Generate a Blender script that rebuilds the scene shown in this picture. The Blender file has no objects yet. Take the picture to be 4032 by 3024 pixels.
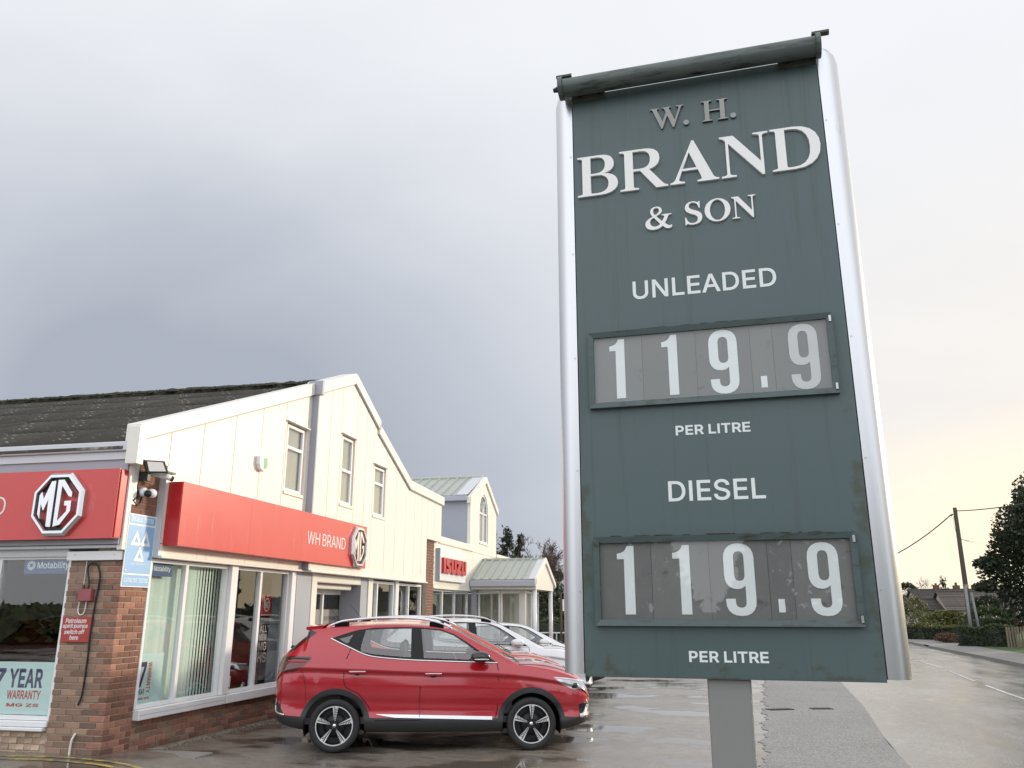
import bpy, bmesh, math, random, json
import numpy as np
from mathutils import Vector, Matrix
from mathutils.geometry import delaunay_2d_cdt

random.seed(11)
RNG = np.random.default_rng(5)
SC = bpy.context.scene
COL = SC.collection
R = math.radians

# ------------------------------------------------------------------ camera
cam = bpy.data.cameras.new('camera')
cam.sensor_width = 36.0
cam.lens = 36.0 * 3230 / 4032
cam.clip_start = 0.05
cam.clip_end = 3000
camo = bpy.data.objects.new('camera', cam)
COL.objects.link(camo)
camo.location = (0, 0, 1.78)
camo.rotation_euler = (R(90 + 15.43), 0, R(12.5))
SC.camera = camo

# ------------------------------------------------------------------ sky and sun
SUN_AZ, SUN_EL = 46.0, 13.0          # degrees to the right of +Y, above the horizon
w = bpy.data.worlds.new('World')
SC.world = w
w.use_nodes = True
nt = w.node_tree
nt.nodes.clear()


def wn(t, **k):
    n = nt.nodes.new(t)
    for a, b in k.items():
        setattr(n, a, b)
    return n


def wmath(op, a, b=None, c=None, clamp=False):
    n = wn('ShaderNodeMath', operation=op, use_clamp=clamp)
    for i, q in enumerate((a, b, c)):
        if q is None:
            continue
        if isinstance(q, (int, float)):
            n.inputs[i].default_value = q
        else:
            nt.links.new(q, n.inputs[i])
    return n.outputs[0]


def wmap(v, a, b, c=0.0, d=1.0):
    n = wn('ShaderNodeMapRange', interpolation_type='SMOOTHSTEP')
    nt.links.new(v, n.inputs[0])
    for i, q in enumerate((a, b, c, d)):
        n.inputs[i + 1].default_value = q
    return n.outputs[0]


def wmix(f, a, b):
    n = wn('ShaderNodeMix', data_type='RGBA')
    if isinstance(f, (int, float)):
        n.inputs[0].default_value = f
    else:
        nt.links.new(f, n.inputs[0])
    for i, q in ((6, a), (7, b)):
        if isinstance(q, tuple):
            n.inputs[i].default_value = (*q, 1)
        else:
            nt.links.new(q, n.inputs[i])
    return n.outputs[2]


sky = wn('ShaderNodeTexSky', sky_type='NISHITA')
sky.sun_disc = False
sky.sun_elevation = R(SUN_EL)
sky.sun_rotation = R(SUN_AZ)
tc = wn('ShaderNodeTexCoord')
sep = wn('ShaderNodeSeparateXYZ')
nt.links.new(tc.outputs['Generated'], sep.inputs[0])
dz = sep.outputs[2]
dot = wn('ShaderNodeVectorMath', operation='DOT_PRODUCT')
nt.links.new(tc.outputs['Generated'], dot.inputs[0])
dot.inputs[1].default_value = (math.sin(R(SUN_AZ)) * math.cos(R(SUN_EL)), math.cos(R(SUN_AZ)) * math.cos(R(SUN_EL)), math.sin(R(SUN_EL)))
ds = dot.outputs['Value']
# cloud layer: direction projected on a flat ceiling so that it recedes to the horizon
zz = wmath('ADD', wmath('MAXIMUM', dz, 0.0), 0.16)
cx = wmath('DIVIDE', sep.outputs[0], zz)
cy = wmath('DIVIDE', sep.outputs[1], zz)
cmb = wn('ShaderNodeCombineXYZ')
nt.links.new(cx, cmb.inputs[0])
nt.links.new(cy, cmb.inputs[1])
no = wn('ShaderNodeTexNoise')
no.inputs['Scale'].default_value = 0.42
no.inputs['Detail'].default_value = 5
no.inputs['Roughness'].default_value = 0.52
no.inputs['Distortion'].default_value = 1.1
nt.links.new(cmb.outputs[0], no.inputs['Vector'])
nz = wmath('SUBTRACT', no.outputs[0], 0.5)
# rain cloud banks up low on the side away from the sun; the sky is paler overhead, and towards the sun, and behind the viewer
away = wmap(wmath('ADD', ds, wmath('MULTIPLY', nz, -0.5)), 0.86, 0.22)
core = wn('ShaderNodeVectorMath', operation='DOT_PRODUCT')
nt.links.new(tc.outputs['Generated'], core.inputs[0])
core.inputs[1].default_value = (math.sin(R(-19)) * math.cos(R(10)), math.cos(R(-19)) * math.cos(R(10)), math.sin(R(10)))
away = wmath('MULTIPLY', away, wmap(core.outputs['Value'], 0.82, 0.985, 0.62, 1.12))
low = wmap(wmath('ADD', dz, wmath('MULTIPLY', nz, 0.55)), 0.72, 0.08)
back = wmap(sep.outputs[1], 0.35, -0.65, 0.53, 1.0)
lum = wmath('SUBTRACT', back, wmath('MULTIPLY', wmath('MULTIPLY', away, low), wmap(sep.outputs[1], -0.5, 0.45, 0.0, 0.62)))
lum = wmath('ADD', lum, wmath('MULTIPLY', nz, 0.22))
lum = wmath('ADD', lum, wmath('ADD', wmap(ds, 0.60, 0.99, 0.0, 0.06), wmap(dz, 0.40, 0.75, 0.0, 0.08)), clamp=True)
cr = wn('ShaderNodeValToRGB')
nt.links.new(lum, cr.inputs[0])
e = cr.color_ramp.elements
e[0].position, e[0].color = 0.0, (0.268, 0.290, 0.338, 1)
e[1].position, e[1].color = 1.0, (0.97, 1.00, 1.05, 1)
for p, c in ((0.25, (0.362, 0.384, 0.428, 1)), (0.55, (0.54, 0.552, 0.580, 1)), (0.8, (0.72, 0.72, 0.725, 1))):
    q = e.new(p)
    q.color = c
glow = wmath('MULTIPLY', wmap(wmath('ADD', ds, wmath('MULTIPLY', nz, 0.25)), 0.70, 0.95), wmap(wmath('ADD', dz, wmath('MULTIPLY', nz, 0.25)), 0.21, 0.07))
wcol = wmix(wmath('MULTIPLY', wmap(ds, 0.55, 0.95), wmap(dz, 0.60, 0.20)), (1, 1, 1), (1.05, 0.985, 0.90))
wm_ = wn('ShaderNodeVectorMath', operation='MULTIPLY')
nt.links.new(cr.outputs[0], wm_.inputs[0])
nt.links.new(wcol, wm_.inputs[1])
cloud = wmix(wmath('MULTIPLY', glow, 0.8), wm_.outputs[0], (0.90, 0.74, 0.46))
skys = wn('ShaderNodeVectorMath', operation='SCALE')
nt.links.new(sky.outputs[0], skys.inputs[0])
skys.inputs['Scale'].default_value = 0.09
cover = wmap(no.outputs[0], 0.22, 0.36, 0.75, 0.985)
final = wmix(cover, skys.outputs[0], cloud)
bg = wn('ShaderNodeBackground')
nt.links.new(final, bg.inputs[0])
bg.inputs[1].default_value = 1.0
wo = wn('ShaderNodeOutputWorld')
nt.links.new(bg.outputs[0], wo.inputs[0])

sl = bpy.data.lights.new('sun', 'SUN')
sl.energy = 1.75
sl.angle = R(5)
sl.color = (1.0, 0.87, 0.68)
so = bpy.data.objects.new('sun', sl)
COL.objects.link(so)
so.rotation_euler = (R(90 - SUN_EL), 0, R(180 - SUN_AZ))
so.location = (30, 30, 30)

vs = SC.view_settings
vs.view_transform = 'Standard'
vs.look = 'None'
vs.exposure = 0.68
vs.gamma = 1.0
vs.use_curve_mapping = False

# ------------------------------------------------------------------ helpers


class MB:
    """collects shapes, links them as one mesh object"""

    def __init__(s):
        s.v, s.f = [], []

    def add(s, v, f):
        k = len(s.v)
        s.v += [tuple(p) for p in v]
        s.f += [tuple(i + k for i in q) for q in f]
        return s

    def box(s, x0, x1, y0, y1, z0, z1):
        return s.add([(x0, y0, z0), (x1, y0, z0), (x1, y1, z0), (x0, y1, z0), (x0, y0, z1), (x1, y0, z1), (x1, y1, z1), (x0, y1, z1)],
                     [(3, 2, 1, 0), (4, 5, 6, 7), (0, 1, 5, 4), (1, 2, 6, 5), (2, 3, 7, 6), (3, 0, 4, 7)])

    def prism(s, pts, ax, a, b):
        n = len(pts)
        mk = {'x': lambda p, t: (t, p[0], p[1]), 'y': lambda p, t: (p[0], t, p[1]), 'z': lambda p, t: (p[0], p[1], t)}[ax]
        area = sum(pts[i][0] * pts[(i + 1) % n][1] - pts[(i + 1) % n][0] * pts[i][1] for i in range(n))
        if (area < 0) != (ax == 'y') != (b < a):
            pts = pts[::-1]
        v = [mk(p, a) for p in pts] + [mk(p, b) for p in pts]
        f = [tuple(range(n))[::-1], tuple(range(n, 2 * n))] + [(i, (i + 1) % n, n + (i + 1) % n, n + i) for i in range(n)]
        return s.add(v, f)

    def tube(s, pts, r, n=8, cap=True):
        pts = [Vector(p) for p in pts]
        rr = r if isinstance(r, (list, tuple)) else [r] * len(pts)
        v, f = [], []
        t0 = (pts[1] - pts[0]).normalized()
        u = t0.orthogonal().normalized()
        for i, p in enumerate(pts):
            t = (pts[min(i + 1, len(pts) - 1)] - pts[max(i - 1, 0)]).normalized()
            u = (u - t * u.dot(t)).normalized()
            q = t.cross(u)
            for k in range(n):
                a = 2 * math.pi * k / n
                v.append(p + (u * math.cos(a) + q * math.sin(a)) * rr[i])
        for i in range(len(pts) - 1):
            for k in range(n):
                a, b = i * n + k, i * n + (k + 1) % n
                f.append((a, b, b + n, a + n))
        if cap:
            f.append(tuple(range(n))[::-1])
            f.append(tuple(range((len(pts) - 1) * n, len(pts) * n)))
        return s.add(v, f)

    def lathe(s, prof, c, ax, n=32, a0=0.0, a1=2 * math.pi):
        """prof: (radius, height along ax); c: centre"""
        full = abs(a1 - a0 - 2 * math.pi) < 1e-6
        m = n if full else n + 1
        v, f = [], []
        for r, h in prof:
            for k in range(m):
                a = a0 + (a1 - a0) * k / n
                p, q = r * math.cos(a), r * math.sin(a)
                d = {'x': (h, p, q), 'y': (q, h, p), 'z': (p, q, h)}[ax]
                v.append((c[0] + d[0], c[1] + d[1], c[2] + d[2]))
        for i in range(len(prof) - 1):
            for k in range(m if full else n):
                a, b = i * m + k, i * m + (k + 1) % m
                f.append((a, b, b + m, a + m))
        return s.add(v, f)

    def mesh(s, name, mat=None, smooth=False):
        me = bpy.data.meshes.new(name)
        me.from_pydata(s.v, [], s.f)
        if mat:
            me.materials.append(mat)
        if smooth:
            me.shade_smooth()
        me.update()
        return me

    def build(s, name, mat, parent=None, smooth=False, bevel=0.0, local=False):
        o = link(name, s.mesh(name, mat, smooth), parent, local)
        if bevel:
            m = o.modifiers.new('edge', 'BEVEL')
            m.width = bevel
            m.segments = 2
            m.limit_method = 'ANGLE'
            m.angle_limit = R(40)
        return o


def link(name, data, parent=None, local=False):
    o = bpy.data.objects.new(name, data)
    COL.objects.link(o)
    if parent is not None:
        o.parent = parent
        if not local and parent.type == 'EMPTY':
            o.matrix_parent_inverse = Matrix.LocRotScale(parent.location, parent.rotation_euler, parent.scale).inverted()
    return o


def tag(o, label, cat, group=None, kind=None):
    o['label'] = label
    o['category'] = cat
    if group:
        o['group'] = group
    if kind:
        o['kind'] = kind
    return o


def thing(name, label, cat, loc=(0, 0, 0), rz=0.0, group=None):
    o = bpy.data.objects.new(name, None)
    o.empty_display_size = 0.2
    COL.objects.link(o)
    o.location = loc
    o.rotation_euler = (0, 0, rz)
    return tag(o, label, cat, group)


def structure(o, label=None):
    o['kind'] = 'structure'
    return o


def copy_tree(o, parent=None, swap=None):
    c = o.copy()
    COL.objects.link(c)
    if parent is not None:
        c.parent = parent
    if swap and c.type == 'MESH' and c.data.materials and c.data.materials[0] in swap:
        c.data = swapped(c.data, swap)
    for ch in list(o.children):
        copy_tree(ch, c, swap)
    return c


_sw = {}


def swapped(me, swap):
    k = (me.name, swap[me.materials[0]].name)
    if k not in _sw:
        m2 = me.copy()
        m2.materials[0] = swap[me.materials[0]]
        _sw[k] = m2
    return _sw[k]


# ------------------------------------------------------------------ materials
def pmat(name, col, rough=0.5, metal=0.0, var=0.12, scale=6.0, stretch=(1, 1, 1), bump=0.0, bscale=60.0, coat=0.0, rvar=0.0,
         stain=None, sscale=2.0, samt=0.0, sstretch=(1, 1, 1), rnd=0.0, spec=0.5, detail=5):
    """principled material; colour varies with noise; stain = a second colour in noise patches; rnd = variation from object to object"""
    m = bpy.data.materials.new(name)
    m.use_nodes = True
    t = m.node_tree
    b = t.nodes['Principled BSDF']
    b.inputs['Metallic'].default_value = metal
    b.inputs['Roughness'].default_value = rough
    b.inputs['Coat Weight'].default_value = coat
    b.inputs['Coat Roughness'].default_value = 0.06
    b.inputs['Specular IOR Level'].default_value = spec
    co = t.nodes.new('ShaderNodeTexCoord')
    mp = t.nodes.new('ShaderNodeMapping')
    mp.inputs['Scale'].default_value = stretch
    t.links.new(co.outputs['Object'], mp.inputs[0])
    n = t.nodes.new('ShaderNodeTexNoise')
    n.inputs['Scale'].default_value = scale
    n.inputs['Detail'].default_value = detail
    t.links.new(mp.outputs[0], n.inputs['Vector'])
    mx = t.nodes.new('ShaderNodeMix')
    mx.data_type = 'RGBA'
    t.links.new(n.outputs[0], mx.inputs[0])
    mx.inputs[6].default_value = (*[c * (1 - var) for c in col], 1)
    mx.inputs[7].default_value = (*[min(1, c * (1 + var)) for c in col], 1)
    out = mx.outputs[2]
    if stain:
        mp2 = t.nodes.new('ShaderNodeMapping')
        mp2.inputs['Scale'].default_value = sstretch
        t.links.new(co.outputs['Object'], mp2.inputs[0])
        n2 = t.nodes.new('ShaderNodeTexNoise')
        n2.inputs['Scale'].default_value = sscale
        n2.inputs['Detail'].default_value = 7
        n2.inputs['Roughness'].default_value = 0.65
        t.links.new(mp2.outputs[0], n2.inputs['Vector'])
        mr = t.nodes.new('ShaderNodeMapRange')
        t.links.new(n2.outputs[0], mr.inputs[0])
        mr.inputs[1].default_value = 0.62 - samt * 0.25
        mr.inputs[2].default_value = 0.74 - samt * 0.2
        m2 = t.nodes.new('ShaderNodeMix')
        m2.data_type = 'RGBA'
        t.links.new(mr.outputs[0], m2.inputs[0])
        t.links.new(out, m2.inputs[6])
        m2.inputs[7].default_value = (*stain, 1)
        out = m2.outputs[2]
    if rnd:
        oi = t.nodes.new('ShaderNodeObjectInfo')
        hs = t.nodes.new('ShaderNodeHueSaturation')
        mr = t.nodes.new('ShaderNodeMapRange')
        t.links.new(oi.outputs['Random'], mr.inputs[0])
        mr.inputs[3].default_value = 1 - rnd
        mr.inputs[4].default_value = 1 + rnd
        t.links.new(mr.outputs[0], hs.inputs['Value'])
        t.links.new(out, hs.inputs['Color'])
        out = hs.outputs[0]
    t.links.new(out, b.inputs['Base Color'])
    if rvar:
        mr = t.nodes.new('ShaderNodeMapRange')
        t.links.new(n.outputs[0], mr.inputs[0])
        mr.inputs[1].default_value = 0.3
        mr.inputs[2].default_value = 0.7
        mr.inputs[3].default_value = max(0, rough - rvar)
        mr.inputs[4].default_value = min(1, rough + rvar)
        t.links.new(mr.outputs[0], b.inputs['Roughness'])
    if bump:
        nb = t.nodes.new('ShaderNodeTexNoise')
        nb.inputs['Scale'].default_value = bscale
        nb.inputs['Detail'].default_value = 4
        t.links.new(co.outputs['Object'], nb.inputs['Vector'])
        bm_ = t.nodes.new('ShaderNodeBump')
        bm_.inputs['Strength'].default_value = bump
        bm_.inputs['Distance'].default_value = 0.01
        t.links.new(nb.outputs[0], bm_.inputs['Height'])
        t.links.new(bm_.outputs[0], b.inputs['Normal'])
    return m


def glassmat(name, tint=(0.85, 0.9, 0.9), refl=1.0, ior=1.5, rough=0.0):
    m = bpy.data.materials.new(name)
    m.use_nodes = True
    t = m.node_tree
    t.nodes.clear()
    tr = t.nodes.new('ShaderNodeBsdfTransparent')
    tr.inputs[0].default_value = (*tint, 1)
    gl = t.nodes.new('ShaderNodeBsdfGlossy')
    gl.inputs['Roughness'].default_value = rough
    gl.inputs[0].default_value = (refl, refl, refl, 1)
    fr = t.nodes.new('ShaderNodeFresnel')
    # a pane is one sheet: the same reflectance from both faces
    ge = t.nodes.new('ShaderNodeNewGeometry')
    mi = t.nodes.new('ShaderNodeMapRange')
    t.links.new(ge.outputs['Backfacing'], mi.inputs[0])
    mi.inputs[3].default_value = ior
    mi.inputs[4].default_value = 1.0 / ior
    t.links.new(mi.outputs[0], fr.inputs[0])
    mx = t.nodes.new('ShaderNodeMixShader')
    t.links.new(fr.outputs[0], mx.inputs[0])
    t.links.new(tr.outputs[0], mx.inputs[1])
    t.links.new(gl.outputs[0], mx.inputs[2])
    o = t.nodes.new('ShaderNodeOutputMaterial')
    t.links.new(mx.outputs[0], o.inputs[0])
    return m


M = {}


def sign_face_mat():
    """weathered green panel: rain streaks, faded patches, algae creeping in from the side and bottom edges"""
    m = pmat('sign_green_paint', (0.080, 0.117, 0.121), 0.40, var=0.10, scale=1.3, stretch=(1, 1, 0.6), rvar=0.10, stain=(0.066, 0.095, 0.098), sscale=5.0, samt=0.2, sstretch=(5, 1, 0.16))
    t = m.node_tree
    b = t.nodes['Principled BSDF']
    old = b.inputs['Base Color'].links[0].from_socket
    co = t.nodes.new('ShaderNodeTexCoord')
    sp = t.nodes.new('ShaderNodeSeparateXYZ')
    t.links.new(co.outputs['Object'], sp.inputs[0])

    def mth(op, a, c=None):
        n = t.nodes.new('ShaderNodeMath')
        n.operation = op
        for i, q in enumerate((a, c)):
            if q is None:
                continue
            if isinstance(q, (int, float)):
                n.inputs[i].default_value = q
            else:
                t.links.new(q, n.inputs[i])
        return n.outputs[0]

    def rng(v, a, c, d, e_):
        n = t.nodes.new('ShaderNodeMapRange')
        n.interpolation_type = 'SMOOTHSTEP'
        t.links.new(v, n.inputs[0])
        for i, q in enumerate((a, c, d, e_)):
            n.inputs[i + 1].default_value = q
        return n.outputs[0]
    ax = mth('ABSOLUTE', mth('ADD', sp.outputs[0], -0.003))
    side = mth('MULTIPLY', rng(ax, 0.47, 0.61, 0, 1), rng(sp.outputs[2], 3.1, 2.2, 0.05, 1))
    foot = rng(sp.outputs[2], 1.68, 1.50, 0, 0.8)
    n = t.nodes.new('ShaderNodeTexNoise')
    n.inputs['Scale'].default_value = 7.0
    n.inputs['Detail'].default_value = 8
    n.inputs['Roughness'].default_value = 0.68
    t.links.new(co.outputs['Object'], n.inputs['Vector'])
    k = mth('ADD', n.outputs[0], mth('MULTIPLY', mth('MAXIMUM', side, foot), 0.26))
    mx = t.nodes.new('ShaderNodeMix')
    mx.data_type = 'RGBA'
    t.links.new(rng(k, 0.69, 0.84, 0, 0.75), mx.inputs[0])
    t.links.new(old, mx.inputs[6])
    mx.inputs[7].default_value = (0.062, 0.068, 0.042, 1)
    t.links.new(mx.outputs[2], b.inputs['Base Color'])
    return m


M['green'] = sign_face_mat()
M['green_frame'] = pmat('frame_green_paint', (0.068, 0.098, 0.10), 0.4, var=0.15, scale=8, stain=(0.04, 0.042, 0.022), sscale=9, samt=0.35, sstretch=(1, 1, 3))
M['tube_green'] = pmat('trough_green_paint', (0.085, 0.108, 0.102), 0.35, var=0.2, scale=9, stain=(0.014, 0.014, 0.010), sscale=6, samt=0.35, sstretch=(0.8, 4, 4))
M['alu'] = pmat('brushed_aluminium', (0.62, 0.63, 0.65), 0.33, 1.0, var=0.04, scale=3, stretch=(1, 1, 0.3), stain=(0.40, 0.40, 0.40), sscale=16, samt=-0.22, sstretch=(1, 1, 0.15), detail=2)
M['post'] = pmat('grey_post_paint', (0.24, 0.24, 0.235), 0.45, var=0.06, scale=3, stain=(0.15, 0.15, 0.15), sscale=14, samt=-0.1)
M['white_letter'] = pmat('white_plastic', (0.86, 0.86, 0.85), 0.28, var=0.03, scale=10, stain=(0.55, 0.54, 0.50), sscale=9, samt=-0.05)
M['print_white'] = pmat('white_vinyl', (0.78, 0.82, 0.82), 0.4, var=0.04, scale=20)
M['mirror_letter'] = pmat('chrome_letter', (0.20, 0.20, 0.19), 0.05, 1.0, var=0.1, scale=4)
M['faded_white'] = pmat('faded_digit_vinyl', (0.56, 0.57, 0.57), 0.4, var=0.08, scale=12)
M['card'] = pmat('dark_price_card', (0.17, 0.172, 0.168), 0.45, var=0.10, scale=5, rnd=0.12, stain=(0.07, 0.075, 0.065), sscale=12, samt=0.0)
M['bolt'] = pmat('steel_bolt', (0.5, 0.5, 0.5), 0.35, 1.0, var=0.1)
M['rust'] = pmat('dirty_bracket', (0.075, 0.085, 0.07), 0.7, var=0.4, scale=30, stain=(0.05, 0.03, 0.015), sscale=20, samt=0.3)
M['cream'] = pmat('cream_cladding', (0.76, 0.735, 0.665), 0.38, var=0.035, scale=1.3, stretch=(1, 1, 0.25), stain=(0.64, 0.62, 0.565), sscale=2.2, samt=0.0, sstretch=(1, 2.4, 0.22), rnd=0.015)
M['trim'] = pmat('cream_trim', (0.78, 0.755, 0.69), 0.35, var=0.03, scale=3, stain=(0.55, 0.55, 0.50), sscale=3, samt=-0.1)
M['white'] = pmat('white_upvc', (0.82, 0.83, 0.84), 0.28, var=0.02, scale=4, stain=(0.6, 0.6, 0.56), sscale=5, samt=-0.15)
M['grey'] = pmat('grey_cladding_and_shade', (0.34, 0.36, 0.41), 0.42, var=0.05, scale=1.5)  # also the painted shade of the bay returns and strips below barge boards
M['greyl'] = pmat('pale_grey_fascia', (0.60, 0.61, 0.64), 0.36, var=0.04, scale=2, stain=(0.40, 0.40, 0.40), sscale=4, samt=-0.1)
M['red'] = pmat('red_sign_face', (0.61, 0.050, 0.046), 0.30, var=0.06, scale=2.2, stretch=(1, 1, 0.18), stain=(0.62, 0.15, 0.135), sscale=3.2, samt=0.10, sstretch=(1, 2.6, 0.30), coat=0.25)
M['red_plain'] = pmat('red_sign_return', (0.50, 0.02, 0.024), 0.3, var=0.05, scale=3, coat=0.2)
M['badge'] = pmat('silver_badge', (0.66, 0.67, 0.69), 0.24, 0.85, var=0.05, scale=4)
M['black'] = pmat('black_plastic', (0.012, 0.012, 0.013), 0.45, var=0.2, scale=10)
M['brick'] = pmat('red_brick', (0.30, 0.140, 0.098), 0.85, var=0.32, scale=9, bump=0.5, bscale=70, rnd=0.42, stain=(0.18, 0.12, 0.09), sscale=6, samt=0.3)
M['brick_front'] = pmat('brown_brick', (0.28, 0.175, 0.128), 0.85, var=0.25, scale=8, bump=0.5, bscale=70, rnd=0.38, stain=(0.25, 0.185, 0.135), sscale=5, samt=0.45)
M['brick_pale'] = pmat('pale_flaking_brick', (0.40, 0.29, 0.21), 0.85, var=0.3, scale=6, bump=0.5, bscale=60, rnd=0.3, stain=(0.62, 0.50, 0.38), sscale=9, samt=0.4)
M['mortar'] = pmat('mortar', (0.44, 0.37, 0.29), 0.95, var=0.25, scale=14, bump=0.4, bscale=120, stain=(0.20, 0.16, 0.12), sscale=3, samt=0.2)
M['roof'] = pmat('fibre_cement_roof', (0.062, 0.055, 0.047), 0.9, var=0.35, scale=3, bump=0.5, bscale=40, stain=(0.40, 0.385, 0.31), sscale=3.0, samt=0.20, sstretch=(0.7, 2.0, 1), rnd=0.15)
M['moss'] = pmat('mossy_ridge', (0.040, 0.042, 0.026), 0.95, var=0.5, scale=14, bump=1.0, bscale=30, stain=(0.10, 0.10, 0.04), sscale=9, samt=0.1)
M['clear_sheet'] = pmat('weathered_clear_sheet', (0.50, 0.51, 0.48), 0.5, var=0.2, scale=6)
M['metal_roof'] = pmat('pale_metal_roof', (0.42, 0.44, 0.40), 0.45, var=0.08, scale=1.5, stain=(0.30, 0.32, 0.27), sscale=3, samt=0.1)
M['blind'] = pmat('pale_mint_blind', (0.68, 0.77, 0.71), 0.8, var=0.06, scale=2, rnd=0.06)
M['poster'] = pmat('pale_mint_poster', (0.60, 0.75, 0.75), 0.5, var=0.02)
M['navy'] = pmat('navy_print', (0.030, 0.026, 0.11), 0.5, var=0.05)
M['redprint'] = pmat('red_print', (0.48, 0.035, 0.04), 0.5, var=0.05)
M['blue_plate'] = pmat('faded_blue_plate', (0.25, 0.46, 0.74), 0.35, var=0.12, scale=3, stretch=(1, 1, 0.3), stain=(0.40, 0.58, 0.80), sscale=3, samt=0.1, sstretch=(1, 1, 0.4))
M['banner_blue'] = pmat('blue_banner', (0.05, 0.10, 0.24), 0.6, var=0.1, scale=4)
M['redsign'] = pmat('petrol_notice_red', (0.40, 0.045, 0.035), 0.4, var=0.1, scale=6)
M['redbox'] = pmat('faded_red_box', (0.33, 0.085, 0.095), 0.5, var=0.2, scale=14, stain=(0.08, 0.05, 0.04), sscale=22, samt=0.0)
M['inwall'] = pmat('interior_wall', (0.30, 0.29, 0.27), 0.8, var=0.08, scale=1)
M['infloor'] = pmat('interior_floor', (0.10, 0.095, 0.09), 0.35, var=0.2, scale=2)
M['glass'] = glassmat('window_glass', (0.90, 0.95, 0.93), 1.0, 1.85)
M['glass_up'] = glassmat('upper_window_glass', (0.85, 0.87, 0.86), 1.0, 2.1)
M['pale_backing'] = pmat('sky_reflection_backing', (0.52, 0.52, 0.46), 0.9, var=0.15, scale=3, stretch=(1, 6, 0.5))
M['carglass'] = glassmat('car_glass', (0.86, 0.89, 0.88), 1.0, 2.15)
M['perspex'] = glassmat('perspex_cover', (0.97, 0.98, 0.98), 1.0, 1.65, 0.012)

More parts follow.
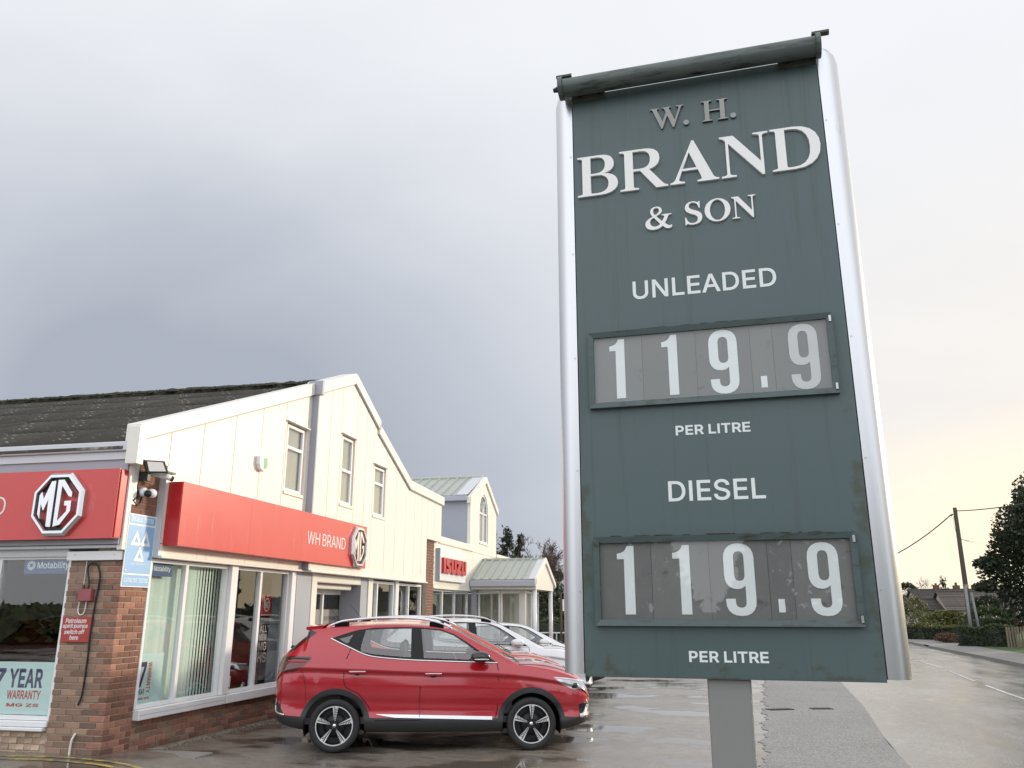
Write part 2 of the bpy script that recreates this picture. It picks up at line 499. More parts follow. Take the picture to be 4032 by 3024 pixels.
# ------------------------------------------------------------------ lettering
GLY = json.loads('''{"&":[448,[[197,-7,150,-2,110,12,78,34,54,62,39,96,34,133,37,163,47,189,85,235,140,279,216,335,237,352,255,375,262,405,258,427,245,445,226,457,201,461,168,453,145,431,137,399,145,363,169,327,204,284,438,0,364,0,171,231,121,293,87,344,78,370,75,398,79,430,91,458,109,481,134,499,165,510,200,513,235,510,266,499,290,482,308,459,320,433,324,404,315,362,291,325,256,293,154,217,110,174,100,154,97,131,100,108,109,87,124,70,143,57,166,49,193,46,223,50,251,59,301,95,321,121,336,151,346,186,349,224,408,224,405,180,397,144,371,92,345,62,333,47,305,23,271,7,234,-3]]],".":[188,[[95,-4,78,-1,63,9,53,24,50,41,53,59,63,73,78,83,95,87,113,83,128,73,138,59,141,41,138,24,128,9,113,-1]]],"1":[453,[[76,0,76,55,391,55,391,0],[276,509,276,0,212,0,212,448,209,448,86,358,86,427,198,509]]],"6":[453,[[226,-7,182,-1,142,15,109,40,84,74,69,115,64,162,68,199,80,239,137,340,252,509,322,509,151,261,145,261,165,288,196,307,235,314,278,309,316,295,346,271,370,240,384,201,389,157,384,112,368,73,343,39,310,14,271,-2],[226,48,254,52,279,63,299,79,314,101,324,128,327,157,324,187,314,213,299,235,279,251,254,262,226,265,198,262,174,252,153,235,138,214,128,188,125,158,128,128,138,102,153,79,174,63,198,52]]],"7":[453,[[97,0,323,448,323,452,62,452,62,509,391,509,391,449,165,0]]],"9":[453,[[226,516,271,510,310,494,343,468,368,434,384,393,389,347,385,309,373,270,315,168,200,0,130,0,301,248,307,248,287,221,257,202,218,195,175,199,137,214,106,237,83,269,68,307,64,352,69,397,85,436,110,469,143,494,182,510],[226,460,199,457,174,446,154,429,138,407,129,381,125,352,129,322,138,295,154,274,174,257,199,247,226,243,254,247,279,257,299,273,314,295,324,321,327,350,324,381,314,407,299,429,279,446,254,457]]],"A":[480,[[16,0,201,509,276,509,463,0,395,0,287,302,264,372,232,478,245,478,213,371,191,302,85,0],[110,142,110,199,370,199,370,142]]],"B":[456,[[60,0,60,509,241,509,289,504,329,491,359,469,381,442,394,410,398,374,395,344,387,320,356,286,315,267,315,262,339,257,363,245,385,227,402,203,414,173,418,136,413,100,400,67,377,39,344,18,301,4,247,0],[125,57,245,57,296,63,330,80,349,105,355,137,352,161,342,184,327,203,306,218,279,228,248,231,125,231],[125,285,238,285,288,296,308,309,323,326,333,348,336,372,330,403,313,429,283,446,240,452,125,452]]],"C":[510,[[267,-7,205,1,150,25,104,63,70,115,48,179,40,254,48,329,70,393,104,445,150,484,205,508,267,516,340,504,373,490,402,471,427,447,448,418,463,385,473,348,408,348,389,395,357,428,315,449,267,456,223,450,184,432,150,403,125,364,109,314,103,254,109,194,125,145,151,105,184,76,223,59,267,53,315,60,357,81,389,114,408,160,473,160,463,124,448,91,428,62,402,38,373,19,341,5,305,-4]]],"D":[502,[[219,0,96,0,96,57,215,57,272,63,318,81,354,110,379,149,394,198,399,255,394,312,379,361,354,399,320,428,275,446,221,452,93,452,93,509,225,509,294,501,353,478,399,441,433,391,455,329,462,255,455,181,433,119,398,68,351,31,291,8],[125,509,125,0,60,0,60,509]]],"E":[419,[[60,0,60,509,372,509,372,452,125,452,125,286,355,286,355,229,125,229,125,57,375,57,375,0]]],"G":[520,[[269,-7,205,1,149,25,104,64,69,116,47,179,40,254,47,329,69,393,103,445,149,484,203,508,265,516,304,513,340,504,374,489,403,469,429,445,449,416,465,384,474,349,408,349,387,393,356,427,315,448,265,456,222,450,183,432,150,404,125,364,109,314,103,254,109,194,125,145,151,105,184,76,224,59,269,53,309,57,345,71,374,93,396,123,410,160,415,202,434,199,283,199,283,256,478,256,478,200,471,141,451,91,419,50,377,19,326,0]]],"H":[517,[[60,0,60,509,125,509,125,289,392,289,392,509,457,509,457,0,392,0,392,232,125,232,125,0]]],"I":[300,[[31,0,31,57,118,57,118,452,31,452,31,509,269,509,269,452,183,452,183,57,269,57,269,0]]],"L":[393,[[60,0,60,509,125,509,125,57,361,57,361,0]]],"M":[628,[[60,0,60,509,152,509,277,187,287,159,299,123,311,84,322,49,307,49,318,83,330,121,342,158,352,187,476,509,568,509,568,0,504,0,504,291,504,327,505,369,506,413,507,457,513,457,498,409,482,363,467,322,456,291,342,0,286,0,170,291,159,321,145,361,129,408,112,457,119,457,120,416,121,372,122,328,122,291,122,0]]],"N":[523,[[60,0,60,509,136,509,343,183,363,151,388,107,414,55,405,54,401,108,399,157,399,195,399,509,463,509,463,0,387,0,202,290,177,331,148,381,108,452,119,454,122,384,124,328,125,291,125,0]]],"O":[533,[[267,-7,205,1,150,25,105,63,70,115,48,179,40,254,48,329,70,393,105,445,150,484,205,508,267,516,329,508,384,484,429,445,464,393,486,329,493,254,486,179,464,115,429,63,384,25,329,1],[267,53,310,59,349,76,383,105,408,144,425,194,430,254,425,314,408,365,383,404,349,433,310,450,267,456,223,450,184,433,151,404,125,364,109,314,103,254,109,194,125,144,151,105,184,76,223,59]]],"P":[445,[[60,0,60,509,235,509,289,503,332,487,366,462,390,430,404,391,409,348,404,304,390,265,366,233,332,207,289,191,235,186,109,186,109,242,233,242,269,246,297,256,318,272,333,294,342,319,344,348,342,376,333,402,318,423,297,439,268,449,232,452,125,452,125,0]]],"R":[449,[[60,0,60,509,236,509,290,504,333,489,367,465,390,433,405,395,409,352,405,309,390,271,367,240,333,217,289,203,236,198,96,198,96,255,234,255,269,258,298,267,319,281,334,300,342,324,345,352,342,380,334,405,319,425,298,440,269,449,233,452,125,452,125,0],[353,0,230,229,303,229,428,0]]],"S":[447,[[224,-9,172,-4,128,9,91,31,64,60,46,96,38,137,104,137,110,110,123,88,142,71,166,59,224,49,257,52,286,60,311,74,329,92,341,114,346,139,342,161,332,179,296,205,245,222,184,239,128,260,86,289,60,326,52,372,58,413,75,448,102,476,138,498,180,511,227,516,275,511,316,498,351,476,377,449,394,415,401,378,337,378,326,412,302,437,267,453,225,459,194,456,167,448,145,435,129,418,118,398,115,376,119,352,131,334,169,308,212,293,264,279,312,264,359,238,395,198,405,171,408,139,403,99,386,64,360,34,323,11,278,-4]]],"T":[449,[[32,452,32,509,417,509,417,452,257,452,257,0,193,0,193,452]]],"U":[517,[[259,-8,203,-2,154,15,114,43,85,80,66,124,60,173,60,509,124,509,124,178,128,144,141,113,160,87,187,68,220,56,259,52,298,56,331,68,357,87,377,113,389,144,393,178,393,509,457,509,457,173,451,124,433,80,403,43,363,15,315,-2]]],"V":[480,[[204,0,16,509,84,509,192,206,215,137,248,31,235,31,267,138,290,206,395,509,463,509,278,0]]],"W":[686,[[155,0,16,509,82,509,163,196,175,145,187,94,197,40,189,40,200,94,211,145,224,196,306,509,380,509,462,196,474,145,486,94,497,40,488,40,499,94,510,145,523,196,603,509,670,509,530,0,455,0,368,323,351,391,336,475,350,475,335,395,318,323,230,0]]],"Y":[472,[[203,0,203,208,16,509,91,509,192,344,222,292,250,230,224,230,251,293,280,344,381,509,455,509,268,208,268,0]]],"Z":[438,[[42,0,42,46,273,385,306,431,341,476,348,454,285,452,223,452,40,452,40,509,397,509,397,462,169,129,134,81,97,33,90,54,152,57,214,57,399,57,399,0]]],"a":[389,[[160,-9,126,-5,94,5,68,22,48,45,35,73,30,108,34,138,43,161,58,179,78,193,125,211,178,220,234,227,265,235,273,243,276,255,276,257,267,297,240,322,196,331,149,322,118,301,100,274,41,291,57,322,79,346,104,364,133,375,194,384,239,379,286,360,306,343,322,320,333,290,337,251,337,0,277,0,277,52,272,52,252,25,215,1],[170,45,202,49,228,59,248,74,263,93,272,115,276,138,276,190,259,182,231,176,200,171,175,168,134,159,103,139,95,124,92,105,102,72,130,52]]],"b":[424,[[229,-8,198,-5,172,4,138,31,118,59,112,59,112,0,53,0,53,509,114,509,114,319,118,319,137,346,171,373,197,381,229,384,274,378,313,361,345,332,370,293,385,245,390,189,385,133,370,84,346,45,313,16,274,-2],[220,47,253,51,279,66,301,88,316,117,325,151,328,189,325,227,316,261,301,290,280,311,253,325,220,330,188,325,161,312,140,291,125,263,116,229,113,189,116,150,125,115,140,86,162,65,188,51]]],"c":[396,[[207,-8,159,-2,117,16,82,46,56,85,40,133,34,187,40,243,56,291,82,330,117,360,159,378,207,384,260,377,305,356,340,322,362,277,303,262,290,289,270,311,242,325,207,330,173,325,145,310,124,287,108,258,99,224,96,187,99,151,108,117,124,89,145,66,173,51,207,46,243,52,271,66,292,89,304,117,363,102,341,56,306,21,261,-1]]],"e":[404,[[212,-8,161,-2,117,16,82,46,56,85,40,132,34,187,39,242,55,290,81,329,115,359,157,378,205,384,266,374,294,361,319,341,341,315,357,282,368,242,371,194,371,169,75,169,75,221,338,221,310,202,307,237,298,269,283,294,263,314,237,326,205,330,173,326,146,313,125,294,109,270,99,241,96,211,96,178,100,139,110,106,128,80,151,61,179,50,212,46,254,53,285,73,306,105,365,91,353,63,335,39,311,19,283,4,249,-5]]],"f":[254,[[228,379,228,327,6,327,6,379],[81,0,81,432,84,461,96,486,113,505,135,519,187,530,222,527,243,521,227,468,215,472,195,474,171,470,154,460,145,443,142,419,142,0]]],"h":[410,[[114,227,114,0,53,0,53,509,114,509,114,287,102,287,124,332,152,362,187,379,227,384,264,380,295,369,321,349,341,321,353,285,357,240,357,0,296,0,296,235,290,275,273,304,246,323,210,329,184,326,161,317,141,303,126,283,117,257]]],"i":[167,[[53,0,53,379,114,379,114,0],[84,443,67,446,54,455,44,468,41,483,44,499,54,512,67,521,84,524,100,521,114,512,123,499,126,483,123,468,114,455,100,446]]],"l":[189,[[139,-2,101,3,74,20,58,47,53,84,53,509,114,509,114,99,120,62,130,54,146,52,160,53,170,54,181,3,162,-1]]],"m":[610,[[53,0,53,379,112,379,112,295,108,295,118,323,132,346,172,376,219,386,257,380,287,361,309,331,321,295,312,295,322,321,337,343,381,375,437,386,468,383,497,372,522,354,541,328,553,296,557,255,557,0,496,0,496,254,490,289,473,313,447,326,419,330,395,328,374,320,345,290,335,247,335,0,274,0,274,260,269,288,253,311,229,326,199,330,158,320,140,307,126,289,117,266,114,238,114,0]]],"o":[415,[[207,-8,159,-2,117,16,82,46,56,85,40,133,34,187,40,243,56,291,82,330,117,360,159,378,207,384,256,378,299,360,333,330,359,291,376,243,381,187,376,133,359,85,333,46,299,16,256,-2],[207,46,242,51,270,66,292,89,307,117,316,151,319,187,316,224,307,258,292,287,270,310,242,325,207,330,173,325,145,310,124,287,108,258,99,224,96,187,99,151,108,117,124,89,145,66,173,51]]],"p":[424,[[53,-143,53,379,112,379,112,319,118,319,137,346,171,373,197,381,229,384,274,378,313,361,345,332,370,293,385,245,390,189,385,133,370,84,346,45,313,16,274,-2,229,-8,198,-5,173,4,138,31,118,59,114,59,114,-143],[220,47,253,51,279,66,301,88,316,117,325,151,328,189,325,227,316,261,301,290,280,311,253,325,220,330,188,325,161,312,140,291,125,263,116,229,113,189,116,150,125,115,140,86,162,65,188,51]]],"r":[259,[[53,0,53,379,112,379,112,321,115,321,130,347,152,367,181,380,213,385,229,384,243,384,243,322,230,324,207,326,182,323,159,315,140,301,126,284,117,262,114,237,114,0]]],"s":[365,[[182,-8,145,-5,112,3,84,18,62,38,45,63,36,94,94,107,105,79,124,60,150,49,181,45,217,50,244,62,262,81,268,103,265,121,254,136,237,147,212,155,149,170,104,186,72,208,53,237,47,274,51,305,65,332,87,354,115,370,149,381,187,384,223,381,254,372,279,358,299,339,324,290,268,277,258,298,243,316,219,328,187,333,156,329,131,317,114,299,109,277,112,258,124,243,172,223,229,209,275,194,306,171,325,142,331,107,326,75,312,47,290,24,260,6,223,-5]]],"t":[227,[[204,379,204,327,6,327,6,379],[65,471,126,471,126,98,128,76,136,61,150,53,170,50,185,51,202,54,213,2,192,-3,168,-4,125,2,92,21,72,52,65,93]]],"u":[410,[[182,-5,146,-1,115,11,89,31,69,59,57,95,53,139,53,379,114,379,114,144,119,105,137,75,164,56,200,50,226,53,249,62,268,77,283,97,293,122,296,153,296,379,357,379,357,0,298,0,298,92,307,92,286,47,257,17,222,0]]],"w":[567,[[138,0,23,379,87,379,133,214,154,137,175,41,165,41,186,135,206,214,252,379,316,379,362,214,382,136,402,41,391,41,413,135,434,214,480,379,545,379,429,0,368,0,319,172,305,225,291,280,277,338,291,338,277,280,263,225,248,172,199,0]]],"y":[389,[[47,-139,61,-86,71,-87,104,-89,130,-74,151,-36,163,-1,17,379,84,379,165,155,187,87,206,21,184,21,202,87,224,155,305,379,371,379,204,-58,177,-107,139,-136,91,-145,65,-143]]]}''')
GLY['I'] = [185, [[60, 0, 60, 509, 125, 509, 125, 0]]]


def path(d):
    """sample an outline written as M/L/C commands"""
    tk = d.split()
    out, i, cur = [], 0, None
    while i < len(tk):
        c = tk[i]
        if c in 'ML':
            cur = (float(tk[i + 1]), float(tk[i + 2]))
            out.append(cur)
            i += 3
        else:
            p = [float(q) for q in tk[i + 1:i + 7]]
            for k in range(1, 6):
                t = k / 5
                out.append(tuple(cur[a] * (1 - t) ** 3 + 3 * p[a] * t * (1 - t) ** 2 + 3 * p[2 + a] * t * t * (1 - t) + p[4 + a] * t ** 3 for a in (0, 1)))
            cur = (p[4], p[5])
            i += 7
    return out


def ell(cx, cy, rx, ry, n=28):
    return [(cx + rx * math.cos(2 * math.pi * k / n), cy + ry * math.sin(2 * math.pi * k / n)) for k in range(n)]


FOOT = 'L 0 0 L 0 35 L 70 45 C 105 50 110 60 110 100 L 110 900 C 110 940 105 950 70 955 L 0 965'
SERIF = {
    'B': [path('M 0 1000 L 520 1000 C 760 1000 830 880 830 760 C 830 630 740 555 590 530 C 790 515 910 410 910 270 C 910 100 770 0 500 0 ' + FOOT),
          path('M 300 950 L 440 950 C 580 950 630 870 630 755 C 630 630 560 545 420 545 L 300 545'),
          path('M 300 500 L 450 500 C 620 500 700 400 700 275 C 700 130 610 50 450 50 L 350 50 C 310 50 300 65 300 110')],
    'R': [path('M 0 1000 L 540 1000 C 800 1000 890 880 890 740 C 890 590 790 500 650 475 L 930 110 C 965 65 990 50 1050 35 L 1050 0 L 790 0 L 450 460 L 300 460 L 300 100 C 300 60 310 50 350 45 L 410 35 L 410 0 ' + FOOT),
          path('M 300 950 L 470 950 C 620 950 680 870 680 740 C 680 590 610 510 460 510 L 300 510')],
    'A': [path('M 500 1020 L 545 1020 L 920 110 C 945 60 970 45 1040 35 L 1040 0 L 580 0 L 580 35 C 660 45 690 55 670 110 L 600 300 L 260 300 L 195 120 C 180 65 200 50 310 35 L 310 0 L 0 0 L 0 35 C 70 50 95 70 125 140'),
          path('M 280 350 L 580 350 L 430 740')],
    'N': [path('M 0 1000 L 290 1000 L 830 300 L 830 900 C 830 945 815 955 700 965 L 700 1000 L 1010 1000 L 1010 965 C 910 955 890 945 890 900 L 890 -20 L 840 -20 L 180 820 L 180 100 C 180 60 200 45 310 35 L 310 0 L 0 0 L 0 35 C 100 45 120 60 120 100 L 120 890 C 90 930 60 955 0 965')],
    'D': [path('M 0 1000 L 470 1000 C 830 1000 1000 790 1000 505 C 1000 190 800 0 450 0 ' + FOOT),
          path('M 300 950 L 430 950 C 680 950 790 770 790 500 C 790 200 670 50 430 50 L 360 50 C 310 50 300 65 300 110')],
    'W': [path('M 0 1000 L 380 1000 L 380 965 C 300 955 290 940 310 890 L 520 320 L 680 740 L 640 860 C 605 945 590 955 520 965 L 520 1000 L 900 1000 L 900 965 C 820 955 810 945 830 890 L 1040 320 L 1220 830 C 1250 930 1230 955 1130 965 L 1130 1000 L 1440 1000 L 1440 965 C 1360 950 1340 930 1310 850 L 1000 -20 L 945 -20 L 730 590 L 510 -20 L 455 -20 L 130 860 C 100 940 80 955 0 965')],
    'H': [path('M 0 1000 L 430 1000 L 430 965 C 330 955 310 945 310 900 L 310 535 L 760 535 L 760 900 C 760 945 740 955 640 965 L 640 1000 L 1070 1000 L 1070 965 C 970 955 950 945 950 900 L 950 100 C 950 55 970 45 1070 35 L 1070 0 L 640 0 L 640 35 C 740 45 760 55 760 100 L 760 475 L 310 475 L 310 100 C 310 55 330 45 430 35 L 430 0 L 0 0 L 0 35 C 100 45 120 55 120 100 L 120 900 C 120 945 100 955 0 965')],
    'S': [path('M 600 1000 L 565 1000 C 555 960 540 955 500 965 C 440 1000 390 1020 320 1020 C 150 1020 30 910 30 750 C 30 600 130 520 300 450 C 440 390 500 340 500 240 C 500 130 430 40 310 40 C 170 40 90 140 60 320 L 20 320 L 20 -20 L 60 -20 C 70 30 90 40 130 20 C 190 -10 250 -25 330 -25 C 520 -25 670 100 670 290 C 670 440 590 530 400 610 C 240 680 180 720 180 820 C 180 910 240 970 330 970 C 450 970 530 880 560 700 L 600 700')],
    'O': [ell(515, 500, 515, 520), ell(515, 500, 300, 465)],
    '.': [ell(90, 90, 110, 110)],
    '&': [path('M 1050 640 L 660 640 L 660 605 C 760 595 775 560 750 490 C 730 430 700 380 665 330 L 440 590 C 590 650 680 720 680 830 C 680 950 590 1020 460 1020 C 310 1020 215 930 215 800 C 215 720 250 660 310 580 C 100 490 0 390 0 250 C 0 90 130 -20 320 -20 C 470 -20 590 30 690 120 C 760 30 830 -20 920 -20 C 1000 -20 1050 30 1060 110 L 1025 125 C 990 90 950 90 900 130 L 770 240 C 840 340 880 430 900 510 C 925 580 950 595 1050 605'),
          path('M 400 640 C 345 710 330 760 330 830 C 330 920 380 965 455 965 C 530 965 570 915 570 835 C 570 760 510 690 400 640'),
          path('M 345 535 L 600 215 C 540 150 470 115 390 115 C 270 115 190 205 190 325 C 190 420 240 485 345 535')],
    '1': [path('M 96 0 L 236 0 L 236 1000 L 140 1000 C 125 930 80 895 0 888 L 0 805 L 96 805')],
    '9': [path('M 212 1010 C 350 1010 425 930 425 800 L 425 190 C 425 60 345 -15 215 -15 C 80 -15 5 60 5 180 L 5 225 L 140 225 L 140 180 C 140 130 165 100 215 100 C 265 100 287 130 287 185 L 287 410 C 260 375 225 360 170 360 C 60 360 0 440 0 560 L 0 800 C 0 930 80 1010 212 1010'),
          path('M 212 895 C 260 895 285 865 285 805 L 285 570 C 285 505 260 475 212 475 C 165 475 140 505 140 570 L 140 805 C 140 865 165 895 212 895')],
}


def parea(c):
    return 0.5 * sum(c[i][0] * c[(i + 1) % len(c)][1] - c[(i + 1) % len(c)][0] * c[i][1] for i in range(len(c)))


def inside(p, poly):
    r, n = False, len(poly)
    for i in range(n):
        a, b = poly[i], poly[(i + 1) % n]
        if (a[1] > p[1]) != (b[1] > p[1]) and p[0] < (b[0] - a[0]) * (p[1] - a[1]) / (b[1] - a[1]) + a[0]:
            r = not r
    return r


def fatten(c, d):
    """move an outline outward by d (outer contours ccw, holes cw)"""
    n, out = len(c), []
    for i in range(n):
        a, b, e2 = c[i - 1], c[i], c[(i + 1) % n]
        d1 = (b[0] - a[0], b[1] - a[1])
        d2 = (e2[0] - b[0], e2[1] - b[1])
        l1, l2 = math.hypot(*d1) or 1, math.hypot(*d2) or 1
        n1, n2 = (d1[1] / l1, -d1[0] / l1), (d2[1] / l2, -d2[0] / l2)
        mx, my = n1[0] + n2[0], n1[1] + n2[1]
        k = d * 2 / max(0.6, mx * mx + my * my)
        out.append((b[0] + mx * k, b[1] + my * k))
    return out


class Outline(list):
    """contours whose direction already tells outline from hole (nonzero winding)"""


def oriented(cs):
    cs = [c for c in cs if len(c) > 2]
    inn = [sum(inside(c[0], k) for k in cs if k is not c) % 2 for c in cs]
    return [c if (parea(c) > 0) != bool(q) else c[::-1] for c, q in zip(cs, inn)]


def flat_shape(mb, cs, fr, depth):
    """contours (u,v) -> raised plate; fr(u,v,d) -> point; overlapping contours are merged"""
    if not isinstance(cs, Outline):
        cs = oriented(cs)
    k, vin, ein = 0, [], []
    u0 = cs[0][0]
    for c in cs:
        n = len(c)
        vin += [Vector(((p[0] - u0[0]) * 100, (p[1] - u0[1]) * 100)) for p in c]
        ein += [(k + i, k + (i + 1) % n) for i in range(n)]
        k += n
    vo, _e, fo, *_ = delaunay_2d_cdt(vin, ein, [], 0, 1e-5)
    A = np.array([vin[e_[0]] for e_ in ein])
    B = np.array([vin[e_[1]] for e_ in ein])
    keep = []
    for t in fo:
        c = (vo[t[0]] + vo[t[1]] + vo[t[2]]) / 3
        side = (B[:, 0] - A[:, 0]) * (c[1] - A[:, 1]) - (c[0] - A[:, 0]) * (B[:, 1] - A[:, 1])
        up = (A[:, 1] <= c[1]) & (B[:, 1] > c[1]) & (side > 0)
        dn = (A[:, 1] > c[1]) & (B[:, 1] <= c[1]) & (side < 0)
        if up.sum() - dn.sum() > 0:
            a, b, q = (vo[i] for i in t)
            keep.append(tuple(t) if (b - a).cross(q - a) > 0 else tuple(t)[::-1])
    n = len(vo)
    pts = [(p[0] / 100 + u0[0], p[1] / 100 + u0[1]) for p in vo]
    v = [fr(p[0], p[1], depth) for p in pts] + [fr(p[0], p[1], 0.0) for p in pts]
    edge = {}
    for t in keep:
        for i in range(3):
            edge[(t[i], t[(i + 1) % 3])] = 1
    f = list(keep)
    for a, b in edge:
        if (b, a) not in edge:
            f.append((b, a, a + n, b + n))
    mb.add(v, f)


def sans(s, bold=0.0, track=0.0):
    out, x = Outline(), 0.0
    for ch in s:
        if ch == ' ':
            x += 150 + track + bold
            continue
        adv, cs = GLY[ch]
        for c in cs:
            c = [(c[i] + x, c[i + 1]) for i in range(0, len(c), 2)][::-1]
            out.append(fatten(c, bold) if bold else c)
        x += adv + track + bold
    return out


def bounds(cs):
    xs = [p[0] for c in cs for p in c]
    ys = [p[1] for c in cs for p in c]
    return min(xs), max(xs), min(ys), max(ys)


def fit(cs, u0, u1, v0, v1, shear=0.0):
    a, b, c, d = bounds(cs)
    sx, sy = (u1 - u0) / (b - a), (v1 - v0) / (d - c)
    return type(cs)([(u0 + (p[0] - a) * sx + shear * (p[1] - c) * sy, v0 + (p[1] - c) * sy) for p in q] for q in cs)


def front_y(y):
    return lambda u, v, d: (u, y - d, v)


def front_x(x):
    return lambda u, v, d: (x + d, u, v)


def lettering(name, cs, fr, mat, parent, depth=0.002, local=False):
    mb = MB()
    flat_shape(mb, cs, fr, depth)
    return mb.build(name, mat, parent, local=local)

# ------------------------------------------------------------------ ground
def lerp_tab(tab, x):
    return float(np.interp(x, [t[0] for t in tab], [t[1] for t in tab]))


X_FORE = [(-40, -2.3), (11, 0.63), (22, 1.40), (40, 2.6), (140, 8.6)]
X_STRIP = [(-40, -2.0), (11, 2.28), (13.1, 2.43), (18, 2.96), (23.8, 3.42), (40, 4.4), (140, 9.5)]
X_KERB = [(-40, 5.0), (30, 10.05), (37, 10.45), (46, 10.85), (70, 12.6), (140, 18.5)]


def sstep(a, b, x):
    t = min(1, max(0, (x - a) / (b - a)))
    return t * t * (3 - 2 * t)


def gz(x, y):
    """the forecourt rises a little towards the front corner of the showroom"""
    return 0.085 * sstep(10.7, 9.6, y) * sstep(-5.2, -6.9, x)


def ground_mat(name, c1, c2, dry, wet, pscale, p0, p1, agg=0.6, bscale=90.0, patch=0.5, streak=(1, 1, 1)):
    m = bpy.data.materials.new(name)
    m.use_nodes = True
    t = m.node_tree
    b = t.nodes['Principled BSDF']
    co = t.nodes.new('ShaderNodeTexCoord')

    def noise(sc, det, mp=(1, 1, 1), rough=0.55):
        q = t.nodes.new('ShaderNodeMapping')
        q.inputs['Scale'].default_value = mp
        t.links.new(co.outputs['Object'], q.inputs[0])
        n = t.nodes.new('ShaderNodeTexNoise')
        n.inputs['Scale'].default_value = sc
        n.inputs['Detail'].default_value = det
        n.inputs['Roughness'].default_value = rough
        t.links.new(q.outputs[0], n.inputs['Vector'])
        return n.outputs[0]

    def rng(v, a, b_, c, d):
        n = t.nodes.new('ShaderNodeMapRange')
        t.links.new(v, n.inputs[0])
        for i, q in enumerate((a, b_, c, d)):
            n.inputs[i + 1].default_value = q
        return n.outputs[0]

    def mix(f, a, b_):
        n = t.nodes.new('ShaderNodeMix')
        n.data_type = 'RGBA'
        t.links.new(f, n.inputs[0])
        for i, q in ((6, a), (7, b_)):
            if isinstance(q, tuple):
                n.inputs[i].default_value = (*q, 1)
            else:
                t.links.new(q, n.inputs[i])
        return n.outputs[2]
    big = noise(patch, 4, streak)
    grain = noise(bscale, 3)
    pud = rng(noise(pscale, 6, streak), p0, p1, 0, 1)
    col = mix(rng(big, 0.35, 0.65, 0, 1), c1, c2)
    mid = noise(5.5, 9, (1, 1, 1), 0.7)
    col = mix(rng(mid, 0.42, 0.62, 0.0, 0.55), col, tuple(q * 0.62 for q in c1))
    col = mix(rng(mid, 0.60, 0.72, 0.0, 0.45), col, tuple(min(1, q * 1.45) for q in c2))
    col = mix(rng(grain, 0.45, 0.75, 0, agg), col, tuple(min(1, q * 2.2) for q in c2))
    # a film of water darkens the stone beneath it
    col = mix(pud, col, tuple(q * 0.62 for q in c1))
    t.links.new(col, b.inputs['Base Color'])
    rg = t.nodes.new('ShaderNodeMapRange')
    t.links.new(pud, rg.inputs[0])
    rg.inputs[3].default_value = dry
    rg.inputs[4].default_value = wet
    t.links.new(rg.outputs[0], b.inputs['Roughness'])
    bp = t.nodes.new('ShaderNodeBump')
    bp.inputs['Distance'].default_value = 0.012
    t.links.new(grain, bp.inputs['Height'])
    sg_ = t.nodes.new('ShaderNodeMapRange')
    t.links.new(pud, sg_.inputs[0])
    sg_.inputs[3].default_value = 0.38
    sg_.inputs[4].default_value = 0.012
    t.links.new(sg_.outputs[0], bp.inputs['Strength'])
    t.links.new(bp.outputs[0], b.inputs['Normal'])
    return m


M['forecourt'] = ground_mat('wet_forecourt_asphalt', (0.175, 0.150, 0.124), (0.25, 0.22, 0.185), 0.24, 0.025, 0.75, 0.49, 0.57, agg=0.45, bscale=60, patch=0.8, streak=(0.8, 1.3, 1))
M['strip'] = ground_mat('coarse_grey_asphalt', (0.125, 0.122, 0.118), (0.19, 0.186, 0.18), 0.50, 0.22, 0.5, 0.58, 0.85, agg=1.0, bscale=34)
M['road'] = ground_mat('damp_road_asphalt', (0.135, 0.132, 0.126), (0.25, 0.245, 0.236), 0.25, 0.11, 1.1, 0.44, 0.76, agg=0.7, bscale=60, patch=0.5, streak=(1.3, 0.45, 1))
M['kerb'] = pmat('concrete_kerb', (0.22, 0.21, 0.20), 0.7, var=0.25, scale=5, bump=0.3)
M['grass'] = pmat('grass_turf', (0.060, 0.095, 0.028), 0.9, var=0.4, scale=3, bump=1.0, bscale=90)
M['earth'] = pmat('bare_earth', (0.075, 0.062, 0.042), 0.95, var=0.4, scale=2, bump=0.6, bscale=20)
M['gravel'] = pmat('pebbles', (0.27, 0.24, 0.19), 0.75, var=0.5, scale=30)
M['line_white'] = pmat('worn_white_paint', (0.62, 0.62, 0.60), 0.45, var=0.2, scale=12, stain=(0.33, 0.325, 0.315), sscale=7, samt=0.75)
M['line_yellow'] = pmat('worn_yellow_paint', (0.52, 0.40, 0.10), 0.55, var=0.25, scale=9, stain=(0.16, 0.14, 0.11), sscale=6, samt=0.85)
M['iron'] = pmat('cast_iron', (0.06, 0.058, 0.055), 0.5, 0.6, var=0.3, scale=20)


def band(name, mat, fa, fb, y0, y1, ny, nx, zf):
    ys = np.linspace(y0, y1, ny + 1)
    v, f = [], []
    for y in ys:
        a, b = fa(y), fb(y)
        for i in range(nx + 1):
            x = a + (b - a) * i / nx
            v.append((x, y, zf(x, y)))
    for j in range(ny):
        for i in range(nx):
            a = j * (nx + 1) + i
            f.append((a, a + 1, a + nx + 2, a + nx + 1))
    mb = MB()
    mb.add(v, f)
    return structure(mb.build(name, mat, smooth=True))


